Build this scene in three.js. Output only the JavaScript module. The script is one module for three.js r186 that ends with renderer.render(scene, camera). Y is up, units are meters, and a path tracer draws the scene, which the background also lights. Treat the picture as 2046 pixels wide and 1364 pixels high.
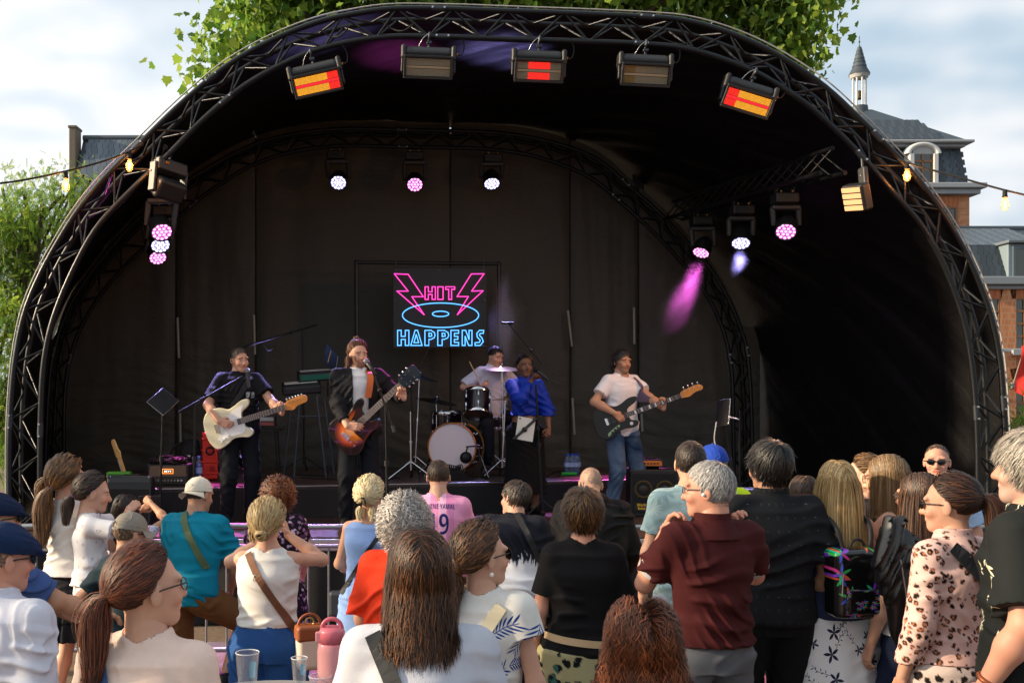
import * as THREE from 'three';
import { mergeGeometries } from 'three/addons/utils/BufferGeometryUtils.js';
import { RoundedBoxGeometry } from 'three/addons/geometries/RoundedBoxGeometry.js';
import { ImprovedNoise } from 'three/addons/math/ImprovedNoise.js';
import { RectAreaLightUniformsLib } from 'three/addons/lights/RectAreaLightUniformsLib.js';
import { FontLoader } from 'three/addons/loaders/FontLoader.js';

// ---------------------------------------------------------------- camera, sky, sun, exposure
const F = 2000, PX = 820, PY = 800, EYE = 2.03;           // focal length and optical centre of the lens, eye height
const scene = new THREE.Scene();
const camera = new THREE.PerspectiveCamera(2 * Math.atan(682 / F) * 180 / Math.PI, 1.5, 0.05, 400);
camera.position.set(0, EYE, 0); camera.lookAt(0, EYE, -10);
camera.setViewOffset(2046, 1364, 1023 - PX, 682 - PY, 2046, 1364);
camera.updateProjectionMatrix();
const renderer = new THREE.WebGLRenderer({ antialias: true });
renderer.toneMapping = THREE.LinearToneMapping;
renderer.toneMappingExposure = 2.85;
renderer.shadowMap.enabled = true;
RectAreaLightUniformsLib.init();
const SUN = new THREE.Vector3(-0.9, 0.36, -0.07).normalize();
const noise = new ImprovedNoise();
const fbm = (x, y, z, o = 4) => { let s = 0, a = 0.5; for (let i = 0; i < o; i++) { s += a * noise.noise(x, y, z); x *= 2.03; y *= 2.03; z *= 2.03; a *= 0.5; } return s; };
const sstep = (a, b, x) => { const t = Math.min(1, Math.max(0, (x - a) / (b - a))); return t * t * (3 - 2 * t); };
const lerp = (a, b, t) => a + (b - a) * t, clamp = (x, a, b) => Math.min(b, Math.max(a, x));
{
  const w = 1024, h = 512, d = new Float32Array(w * h * 4);
  for (let j = 0; j < h; j++) for (let i = 0; i < w; i++) {
    const th = ((j + 0.5) / h - 0.5) * Math.PI, ph = ((i + 0.5) / w - 0.5) * 2 * Math.PI;
    const y = Math.sin(th), x = Math.cos(ph) * Math.cos(th), z = Math.sin(ph) * Math.cos(th);
    const g = Math.max(0, x * SUN.x + y * SUN.y + z * SUN.z), yy = Math.max(y, 0.0);
    const k = 1 / (yy + 0.22);
    const n = fbm(x * k * 1.3 + 5, yy * 5, z * k * 2.6 + 2, 5) + 0.5 * fbm(x * k * 7, yy * 22, z * k * 9, 4);
    let c = sstep(-0.26, 0.46, n) * 0.88;
    c = clamp(c + 1.25 * Math.pow(g, 1.5) + 0.25 * (1 - sstep(0, 0.3, yy)), 0, 1);
    const away = 0.84 + 0.16 * (0.5 + 0.5 * (x * SUN.x + z * SUN.z)); const up = Math.pow(clamp(yy, 0, 1), 0.6), o = (j * w + i) * 4, glow = 0.42 * Math.pow(g, 5) + 1.6 * Math.pow(g, 40);
    d[o] = lerp(lerp(0.235, 0.17, up), 0.40, c) * away + glow * 0.6; d[o + 1] = lerp(lerp(0.285, 0.235, up), 0.402, c) * away + glow * 0.57; d[o + 2] = lerp(lerp(0.325, 0.30, up), 0.408, c) * away + glow * 0.5; d[o + 3] = 1;
    if (y < -0.02) { d[o] = 0.2; d[o + 1] = 0.18; d[o + 2] = 0.15; }
  }
  const t = new THREE.DataTexture(d, w, h, THREE.RGBAFormat, THREE.FloatType);
  t.mapping = THREE.EquirectangularReflectionMapping; t.magFilter = THREE.LinearFilter; t.minFilter = THREE.LinearFilter; t.needsUpdate = true;
  scene.background = t; scene.environment = t;
}
const sun = new THREE.DirectionalLight(new THREE.Color(1, 0.78, 0.52), 3.2);
sun.position.copy(SUN).multiplyScalar(40); sun.target.position.set(0, 1, -6); sun.castShadow = true; sun.shadow.radius = 3;
Object.assign(sun.shadow.camera, { left: -16, right: 16, top: 14, bottom: -14, near: 1, far: 90 }); sun.shadow.mapSize.set(4096, 4096);
sun.name = 'sun'; scene.add(sun, sun.target);

// ---------------------------------------------------------------- helpers
function Rng(seed) { let s = seed | 0; return () => { s = (s + 0x6d2b79f5) | 0; let t = Math.imul(s ^ (s >>> 15), 1 | s); t = (t + Math.imul(t ^ (t >>> 7), 61 | t)) ^ t; return ((t ^ (t >>> 14)) >>> 0) / 4294967296; }; }
const v3 = (x, y, z) => new THREE.Vector3(x, y, z);
const at = (u, v, d) => v3((u - PX) * d / F, EYE - (v - PY) * d / F, -d);      // the place at depth d (metres) that stands at (u, v) in the photograph
const used = {};
const numbered = n => { const k = used[n] = (used[n] ?? -1) + 1; return k ? n + '_' + String(k).padStart(3, '0') : n; };
const tag = (o, label, category, group) => { o.userData.label = label; o.userData.category = category; if (group) o.userData.group = group; return o; };
function thing(name, label, category, pos = [0, 0, 0], turn = 0, group) {
  const o = new THREE.Group(); o.name = numbered(name); scene.add(o);
  if (pos.isVector3) o.position.copy(pos); else o.position.set(...pos);
  o.rotation.y = turn; return tag(o, label, category, group);
}
function merge(list) {
  list = [].concat(list); const col = list.some(g => g.attributes.color);
  return mergeGeometries(list.map(g => {
    g = g.index ? g.toNonIndexed() : g; const n = g.attributes.position.count;
    for (const k of Object.keys(g.attributes)) if (!['position', 'normal', 'uv', 'color'].includes(k)) g.deleteAttribute(k);
    if (!g.attributes.normal) g.computeVertexNormals();
    if (!g.attributes.uv) g.setAttribute('uv', new THREE.BufferAttribute(new Float32Array(n * 2), 2));
    if (col && !g.attributes.color) g.setAttribute('color', new THREE.BufferAttribute(new Float32Array(n * 3).fill(1), 3));
    g.morphAttributes = {}; g.clearGroups(); return g;
  }));
}
function mesh(name, geos, material, parent = scene) {
  const list = [].concat(geos), m = new THREE.Mesh(list.length > 1 ? merge(list) : list[0], material);
  m.name = parent === scene ? numbered(name) : name; m.castShadow = m.receiveShadow = true; parent.add(m); return m;
}
const struct = o => { o.userData.kind = 'structure'; return o; };
const mats = {};
function M(color, rough = 0.7, metal = 0, more = {}) {
  const key = color + '|' + rough + '|' + metal + '|' + JSON.stringify(more);
  return mats[key] ??= new THREE.MeshPhysicalMaterial({ color, roughness: rough, metalness: metal, ...more });
}
const glow = (color, k) => mats['glow' + color + k] ??= new THREE.MeshStandardMaterial({ color: 0x111111, emissive: color, emissiveIntensity: k, roughness: 0.4 });
const YUP = v3(0, 1, 0);
const box = (w, h, d, x = 0, y = 0, z = 0) => new THREE.BoxGeometry(w, h, d).translate(x, y, z);
const rbox = (w, h, d, r, x = 0, y = 0, z = 0) => new RoundedBoxGeometry(w, h, d, 2, r).translate(x, y, z);
function rod(a, b, r, r2 = r, seg = 8) {
  const d = b.clone().sub(a), g = new THREE.CylinderGeometry(r2, r, d.length(), seg, 1);
  g.applyQuaternion(new THREE.Quaternion().setFromUnitVectors(YUP, d.normalize())); return g.translate((a.x + b.x) / 2, (a.y + b.y) / 2, (a.z + b.z) / 2);
}
const tube = (pts, r, n = 24, seg = 6, closed = false) => new THREE.TubeGeometry(new THREE.CatmullRomCurve3(pts, closed, 'centripetal'), n, r, seg, closed);
const ball = (r, p, sx = 1, sy = 1, sz = 1, n = 12) => new THREE.SphereGeometry(r, n, Math.max(6, n * 0.7 | 0)).scale(sx, sy, sz).translate(p.x, p.y, p.z);
const lathe = (pts, seg = 24) => new THREE.LatheGeometry(pts.map(p => new THREE.Vector2(p[0], p[1])), seg);
function shapeOf(pts, smooth = true) {
  const s = new THREE.Shape();
  if (smooth) { const c = new THREE.SplineCurve([...pts, pts[0]].map(p => new THREE.Vector2(p[0], p[1]))); s.setFromPoints(c.getPoints(pts.length * 5)); } else s.setFromPoints(pts.map(p => new THREE.Vector2(p[0], p[1])));
  return s;
}
const extr = (shape, depth, bevel = 0, seg = 2) => new THREE.ExtrudeGeometry(shape, { depth, bevelEnabled: bevel > 0, bevelThickness: bevel, bevelSize: bevel, bevelSegments: seg, curveSegments: 10 }).translate(0, 0, -depth / 2);
function canvasTex(w, h, draw, srgb = true) {
  const c = document.createElement('canvas'); c.width = w; c.height = h; draw(c.getContext('2d'), w, h);
  const t = new THREE.CanvasTexture(c); if (srgb) t.colorSpace = THREE.SRGBColorSpace; t.wrapS = t.wrapT = THREE.RepeatWrapping; t.magFilter = THREE.LinearFilter; return t;
}
function dataTex(n, f, srgb = false) {               // f(u, v) -> [r, g, b] 0..1, tiles
  const d = new Uint8Array(n * n * 4);
  for (let j = 0; j < n; j++) for (let i = 0; i < n; i++) { const c = f(i / n, j / n), o = (j * n + i) * 4; d[o] = c[0] * 255; d[o + 1] = c[1] * 255; d[o + 2] = c[2] * 255; d[o + 3] = 255; }
  const t = new THREE.DataTexture(d, n, n); if (srgb) t.colorSpace = THREE.SRGBColorSpace; t.wrapS = t.wrapT = THREE.RepeatWrapping; t.magFilter = THREE.LinearFilter; t.needsUpdate = true; return t;
}
const tileNoise = (u, v, k, s) => { const a = u * Math.PI * 2, b = v * Math.PI * 2; return fbm(Math.cos(a) * k + s, Math.sin(a) * k + Math.cos(b) * k, Math.sin(b) * k - s, 4); };
const clothBump = dataTex(256, (u, v) => { const x = 0.5 + 0.5 * tileNoise(u, v, 1.6, 3) + 0.25 * tileNoise(u, v, 6, 9); return [x, x, x].map(q => clamp(q, 0, 1)); });
// ---------------------------------------------------------------- the stage: deck, riser, arches, shell
const unitRod = new THREE.CylinderGeometry(1, 1, 1, 8, 1), unitBox = new THREE.BoxGeometry(1, 1, 1);
function strut(name, a, b, r, material, parent) {              // a straight bar from a to b that shares one geometry with all others
  const m = new THREE.Mesh(unitRod, material), d = b.clone().sub(a); m.name = name; m.castShadow = m.receiveShadow = true;
  m.scale.set(r, d.length(), r); m.quaternion.setFromUnitVectors(YUP, d.normalize()); m.position.copy(a).add(b).multiplyScalar(0.5); parent.add(m); return m;
}
function block(name, w, h, d, x, y, z, material, parent) {
  const m = new THREE.Mesh(unitBox, material); m.name = name; m.castShadow = m.receiveShadow = true; m.scale.set(w, h, d); m.position.set(x, y, z); parent.add(m); return m;
}
const blackMetal = M(0x1b1d20, 0.38, 0.55), blackPaint = M(0x131416, 0.5), steel = M(0xb9bcc0, 0.3, 0.9), darkSteel = M(0x3a3d42, 0.45, 0.8), rubber = M(0x0c0c0d, 0.8);
const D1 = 9.43, D2 = 13.4;
const frontOuter = [[19, 1228], [19, 1040], [19, 864], [29, 724], [48, 627], [77, 554], [116, 482], [160, 414], [213, 351], [278, 288], [366, 203], [458, 128], [550, 77], [638, 43], [700, 29], [775, 18], [863, 17], [1013, 22], [1200, 29], [1298, 34], [1356, 39], [1422, 54], [1503, 84], [1576, 123], [1650, 174], [1716, 235], [1778, 297], [1838, 362], [1886, 428], [1922, 489], [1957, 564], [1983, 639], [1999, 718], [2006, 800], [2010, 872], [2012, 1040], [2012, 1228]];
const frontInner = [[80, 1228], [80, 1040], [80, 864], [87, 724], [104, 642], [145, 540], [194, 453], [271, 371], [339, 306], [399, 245], [487, 172], [586, 118], [660, 92], [767, 74], [863, 73], [1013, 78], [1200, 84], [1290, 88], [1371, 97], [1448, 119], [1521, 150], [1613, 209], [1686, 275], [1741, 333], [1790, 390], [1838, 445], [1878, 511], [1908, 581], [1930, 652], [1943, 727], [1950, 797], [1954, 872], [1956, 1040], [1956, 1228]];
const rearOuter = [[90, 985], [91, 900], [95, 800], [103, 720], [122, 650], [150, 590], [200, 520], [262, 450], [330, 393], [400, 345], [500, 291], [573, 270], [671, 258], [825, 260], [989, 265], [1082, 279], [1192, 317], [1258, 372], [1320, 427], [1372, 482], [1415, 530], [1447, 580], [1472, 634], [1491, 690], [1499, 760], [1503, 860], [1504, 985]];
const rearInner = [[127, 985], [127, 869], [129, 782], [140, 714], [160, 656], [194, 598], [232, 550], [290, 492], [358, 431], [416, 384], [500, 332], [580, 304], [671, 292], [825, 294], [989, 299], [1075, 314], [1180, 355], [1245, 408], [1300, 458], [1350, 510], [1392, 560], [1425, 612], [1448, 668], [1462, 740], [1466, 860], [1467, 985]];
const curveOf = (pts, d) => new THREE.CatmullRomCurve3(pts.map(p => at(p[0], p[1], d)), false, 'centripetal');
function archTruss(label, outerPts, innerPts, d, panels, rChord, rBrace, jointsAt) {
  const t = thing('arch_truss', label, 'truss');
  const co = curveOf(outerPts, d), ci = curveOf(innerPts, d), cb = curveOf(outerPts, d);
  const n = panels, po = co.getSpacedPoints(n), pi = ci.getSpacedPoints(n), pb = po.map((p, i) => p.clone().add(v3(0, 0, -0.29)));
  const off = (a) => a;
  mesh('chord', new THREE.TubeGeometry(co, 160, rChord, 10), blackMetal, t); mesh('chord', new THREE.TubeGeometry(ci, 160, rChord, 10), blackMetal, t);
  mesh('chord', new THREE.TubeGeometry(new THREE.CatmullRomCurve3(pb, false, 'centripetal'), 160, rChord, 10), blackMetal, t);
  for (let i = 0; i < n; i++) {
    if (i % 2) strut('brace', po[i], pi[i + 1], rBrace, blackMetal, t); else strut('brace', pi[i], po[i + 1], rBrace, blackMetal, t);
    if (i % 2) strut('brace', pb[i], pi[i + 1], rBrace, blackMetal, t); else strut('brace', pi[i], pb[i + 1], rBrace, blackMetal, t);
    if (i % 2) strut('brace', po[i], pb[i + 1], rBrace, blackMetal, t); else strut('brace', pb[i], po[i + 1], rBrace, blackMetal, t);
  }
  for (const f of jointsAt) {                                    // couplers with bolts where two truss sections meet
    for (const c of [co, ci]) { const p = c.getPointAt(f), g = c.getTangentAt(f).multiplyScalar(0.07); strut('coupler', p.clone().sub(g), p.clone().add(g), rChord * 1.16, darkSteel, t);
      for (const s of [-0.8, 0.8]) strut('bolt', p.clone().addScaledVector(g, s).add(v3(0, 0, rChord)), p.clone().addScaledVector(g, s).add(v3(0, 0, rChord + 0.02)), 0.009, steel, t); }
  }
  return { t, co, ci, po, pi, pb };
}
const arch1 = archTruss('black front arch truss spanning the stage mouth', frontOuter, frontInner, D1, 66, 0.027, 0.011, [0.105, 0.275, 0.33, 0.462, 0.575, 0.72, 0.885]);
const arch2 = archTruss('black rear arch truss against the back wall of the stage', rearOuter, rearInner, D2, 66, 0.026, 0.01, [0.12, 0.3, 0.5, 0.7, 0.88]);

const ROUND = (a, b, t) => a.clone().lerp(b, t);
function gridMesh(nu, nv, f) {                                    // f(u, v) -> Vector3
  const pos = [], uv = [], idx = [];
  for (let j = 0; j <= nv; j++) for (let i = 0; i <= nu; i++) { const p = f(i / nu, j / nv); pos.push(p.x, p.y, p.z); uv.push(p.u ?? i / nu, p.v ?? j / nv); }
  for (let j = 0; j < nv; j++) for (let i = 0; i < nu; i++) { const a = j * (nu + 1) + i, b = a + 1, c = a + nu + 1, e = c + 1; idx.push(a, b, c, b, e, c); }
  const g = new THREE.BufferGeometry(); g.setAttribute('position', new THREE.Float32BufferAttribute(pos, 3)); g.setAttribute('uv', new THREE.Float32BufferAttribute(uv, 2)); g.setIndex(idx); g.computeVertexNormals(); return g;
}
const canopyCloth = new THREE.MeshPhysicalMaterial({ color: 0x0a0a0c, roughness: 0.46, specularIntensity: 0.5, bumpMap: clothBump, bumpScale: 0.004, side: THREE.DoubleSide });
{ // the black shell between the two arches, tied to the outer chords, with folds that run along the pull of the cloth
  const a = curveOf(frontOuter, D1 + 0.32), b = curveOf(rearOuter, D2 + 0.62), t = thing('stage_canopy', 'black fabric canopy vaulting over the stage between the arches', 'canopy');
  const mid = v3(0.5, 2.4, 0);
  mesh('shell', gridMesh(260, 70, (u, v) => {
    const p = ROUND(a.getPointAt(u), b.getPointAt(u), v), out = v3(p.x - mid.x, p.y - mid.y, 0).normalize();
    const sag = Math.sin(Math.PI * v), along = fbm(u * 46 + v * 9, v * 2.2, 1.7, 3) * 0.075 + fbm(u * 120 - v * 22, v * 3, 8.2, 2) * 0.02;
    const edge = Math.exp(-v * 7) * 0.5 + Math.exp(-(1 - v) * 9) * 0.4;
    p.addScaledVector(out, 0.03 + 0.015 * v + sag * 0.02 + along * (0.5 + edge * 1.6) * sag * 1.6); p.u = u * 26; p.v = v * 7; return p;
  }), canopyCloth, t);
  mesh('edge_tube', tube(a.getSpacedPoints(120).map(p => v3(p.x - (p.x - mid.x) * 0.003 + Math.sign(p.x - mid.x) * 0.03, p.y + 0.028, p.z + 0.05)), 0.007, 200, 6), M(0x9a9b99, 0.6), t);
}
const wallCloth = new THREE.MeshPhysicalMaterial({ color: 0x3b372f, roughness: 0.62, bumpMap: clothBump, bumpScale: 0.006, side: THREE.DoubleSide });
{ // laced panels of the black back wall
  const zb = -(D2 + 0.36), ro = curveOf(rearOuter, D2 + 0.36).getSpacedPoints(400), yTop = x => { let y = 0.8; for (let i = 0; i < 400; i++) { const a = ro[i], b = ro[i + 1]; if ((a.x - x) * (b.x - x) <= 0 && Math.abs(a.x - b.x) > 1e-6) y = Math.max(y, lerp(a.y, b.y, (x - a.x) / (b.x - a.x))); } return y; };
  const xs = [91, 350, 510, 900, 1140, 1277, 1503].map(u => (u - PX) * (D2 + 0.36) / F);
  const t = thing('back_wall', 'black laced fabric back wall closing the rear of the stage', 'wall');
  for (let k = 0; k < xs.length - 1; k++) {
    const x0 = xs[k] + (k ? 0.012 : -0.12), x1 = xs[k + 1] + (k === 5 ? 0.12 : -0.012);
    mesh('wall_panel', gridMesh(36, 110, (u, v) => {
      const x = lerp(x0, x1, u), y = lerp(0.8, yTop(clamp(x, xs[0] + 0.12, xs[6] - 0.12)) + 0.12, v), low = 1 - sstep(1.2, 3.2, y);
      const p = v3(x, y, zb + fbm(x * 1.4, y * 9 + Math.sin(x * 2) * 1.5, k * 3.1, 3) * 0.035 * (0.3 + low) + fbm(x * 5, y * 0.7, k + 0.5, 2) * 0.03 - Math.pow(Math.abs(u - 0.5) * 2, 10) * 0.03);
      p.u = x * 1.6; p.v = y * 3; return p;
    }), wallCloth, t);
  }
  for (let k = 1; k < xs.length - 1; k++) {
    if (k === 3) { mesh('seam_flap', box(0.16, 4.9, 0.006, xs[k], 3.2, zb - 0.045), M(0x0d0d0c, 0.8), t); continue; }
    const g = []; for (let y = 0.9; y < 3.1; y += 0.045) g.push(rod(v3(xs[k] - 0.02, y, zb + 0.012), v3(xs[k] + 0.02, y + 0.02, zb + 0.014), 0.0045, 0.0045, 5));
    const m = mesh('lacing', g, M(0x1a1917, 0.8), t); m.userData.kind = 'stuff';
    mesh('seam_flap', box(0.16, 4.9, 0.006, xs[k], 3.2, zb - 0.045), M(0x0d0d0c, 0.8), t);
  }
}
// grey fibre rods tied to the seams of the wall
for (const [u0, va, u1, vb, w] of [[354, 634, 357, 715, 'above the tablet stand'], [507, 629, 509, 708, 'behind the black boom stand'], [359, 824, 360, 884, 'above the black gig bag'], [1135, 620, 1143, 692, 'right of the sloping drum microphone boom'], [1267, 614, 1268, 687, 'above the bass player'], [1144, 795, 1148, 868, 'above the blue water bottles'], [1282, 826, 1284, 862, 'beside the bass guitar body']])
  tag(mesh('wall_batten', rod(at(u0, va, D2 + 0.22), at(u1, vb, D2 + 0.22), 0.018, 0.018, 6), M(0x8a8a80, 0.5)), 'thin grey batten on the back wall ' + w, 'batten', 'wall battens');

// deck and riser
const deckTop = dataTex(256, (u, v) => { const n = 0.5 + 0.5 * tileNoise(u, v, 2.2, 1), s = tileNoise(u, v, 14, 4); const k = clamp(0.17 + 0.1 * n + 0.06 * s, 0, 1); return [k * 1.15, k * 0.86, k * 0.8]; }, true);
const deckRough = dataTex(256, (u, v) => { const n = clamp(0.42 + 0.35 * tileNoise(u, v, 3, 7) + 0.2 * tileNoise(u, v, 18, 2), 0, 1); return [n, n, n]; });
const deckMat = new THREE.MeshPhysicalMaterial({ map: deckTop, roughnessMap: deckRough, roughness: 0.9 });
function deckPoly(name, pts, y0, y1, material, parent) {          // pts: [x, z]
  const s = new THREE.Shape(); s.setFromPoints(pts.map(p => new THREE.Vector2(p[0], -p[1])));
  return mesh(name, new THREE.ExtrudeGeometry(s, { depth: y1 - y0, bevelEnabled: false }).rotateX(-Math.PI / 2).translate(0, y0, 0), material, parent);
}
{
  const t = thing('stage_deck', 'dark brown plywood stage deck with an aluminium edge', 'stage');
  const xf0 = -3.62, xf1 = 5.5, xb0 = -4.95, xb1 = 4.65, z0 = -9.02, z1 = -13.85;
  for (let i = 0; i < 6; i++) for (let j = 0; j < 4; j++) {
    const X = (a, b) => { const s = b / 4; return lerp(lerp(xf0, xb0, s), lerp(xf1, xb1, s), a / 6); }, Z = b => lerp(z0, z1, b / 4), e = 0.003;
    deckPoly('deck_board', [[X(i, j) + e, Z(j) - e], [X(i + 1, j) - e, Z(j) - e], [X(i + 1, j + 1) - e, Z(j + 1) + e], [X(i, j + 1) + e, Z(j + 1) + e]], 0.68, 0.8, deckMat, t);
  }
  mesh('edge_profile', [rbox(9.1, 0.1, 0.035, 0.006, 0.94, 0.735, -8.998), box(9.1, 0.02, 0.05, 0.94, 0.70, -8.985)], M(0xb4b6b8, 0.35, 0.8), t);
  mesh('skirt', gridMesh(220, 10, (u, v) => { const p = v3(lerp(-3.6, 5.48, u), lerp(0.02, 0.675, v), -9.0 + 0.018 * Math.sin(u * 150) * (1 - 0.6 * v) + 0.02 * fbm(u * 30, v, 2)); p.u = u * 12; p.v = v; return p; }), M(0x101012, 0.85), t);
  for (const x of [-3.4, -1.2, 1, 3.2, 5.3]) for (const z of [-9.3, -11.4, -13.5]) strut('leg', v3(x - (z + 9) * -0.2, 0, z), v3(x - (z + 9) * -0.2, 0.68, z), 0.03, darkSteel, t);
}
const RL = -3.3, RR = 3.5, RZ = x => lerp(-9.98, -11.6, (x - RL) / (RR - RL));      // the riser stands a little askew
{
  const t = thing('stage_riser', 'low drum riser with reddish brown top across the stage', 'riser');
  const n = 4;
  for (let i = 0; i < n; i++) { const a = lerp(RL, RR, i / n) + 0.003, b = lerp(RL, RR, (i + 1) / n) - 0.003; deckPoly('riser_board', [[a, RZ(a)], [b, RZ(b)], [b, -13.2], [a, -13.2]], 1.05, 1.15, deckMat, t); }
  const L = v3(RL, 1.13, RZ(RL) + 0.008), R = v3(RR, 1.13, RZ(RR) + 0.008);
  mesh('edge_profile', rod(L, R, 0.012, 0.012, 6), M(0x8d8a88, 0.4, 0.7), t);
  mesh('skirt', gridMesh(160, 6, (u, v) => { const p = v3(lerp(RL, RR, u), lerp(0.802, 1.1, v), lerp(RZ(RL), RZ(RR), u) + 0.012 + 0.012 * Math.sin(u * 90) * (1 - v)); p.u = u * 8; p.v = v; return p; }), M(0x121214, 0.8), t);
}
// longitudinal side trusses that carry the side lamps
function sideTruss(label, a, b) {
  const t = thing('side_truss', label, 'truss'), n = 16, o = [v3(0, 0.24, 0), v3(-0.12, 0, 0), v3(0.12, 0, 0)];
  for (const q of o) strut('chord', a.clone().add(q), b.clone().add(q), 0.024, blackMetal, t);
  for (let i = 0; i < n; i++) for (let k = 0; k < 3; k++) { const p = ROUND(a, b, i / n).add(o[(k + i) % 3]), q = ROUND(a, b, (i + 1) / n).add(o[(k + i + 1) % 3]); strut('brace', p, q, 0.009, blackMetal, t); }
}
const sideR0 = at(1665, 345, 9.75), sideR1 = at(1345, 438, 13.3), sideL0 = at(330, 342, 9.75), sideL1 = at(330, 468, 13.3);
sideTruss('black truss running from front to back along the right of the canopy', sideR0, sideR1);
sideTruss('black truss running from front to back along the left of the canopy', sideL0, sideL1);
// ---------------------------------------------------------------- people: one continuous body per person, clothing and hair as children
const hyp = Math.hypot, smin = (a, b, k) => { const h = Math.max(k - Math.abs(a - b), 0) / k; return Math.min(a, b) - h * h * k * 0.25; };
const smax = (a, b, k) => -smin(-a, -b, k);
function sdEll(x, y, z, rx, ry, rz) { const a = x / rx, b = y / ry, c = z / rz, k0 = hyp(a, b, c), k1 = hyp(a / rx, b / ry, c / rz); return k1 < 1e-9 ? -Math.min(rx, ry, rz) : k0 * (k0 - 1) / k1; }
function capsule(a, b, ra, rb) {
  const ax = a.x, ay = a.y, az = a.z, bx = b.x - ax, by = b.y - ay, bz = b.z - az, l = 1 / (bx * bx + by * by + bz * bz + 1e-12);
  return (x, y, z) => { const px = x - ax, py = y - ay, pz = z - az, t = clamp((px * bx + py * by + pz * bz) * l, 0, 1), qx = px - bx * t, qy = py - by * t, qz = pz - bz * t; return Math.sqrt(qx * qx + qy * qy + qz * qz) - (ra + (rb - ra) * t); };
}
const CORN = [[0, 0, 0], [1, 0, 0], [0, 1, 0], [1, 1, 0], [0, 0, 1], [1, 0, 1], [0, 1, 1], [1, 1, 1]], EDGE = [[0, 1], [2, 3], [4, 5], [6, 7], [0, 2], [1, 3], [4, 6], [5, 7], [0, 4], [1, 5], [2, 6], [3, 7]];
function nets(f, lo, hi, h) {                                   // the surface f = 0 as a smooth mesh (surface nets)
  const nx = Math.ceil((hi[0] - lo[0]) / h) + 2, ny = Math.ceil((hi[1] - lo[1]) / h) + 2, nz = Math.ceil((hi[2] - lo[2]) / h) + 2, sy = nx, sz = nx * ny, S = new Float32Array(nx * ny * nz), B = 4, R = B * h * 0.5 * 1.74 * 1.3 + 0.014;
  for (let K = 0; K < nz; K += B) for (let J = 0; J < ny; J += B) for (let I = 0; I < nx; I += B) {
    const d = f(lo[0] + (I + 1.5) * h, lo[1] + (J + 1.5) * h, lo[2] + (K + 1.5) * h), far = Math.abs(d) > R;
    for (let k = K; k < K + B && k < nz; k++) for (let j = J; j < J + B && j < ny; j++) for (let i = I; i < I + B && i < nx; i++) S[i + j * sy + k * sz] = far ? d : f(lo[0] + i * h, lo[1] + j * h, lo[2] + k * h);
  }
  const id = new Int32Array(S.length).fill(-1), P = [], T = [], off = CORN.map(c => c[0] + c[1] * sy + c[2] * sz);
  for (let k = 0; k < nz - 1; k++) for (let j = 0; j < ny - 1; j++) for (let i = 0; i < nx - 1; i++) {
    const b = i + j * sy + k * sz; let m = 0; for (let c = 0; c < 8; c++) if (S[b + off[c]] < 0) m |= 1 << c;
    if (m === 0 || m === 255) continue;
    let x = 0, y = 0, z = 0, n = 0;
    for (const [p, q] of EDGE) { if (((m >> p) & 1) === ((m >> q) & 1)) continue; const s = S[b + off[p]], t = s / (s - S[b + off[q]]), c = CORN[p], e = CORN[q]; x += c[0] + (e[0] - c[0]) * t; y += c[1] + (e[1] - c[1]) * t; z += c[2] + (e[2] - c[2]) * t; n++; }
    id[b] = P.length / 3; P.push(lo[0] + (i + x / n) * h, lo[1] + (j + y / n) * h, lo[2] + (k + z / n) * h);
  }
  for (let k = 1; k < nz - 1; k++) for (let j = 1; j < ny - 1; j++) for (let i = 1; i < nx - 1; i++) {
    const b = i + j * sy + k * sz, s = S[b] < 0;
    for (const [d, a1, a2] of [[1, sy, sz], [sy, sz, 1], [sz, 1, sy]]) {
      if ((S[b + d] < 0) === s) continue;
      const q0 = id[b - a1 - a2], q1 = id[b - a2], q2 = id[b], q3 = id[b - a1]; if (q0 < 0 || q1 < 0 || q2 < 0 || q3 < 0) continue;
      if (s) T.push(q0, q1, q2, q0, q2, q3); else T.push(q0, q2, q1, q0, q3, q2);
    }
  }
  const g = new THREE.BufferGeometry(); g.setAttribute('position', new THREE.Float32BufferAttribute(P, 3)); g.setIndex(T);
  const N = new Float32Array(P.length), A = g.attributes.position.array, e = h * 0.45;
  for (let i = 0; i < P.length; i += 3) {                         // settle each vertex on the surface and take its normal there
    for (let it = 0; it < 2; it++) {
      const x = A[i], y = A[i + 1], z = A[i + 2], d = f(x, y, z); let gx = f(x + e, y, z) - f(x - e, y, z), gy = f(x, y + e, z) - f(x, y - e, z), gz = f(x, y, z + e) - f(x, y, z - e); const l = hyp(gx, gy, gz) || 1;
      N[i] = gx / l; N[i + 1] = gy / l; N[i + 2] = gz / l; if (it) break;
      const st = clamp(d / (l / (2 * e)), -0.5 * h, 0.5 * h); A[i] -= N[i] * st; A[i + 1] -= N[i + 1] * st; A[i + 2] -= N[i + 2] * st;
    }
  }
  g.setAttribute('normal', new THREE.BufferAttribute(N, 3)); return g;
}
function paint(g, col, uvf) {
  const p = g.attributes.position, n = p.count, c = new Float32Array(n * 3), uv = new Float32Array(n * 2);
  for (let i = 0; i < n; i++) { const x = p.getX(i), y = p.getY(i), z = p.getZ(i), k = col(x, y, z); c[i * 3] = k[0]; c[i * 3 + 1] = k[1]; c[i * 3 + 2] = k[2]; if (uvf) { const q = uvf(x, y, z); uv[i * 2] = q[0]; uv[i * 2 + 1] = q[1]; } else { uv[i * 2] = x * 11 + z * 6; uv[i * 2 + 1] = y * 11; } }
  g.setAttribute('color', new THREE.BufferAttribute(c, 3)); g.setAttribute('uv', new THREE.BufferAttribute(uv, 2)); return g;
}
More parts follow.
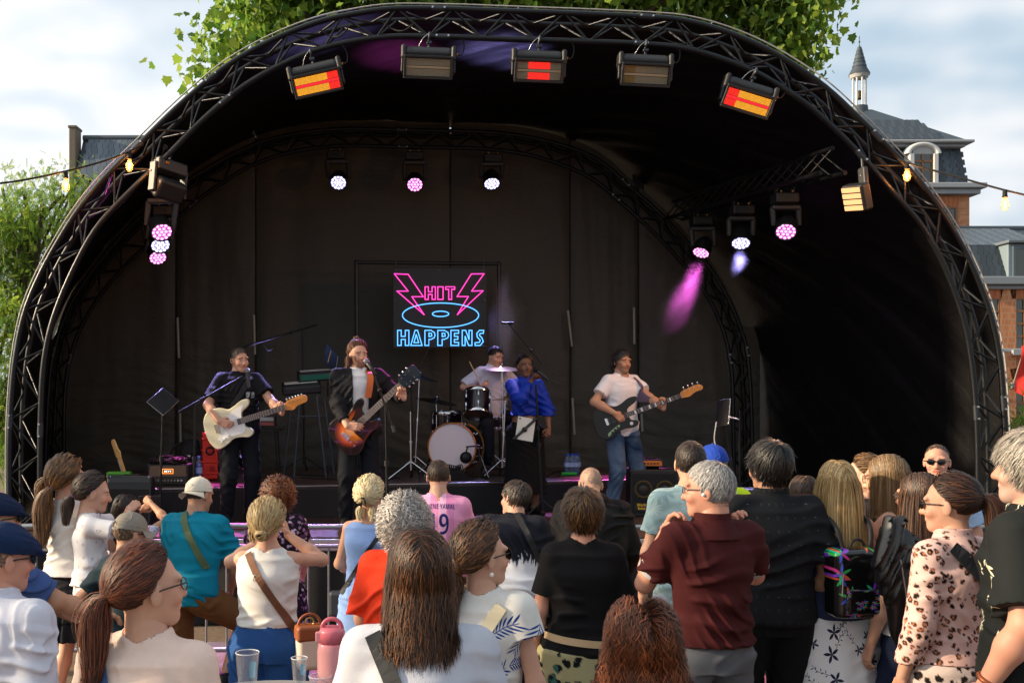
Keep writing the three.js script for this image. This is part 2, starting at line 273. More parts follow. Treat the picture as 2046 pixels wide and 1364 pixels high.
const interp = (ys, vs) => y => { if (y <= ys[0]) return vs[0]; const n = ys.length - 1; if (y >= ys[n]) return vs[n]; let i = 0; while (ys[i + 1] < y) i++; const t = (y - ys[i]) / (ys[i + 1] - ys[i]); return lerp(vs[i], vs[i + 1], t * t * (3 - 2 * t)); };
const lin = hex => { const c = new THREE.Color(hex); return [c.r, c.g, c.b]; };
const SKIN = { fair: [0.56, 0.31, 0.215], tan: [0.46, 0.245, 0.155], red: [0.54, 0.265, 0.185], deep: [0.15, 0.072, 0.045] };
const skinMat = new THREE.MeshPhysicalMaterial({ vertexColors: true, roughness: 0.52, specularIntensity: 0.6 });
const hairMat = new THREE.MeshPhysicalMaterial({ vertexColors: true, roughness: 0.5, transmission: 0.22, thickness: 0, specularIntensity: 0.9, side: THREE.DoubleSide });
const weave = dataTex(128, (u, v) => { const n = 0.5 + 0.28 * Math.sin(u * Math.PI * 2 * 32) * Math.sin(v * Math.PI * 2 * 32) + 0.5 * tileNoise(u, v, 5, 2); return [n, n, n].map(q => clamp(q, 0, 1)); });
const clothMats = {};
const clothMat = (rough = 0.85, map, more = {}) => clothMats[rough + (map ? map.uuid : '') + JSON.stringify(more)] ??= new THREE.MeshPhysicalMaterial({ vertexColors: true, roughness: rough, map: map ?? null, bumpMap: map ? null : weave, bumpScale: 0.0012, specularIntensity: 0.4, ...more });
const folds = (x, y, z, s) => {                                   // bundles of nearly parallel drapes, each fading in and out
  const w = noise.noise(x * 3.2 + s, y * 3.2, z * 3.2), w2 = noise.noise(x * 4 - s, y * 4 + 7, z * 4), c = Math.sin(s * 7) * 0.5;
  const b1 = 0.5 + 0.5 * Math.sin(y * 78 + x * 52 * (c + 0.5) + z * 20 + w * 7 + s), b2 = 0.5 + 0.5 * Math.sin(y * 64 - x * 70 * (0.8 - c) - z * 30 + w2 * 7);
  return 0.7 * w - 1.5 * b1 * b1 * sstep(-0.02, 0.42, w2) - 1.3 * b2 * b2 * sstep(0.0, 0.42, w);
};

function strands(spec, env) {
  const { rnd, toLocal, grav, collide } = env, C = v3(0, 0.03, -0.012), A = v3(0.0775, 0.0945, 0.0975), P = [], N = [], col = [], I = [];
  const base = lin(spec.color), alt = lin(spec.alt ?? spec.color), w0 = spec.w ?? 0.003, crown = v3(spec.crownX ?? 0.0, 0.82, -0.57).normalize();
  const emit = (pts, nor, w, c) => {
    const st = P.length / 3, n = pts.length; let side = v3();
    for (let i = 0; i < n; i++) {
      const t = pts[Math.min(i + 1, n - 1)].clone().sub(pts[Math.max(i - 1, 0)]); side.crossVectors(t, nor[i]).normalize();
      const ww = w * (i === n - 1 ? 0.25 : i === 0 ? 0.7 : 1) * 0.5, a = toLocal(pts[i].clone().addScaledVector(side, ww)), b = toLocal(pts[i].clone().addScaledVector(side, -ww)), f = 1 + (spec.tip ?? 0) * i / n;
      P.push(a.x, a.y, a.z, b.x, b.y, b.z); col.push(c[0] * f, c[1] * f, c[2] * f, c[0] * f, c[1] * f, c[2] * f);
      const nn = env.dir(nor[i].clone().addScaledVector(side, 0.35).normalize()), nm = env.dir(nor[i].clone().addScaledVector(side, -0.35).normalize()); N.push(nn.x, nn.y, nn.z, nm.x, nm.y, nm.z);
      if (i < n - 1) { const q = st + i * 2; I.push(q, q + 2, q + 1, q + 1, q + 2, q + 3); }
    }
  };
  const tone = () => { const m = Math.pow(rnd(), spec.altPow ?? 2), k = 0.6 + 0.75 * rnd(); return [0, 1, 2].map(i => lerp(base[i], alt[i], m) * k); };
  const curlOf = (p, n, t, s, ph, tw) => { if (!spec.curl) return p.clone(); const u = v3().crossVectors(t, n).normalize(), r = spec.curl * Math.min(1, s / 0.03), f = ph + s / (spec.pitch ?? 0.05) * 6.28 * tw; return p.clone().addScaledVector(u, Math.cos(f) * r).addScaledVector(n, Math.sin(f) * r + r * 0.4); };
  const tie = spec.tie ? v3(...spec.tie) : null;
  let made = 0;
  for (let tries = 0; made < (spec.n ?? 900) && tries < 40000; tries++) {
    const n = v3(rnd() * 2 - 1, rnd() * 2 - 1, rnd() * 2 - 1); if (n.lengthSq() > 1) continue; n.normalize(); if (!env.allowed(n)) continue; made++;
    const T = (spec.T ?? 0.012) * (0.35 + 0.65 * Math.sqrt(rnd())), p = C.clone().add(n.clone().multiply(A)), pts = [], nor = [], L = spec.len * (0.75 + 0.4 * rnd()), seg = spec.seg ?? 6, ds = L / seg, ph = rnd() * 6.28, tw = rnd() < 0.5 ? -1 : 1, jit = v3(rnd() - 0.5, rnd() - 0.5, rnd() - 0.5).multiplyScalar(spec.jit ?? 0.25);
    const dir = n.clone(); let s = 0, falling = 0;
    const partSide = Math.sign(p.x - (spec.part ?? 0)) || 1;
    for (let i = 0; i <= seg; i++) {
      const q = p.clone().sub(C), en = v3(q.x / A.x / A.x, q.y / A.y / A.y, q.z / A.z / A.z).normalize();
      const want = v3();
      const e = hyp(q.x / (A.x + T), q.y / (A.y + T), q.z / (A.z + T));
      if (spec.flow === 'down') {                                  // slides off the skull, then hangs
        want.copy(grav); const o1 = want.dot(en); if (o1 < 0) want.addScaledVector(en, -o1);
        const sd = v3(partSide * Math.max(0, en.y) * 1.1, 0, (spec.back ?? -0.5) * Math.max(0, en.y)); sd.addScaledVector(en, -sd.dot(en)); want.add(sd).normalize().add(jit);
      } else {
        if (spec.flow === 'tie') want.copy(tie).sub(p); else { want.copy(en).sub(crown); if (spec.sweep) want.add(v3(...spec.sweep)); want.addScaledVector(grav, 0.35); }
        want.normalize().add(jit); if (e < 1.12) want.addScaledVector(en, -want.dot(en));
      }
      want.addScaledVector(en, (spec.lift ?? 0.05) * (1 - i / seg));
      dir.lerp(want.normalize(), 0.6).normalize();
      const t = dir.clone(); const nn = e > 1.3 ? v3(q.x, 0, q.z).normalize() : en; pts.push(curlOf(p, nn, t, s, ph, tw)); nor.push(nn);
      p.addScaledVector(dir, ds); s += ds;
      const q2 = p.clone().sub(C), ramp = Math.min(1, s / 0.035), e2 = hyp(q2.x / (A.x + T * ramp), q2.y / (A.y + T * ramp), q2.z / (A.z + T * ramp));
      if (e2 < 1 || (spec.flow === 'down' && q2.y > -0.01)) p.copy(C).add(q2.multiplyScalar(1 / e2));
      if (collide && p.y < -0.06) collide(p, T * 0.8);
      if (tie && p.distanceTo(tie) < 0.02) { pts.push(p.clone()); nor.push(nn); break; }
    }
    emit(pts, nor, w0 * (0.7 + 0.6 * rnd()), tone());
  }
  const tailOf = (t) => {
    const o = v3(...t.at), d0 = v3(...t.dir).normalize(), seg = t.seg ?? 9;
    for (let k = 0; k < t.n; k++) {
      const a = rnd() * 6.28, rr = Math.sqrt(rnd()), offx = Math.cos(a) * rr, offz = Math.sin(a) * rr, L = t.len * (0.62 + 0.4 * rnd()), p = o.clone(), dir = d0.clone(), pts = [], nor = [], ds = L / seg, ph = rnd() * 6.28, wob = rnd() * 6.28; let s = 0;
      const side = v3().crossVectors(d0, grav).normalize(); if (side.lengthSq() < 0.1) side.set(1, 0, 0);
      for (let i = 0; i <= seg; i++) {
        const u = i / seg, prof = t.r * (0.35 + 1.0 * Math.sin(Math.min(1, u * 1.5 + 0.08) * Math.PI * 0.62)) * (1 - 0.45 * u * u), fr = v3().crossVectors(side, dir).normalize(), wv = (t.wave ?? 0.004) * Math.sin(u * 9 + wob) * u;
        const q = p.clone().addScaledVector(side, offx * prof + wv).addScaledVector(fr, offz * prof), nn = side.clone().multiplyScalar(offx).addScaledVector(fr, offz).normalize();
        if (collide) collide(q, 0.006);
        pts.push(spec.curl && t.curl !== 0 ? curlOf(q, nn, dir, s, ph, 1) : q); nor.push(nn);
        p.addScaledVector(dir, ds); s += ds; dir.lerp(grav, t.fall ?? 0.45).normalize(); if (collide) collide(p, t.r * 0.7);
      }
      emit(pts, nor, w0 * (0.8 + 0.5 * rnd()), tone());
    }
  };
  for (const t of spec.tails ?? []) tailOf(t);
  for (const b of spec.buns ?? []) for (let k = 0; k < b.n; k++) {
    const ax = v3(rnd() - 0.5 + (b.ax?.[0] ?? 0), rnd() - 0.5 + (b.ax?.[1] ?? 0), rnd() - 0.5 + (b.ax?.[2] ?? 1)).normalize(), u = v3().crossVectors(ax, v3(0.3, 0.9, 0.2)).normalize(), w = v3().crossVectors(ax, u), c = v3(...b.c), h = (rnd() - 0.5) * 1.5, rr = Math.sqrt(Math.max(0.05, 1 - h * h)), a0 = rnd() * 6.28, len = 1.5 + rnd() * 2.5, R = b.r * (0.8 + 0.25 * rnd()), pts = [], nor = [];
    for (let i = 0; i <= 8; i++) { const a = a0 + len * i / 8, q = ax.clone().multiplyScalar(h).addScaledVector(u, Math.cos(a) * rr).addScaledVector(w, Math.sin(a) * rr), sc = b.s ?? [1, 1, 1]; nor.push(q.clone()); pts.push(c.clone().add(v3(q.x * sc[0], q.y * sc[1], q.z * sc[2]).multiplyScalar(R))); }
    emit(pts, nor, w0 * 1.3, tone());
  }
  const g = new THREE.BufferGeometry(); g.setAttribute('position', new THREE.Float32BufferAttribute(P, 3)); g.setAttribute('normal', new THREE.Float32BufferAttribute(N, 3)); g.setAttribute('color', new THREE.Float32BufferAttribute(col, 3)); g.setIndex(I); return g;
}

let personSeed = 11;
function person(o) {
  const rnd = Rng(personSeed += 77), fem = o.fem ?? 0, fat = o.fat ?? 1, hs = o.headScale ?? 1, sw = (o.shoulder ?? 1) * lerp(1, 0.88, fem), px = 2 / o.s;      // px: one picture element at this distance, in metres
  const skin = SKIN[o.skin ?? 'fair'];
  // pose
  const [pitch = 0, roll = 0, twist = 0] = (o.lean ?? []).map(a => a * Math.PI / 180), Qt = new THREE.Quaternion().setFromEuler(new THREE.Euler(pitch, twist, roll, 'YXZ')), piv = v3(0, 0.98, 0), Qti = Qt.clone().invert();
  const drop = o.drop ?? 0;                                      // a seated body is lowered, its legs bent
  const T = p => p.clone().sub(piv).applyQuaternion(Qt).add(piv);
  const [hy = 0, hp = 0, hr = 0] = (o.head ?? []).map(a => a * Math.PI / 180), Qh = Qt.clone().multiply(new THREE.Quaternion().setFromEuler(new THREE.Euler(hp, hy, hr, 'YXZ')));
  const hPiv = T(v3(0, 1.515, -0.008)), Hc = hPiv.clone().add(v3(0, 0.105 * hs, 0.014).applyQuaternion(Qh)), Qhi = Qh.clone().invert();
  const headLocal = p => p.clone().multiplyScalar(hs).applyQuaternion(Qh).add(Hc), crownY = headLocal(v3(0, 0.123, -0.012)).y;
  const rest = o.base ?? 0, top = EYE - (o.v - PY) / o.s, k = (o.k ?? ((top - rest) / crownY)), th = Math.PI - (o.face ?? 0) * Math.PI / 180;
  const root = thing('person', o.label, 'person', [0, 0, 0], th, o.group); root.scale.setScalar(k);
  const hw = Hc.clone().multiplyScalar(k).applyAxisAngle(YUP, th);
  root.position.set((o.u - PX) / o.s - hw.x, top - crownY * k, -F / o.s - hw.z);
  root.updateMatrixWorld();
  const loc = w => root.worldToLocal(w.clone());
  // skeleton
  const ys = [0.83, 0.93, 1.06, 1.20, 1.32, 1.42, 1.475, 1.53];
  const wM = [0.150, 0.168, 0.150, 0.160, 0.178, 0.172, 0.085, 0.058], wF = [0.155, 0.178, 0.134, 0.142, 0.155, 0.148, 0.075, 0.05], dM = [0.105, 0.115, 0.105, 0.115, 0.125, 0.1, 0.065, 0.056], dF = [0.115, 0.122, 0.098, 0.108, 0.125, 0.09, 0.058, 0.05];
  const fatAt = [1.0, 1, 1.15, 1.1, 1.04, 1, 1, 1], mix = (a, b) => a.map((q, i) => lerp(q, b[i], fem) * (1 + (fat - 1) * (i > 5 ? 0.2 : fatAt[i])) * 0.95 * (i > 2 && i < 6 ? lerp(1, sw / lerp(1, 0.88, fem), 1) : 1));
  const W = interp(ys, mix(wM, wF)), Dp = interp(ys, mix(dM, dF));
  const torsoIn = (x, y, z, inf, y0, y1) => { const yc = clamp(y, y0, y1), w = W(yc) + inf, d = Dp(yc) + inf, a = x / w, b = z / d, k0 = hyp(a, b), k1 = hyp(a / w, b / d) + 1e-9, q = k0 * (k0 - 1) / k1, dy = Math.abs(y - yc); return dy > 0 ? hyp(Math.max(q, 0), dy) + Math.min(q, 0) * 0.0 : q; };
  const tmp = v3(), torso = (x, y, z, inf) => { tmp.set(x, y, z).sub(piv).applyQuaternion(Qti).add(piv); return torsoIn(tmp.x, tmp.y, tmp.z, inf, 0.93, 1.52); };
  const pelvis = (x, y, z, inf, y0 = 0.85) => torsoIn(x, y, z, inf, y0, 1.06);
  const J = {}, ik = (a, t, l1, l2, pole) => { const d = t.clone().sub(a); let L = clamp(d.length(), 0.08, (l1 + l2) * 0.995); d.normalize(); const e = a.clone().addScaledVector(d, L), c = (l1 * l1 + L * L - l2 * l2) / (2 * l1 * L), s = Math.sqrt(Math.max(0, 1 - c * c)), pl = pole.clone().addScaledVector(d, -pole.dot(d)).normalize(); return [a.clone().addScaledVector(d, l1 * c).addScaledVector(pl, l1 * s), e]; };
  const armR = lerp(1, 0.84, fem) * (o.armR ?? 1) * lerp(1, fat, 0.5);
  const arms = [1, -1].map((sd, i) => {
    const A = (sd > 0 ? o.armL : o.armRt) ?? {}, S = T(v3(sd * 0.163 * sw, 1.415, -0.005).add(v3(sd * (A.shrug?.[0] ?? 0), A.shrug?.[1] ?? 0, A.shrug?.[2] ?? 0)));
    const tgt = A.world ? loc(A.world) : A.t ? T(v3(sd * A.t[0], A.t[1], A.t[2])) : T(v3(sd * 0.25, 0.90, 0.05));
    const pole = A.pole ? v3(sd * A.pole[0], A.pole[1], A.pole[2]) : v3(sd * 0.5, -0.2, -0.9);
    const [E, Wr] = ik(S, tgt, 0.285, 0.25, pole), f = Wr.clone().sub(E).normalize();
    const fd = A.hd ? (A.worldDir ? v3(...A.hd).applyAxisAngle(YUP, -th) : v3(sd * A.hd[0], A.hd[1], A.hd[2])).normalize() : f.clone();
    let pn = A.palm ? (A.worldDir ? v3(...A.palm).applyAxisAngle(YUP, -th) : v3(sd * A.palm[0], A.palm[1], A.palm[2])) : v3(-sd, 0, -0.2); pn.addScaledVector(fd, -pn.dot(fd)).normalize();
    return { sd, S, E, W: Wr, f, fd, pn, curl: A.curl ?? 0.35 };
  });
  const legs = [1, -1].map(sd => { const L = (sd > 0 ? o.legL : o.legR) ?? {}, hip = v3(sd * 0.092, 0.90, 0), ank = L.t ? v3(sd * L.t[0], L.t[1], L.t[2]) : v3(sd * 0.115, 0.075, -0.02), [K, An] = ik(hip, ank, 0.42, 0.43, L.pole ? v3(sd * L.pole[0], L.pole[1], L.pole[2]) : v3(sd * 0.15, 0, 1)); const toe = An.clone().add(v3(sd * 0.03, -0.045 - (L.t ? 0 : 0), 0.15)); return { sd, hip, K, A: An, toe }; });
  // skin
  const cs = [];
  for (const a of arms) cs.push(capsule(a.S, a.E, 0.047 * armR, 0.04 * armR), capsule(a.E, a.E.clone().lerp(a.W, 0.35), 0.041 * armR, 0.043 * armR), capsule(a.E.clone().lerp(a.W, 0.35), a.W, 0.043 * armR, 0.027 * armR));
  const trap = arms.map(a => [T(v3(a.sd * 0.035, 1.448, -0.02)), a.S.clone().add(v3(0, -0.004, 0))]);
  for (const [p, q] of trap) cs.push(capsule(p, q, 0.046, 0.044 * armR));
  const lr = lerp(1, fat, 0.5);
  for (const l of legs) cs.push(capsule(l.hip, l.K, 0.086 * lr, 0.055 * lr), capsule(l.K, l.K.clone().lerp(l.A, 0.35), 0.055 * lr, 0.056 * lr), capsule(l.K.clone().lerp(l.A, 0.35), l.A, 0.056 * lr, 0.036), capsule(l.A, l.toe, 0.036, 0.026), capsule(l.A, l.A.clone().add(v3(0, -0.04, -0.045)), 0.036, 0.028));
  const neck = capsule(T(v3(0, 1.44, -0.012)), headLocal(v3(0, -0.03, -0.022)), lerp(0.060, 0.05, fem), lerp(0.056, 0.047, fem));
  const bodyF = (x, y, z) => { let d = smin(torso(x, y, z, 0), pelvis(x, y, z, 0), 0.05); d = smin(d, neck(x, y, z), 0.03); for (const c of cs) d = smin(d, c(x, y, z), 0.025); return d; };
  const bound = (pts, m) => { const lo = [9, 9, 9], hi = [-9, -9, -9]; for (const p of pts) [p.x, p.y, p.z].forEach((q, i) => { lo[i] = Math.min(lo[i], q - m); hi[i] = Math.max(hi[i], q + m); }); return [lo, hi]; };
  const core = [T(v3(0.2, 1.5, 0.12)), T(v3(-0.2, 1.5, -0.12)), T(v3(0.2, 1.2, 0.14)), T(v3(-0.2, 1.2, -0.14)), v3(0.2, 0.85, 0.15), v3(-0.2, 0.85, -0.15)];
  const [blo, bhi] = bound([...core, headLocal(v3(0, 0, 0)), ...arms.flatMap(a => [a.S, a.E, a.W]), ...legs.flatMap(l => [l.hip, l.K, l.A, l.toe])], 0.1);
  const hb = clamp(1.6 * px / k, 0.012, 0.017), mottled = (x, y, z) => { const n = 1 + 0.16 * fbm(x * 14, y * 14, z * 14, 3); return [skin[0] * n, skin[1] * n, skin[2] * n]; };
  const geos = [paint(nets(bodyF, blo, bhi, hb), (x, y, z) => mottled(x, y, z))];
  // head
  const face = o.features ?? {}, hair = o.hair, jawW = lerp(1, 0.93, fem), nose = capsule(v3(0, 0.012, 0.087), v3(0, -0.028, 0.106), 0.008, 0.0135), lip = capsule(v3(-0.019, -0.0575, 0.083), v3(0.019, -0.0575, 0.083), 0.008, 0.008), neckH = capsule(v3(0, -0.19, -0.035), v3(0, -0.03, -0.022), lerp(0.058, 0.048, fem), lerp(0.056, 0.047, fem));
  const headF = (x, y, z) => {
    const ax = Math.abs(x);
    let d = sdEll(x, y - 0.03, z + 0.012, 0.076, 0.093, 0.096);
    d = smin(d, sdEll(x, y + 0.035, z - 0.028, 0.059 * jawW, 0.083, 0.066), 0.03);
    d = smin(d, hyp(x * 0.75, y + 0.094, z - 0.066) - 0.021 * lerp(1.1, 0.9, fem), 0.03);
    d = smin(d, sdEll(ax - 0.034, y - 0.031, z - 0.078, 0.026, 0.01, 0.012), 0.02);
    d = smin(d, sdEll(ax - 0.043, y + 0.028, z - 0.066, 0.018, 0.018, 0.018), 0.025);
    d = smax(d, -(hyp(ax - 0.031, (y - 0.006) * 1.2, z - 0.1) - 0.015), 0.016);
    d = smin(d, hyp(ax - 0.031, y - 0.006, z - 0.072) - 0.0135, 0.006);
    d = smin(d, nose(x, y, z), 0.012); d = smin(d, hyp(ax - 0.01, y + 0.03, z - 0.093) - 0.0085, 0.008); d = smin(d, lip(x, y, z), 0.01);
    d = smin(d, sdEll(ax - 0.079, y + 0.005, z + 0.008 + (ax - 0.079) * 0.8, 0.0095, 0.031, 0.018), 0.008);
    return smin(d, neckH(x, y, z), 0.025);
  };
  const browC = lin(face.brow ?? hair?.color ?? 0x30241c), beardC = face.beard ? lin(face.beard) : null, hairC = hair ? lin(hair.color) : null, C0 = v3(0, 0.03, -0.012);
  const hl = hair?.line ?? 0;
  const allowed = n => { if (hair?.bald && n.y > 0.25 + 0.2 * n.z && n.z > -0.75) return false; if (n.z > 0.12) return n.y > 0.1 + 0.6 * sstep(0.12, 0.8, n.z) + hl; if (n.z > -0.3) return n.y > -0.12 - (0.12 - n.z) * 0.8; return n.y > -0.62; };
  const headCol = (x, y, z) => {
    const ax = Math.abs(x), s = mottled(x * 2, y * 2, z * 2);
    if (hairC && hair.style !== 'none') { const n = v3((x) / 0.0775, (y - 0.03) / 0.0945, (z + 0.012) / 0.0975).normalize(); if (allowed(n) && !(ax > 0.073 && y < 0.03 && y > -0.04)) { const m = hair.stubble ? 0.55 : 0.9; return [0, 1, 2].map(i => lerp(s[i], hairC[i] * 0.8, m)); } }
    if (z > 0.05) {
      const ex = (ax - 0.031) / 0.013, ey = (y - 0.006) / (face.closed ? 0.0025 : 0.006), e = ex * ex + ey * ey;
      if (e < 1) { if (face.closed) return [s[0] * 0.35, s[1] * 0.3, s[2] * 0.3]; return hyp(ax - 0.031 - 0.001, y - 0.006) < 0.0068 ? [0.02, 0.012, 0.008] : [0.34, 0.30, 0.28]; }
      if (ax > 0.012 && ax < 0.048 && Math.abs(y - 0.029 + (ax - 0.03) * 0.12) < 0.0052) return [0, 1, 2].map(i => lerp(s[i], browC[i], 0.8));
      if (Math.abs(y + 0.058) < 0.0085 && ax < 0.024) return [s[0] * 0.82, s[1] * 0.5, s[2] * 0.52];
    }
    if (beardC) { const low = -0.036 - 0.02 * sstep(0.02, 0.05, ax) + (ax > 0.052 ? 0.05 : 0); if (y < low && z > -0.012 + 0.0 && y > -0.125 && !(ax < 0.02 && y > -0.05 && y < -0.04)) { const m = (face.beardMix ?? 0.85) * clamp(0.8 + 0.5 * fbm(x * 90, y * 90, z * 90, 2), 0, 1); return [0, 1, 2].map(i => lerp(s[i], beardC[i], m)); } }
    if (z > 0.05 && (ax > 0.03 && y < -0.005 && y > -0.05 || (ax < 0.014 && y < -0.01 && z > 0.1))) return [s[0] * 1.03, s[1] * 0.9, s[2] * 0.88];
    return s;
  };
  const hh = clamp(px * 0.9 / k / hs, 0.0042, 0.007), hg = paint(nets(headF, [-0.1, -0.2, -0.125], [0.1, 0.135, 0.13], hh), headCol);
  hg.scale(hs, hs, hs).applyQuaternion(Qh).translate(Hc.x, Hc.y, Hc.z); geos.push(hg);
  // hands
  for (const a of arms) {
    const X = a.fd, Z = a.pn, Y = v3().crossVectors(Z, X).multiplyScalar(a.sd), hsz = lerp(1, 0.88, fem), pt = (x, y, z) => a.W.clone().addScaledVector(X, x * hsz).addScaledVector(Y, y * hsz).addScaledVector(Z, z * hsz), hc = [];
    hc.push(capsule(a.W.clone().addScaledVector(a.f, -0.05), pt(0.012, 0, 0), 0.028 * armR, 0.025 * hsz));
    [[0.028, 0.088, 0.070], [0.009, 0.092, 0.078], [-0.010, 0.088, 0.072], [-0.028, 0.080, 0.057]].forEach(([y, xk, len], fi) => {
      hc.push(capsule(pt(0.01, y * 0.55, 0), pt(xk, y, 0), 0.016 * hsz, 0.0125 * hsz));
      let p = [xk, y, 0], ang = 0; const cu = a.curl * (0.9 + 0.12 * fi);
      [[0.45, 0.8], [0.31, 1.15], [0.24, 0.7]].forEach(([f, c], si) => { ang += cu * c * 1.15; const q = [p[0] + Math.cos(ang) * len * f, p[1] * 1.02, p[2] + Math.sin(ang) * len * f]; hc.push(capsule(pt(...p), pt(...q), (0.0098 - si * 0.0008) * hsz, (0.0090 - si * 0.0008) * hsz)); p = q; });
    });
    const th0 = pt(0.022, 0.028, 0.006), th1 = pt(0.055, 0.052, 0.018 + 0.02 * a.curl), th2 = pt(0.085 - 0.01 * a.curl, 0.058 - 0.02 * a.curl, 0.026 + 0.03 * a.curl);
    hc.push(capsule(th0, th1, 0.0155 * hsz, 0.0115 * hsz), capsule(th1, th2, 0.011 * hsz, 0.0092 * hsz));
    const hf = (x, y, z) => { let d = hc[0](x, y, z); for (let i = 1; i < hc.length; i++) d = smin(d, hc[i](x, y, z), 0.006); return d; };
    const [lo, hi] = bound([a.W, pt(0.2, 0.05, 0.03), pt(0.2, -0.05, 0.03), pt(0.08, 0, 0.11), pt(0.08, 0, -0.02)], 0.045);
    geos.push(paint(nets(hf, lo, hi, clamp(px * 0.9 / k, 0.0052, 0.0078)), (x, y, z) => { const s = mottled(x, y, z); return [s[0], s[1] * 0.95, s[2] * 0.93]; }));
  }
  mesh('body', geos, skinMat, root);
  // clothing
  const P = { root, T, Qt, Qti, piv, arms, legs, headLocal, Qh, Hc, hs, k, px, loc, rnd, th };
  const toT = (x, y, z) => tmp.set(x, y, z).sub(piv).applyQuaternion(Qti).add(piv);
  let topF = null;
  if (o.top) {
    const t = o.top, inf = t.inf ?? 0.016, wr = (t.wr ?? 0.0065) * 1.3, seed = rnd() * 20, f0 = t.sleeve ?? 0.55, hem = t.hem ?? 0.87, nk = t.neck ?? 0.066, sl = [];
    arms.forEach((a, i) => {
      const f = f0; if (f <= 0) return; const r = 0.043 * armR + inf + (t.loose ?? 0.006), puff = t.puff ?? 0;
      if (f <= 1) { const e = a.S.clone().lerp(a.E, f), d = a.E.clone().sub(a.S).normalize(), c = capsule(a.S, a.E, r * 0.94, r * 1.06); sl.push((x, y, z) => Math.max(c(x, y, z), (x - e.x) * d.x + (y - e.y) * d.y + (z - e.z) * d.z)); }
      else { const c1 = capsule(a.S, a.E, r + puff, r * 0.92 + puff * 1.2), e = a.E.clone().lerp(a.W, f - 1), d = a.f, c2 = capsule(a.E, a.W, r * 0.9 + puff, r * 0.68 + (t.cuff ?? 0)); sl.push((x, y, z) => smin(c1(x, y, z), Math.max(c2(x, y, z), (x - e.x) * d.x + (y - e.y) * d.y + (z - e.z) * d.z), 0.012)); }
    });
    for (const [p, q] of trap) sl.push(capsule(p, q, 0.048 + inf * 0.5, f0 > 0 ? 0.048 * armR + inf * 0.9 : 0.03 + inf * 0.4));
    const neckAx = [T(v3(0, 1.40, -0.006 + (t.scoop ?? 0))), headLocal(v3(0, 0.02, -0.01))], hole = capsule(neckAx[0], neckAx[1], nk * 0.92, nk * 1.05), flare = t.flare ?? 0.0;
    topF = (x, y, z) => {
      const g = toT(x, y, z), yT = g.y, xT = g.x, zT = g.z;
      let d = torso(x, y, z, inf * (1 - 0.65 * sstep(1.41, 1.48, yT)));
      d = smin(d, pelvis(x, y, z, inf + flare * sstep(1.1, 0.85, y), 0.7), 0.06);
      for (const s of sl) d = smin(d, s(x, y, z), 0.035);
      d += wr * (Math.abs(pitch) > 0.25 ? 1.4 : 1) * folds(x, y, z, seed) * (0.4 + 0.6 * sstep(1.44, 1.28, yT));
      d = Math.max(d, hem + (t.hemTilt ?? 0) * z + 0.006 * fbm(x * 14, 0, z * 14 + seed, 1) - y); d = smax(d, yT - (t.topY ?? 1.5), 0.014);
      d = smax(d, -hole(x, y, z), 0.006);
      if (!t.collar && !t.hood && f0 > 0) d = smin(d, smax(Math.abs(hole(x, y, z) - 0.011) - 0.0105, smax(torso(x, y, z, inf * 0.35 + 0.0085), yT - 1.51, 0.01), 0.006), 0.004);
      if (t.strapless) d = Math.max(d, yT - t.strapless);
      if (t.collar) { const rr = hyp(xT, zT * 1.1 + 0.012 - (yT - 1.48) * 0.15) - (0.07 + Math.max(0, 1.50 - yT) * 0.5), c = Math.max(Math.abs(rr) - 0.0115, yT - 1.528 + Math.max(0, zT) * 0.4, 1.42 - yT); d = smin(d, c, 0.008); }
      if (t.hood) { const c = Math.abs(hyp(xT, (yT - 1.46) * 1.5, zT + 0.055) - 0.095) - 0.032; d = smin(d, Math.max(c, zT - 0.06), 0.03); }
      return d;
    };
    const [lo, hi] = bound([...core, v3(0.2, hem, 0.15), v3(-0.2, hem, -0.15), ...arms.flatMap(a => ((t.sleeve ?? 0.55) > 1 ? [a.S, a.E, a.W] : (t.sleeve ?? 0.55) > 0 ? [a.S, a.E] : [a.S]))], 0.13 + (t.puff ?? 0));
    const hc = clamp((t.fine ? 0.9 : 1.6) * px / k, 0.0065, 0.014), base = lin(t.color ?? 0x888888), colF = t.pattern ? (x, y, z) => { const g = toT(x, y, z); return t.pattern(g.x, g.y, g.z, P, x, y, z) ?? base; } : (x, y, z) => { const n = 1 + 0.10 * fbm(x * 30, y * 30, z * 30, 2); return [base[0] * n, base[1] * n, base[2] * n]; };
    const uvf = t.map ? (x, y, z) => { const g = toT(x, y, z); return t.uv ? t.uv(g.x, g.y, g.z) : [g.x, g.y]; } : null;
    P.top = mesh(t.name ?? 'shirt', paint(nets(topF, lo, hi, hc), colF, uvf), clothMat(t.rough ?? 0.85, t.map, t.more), root);
  }
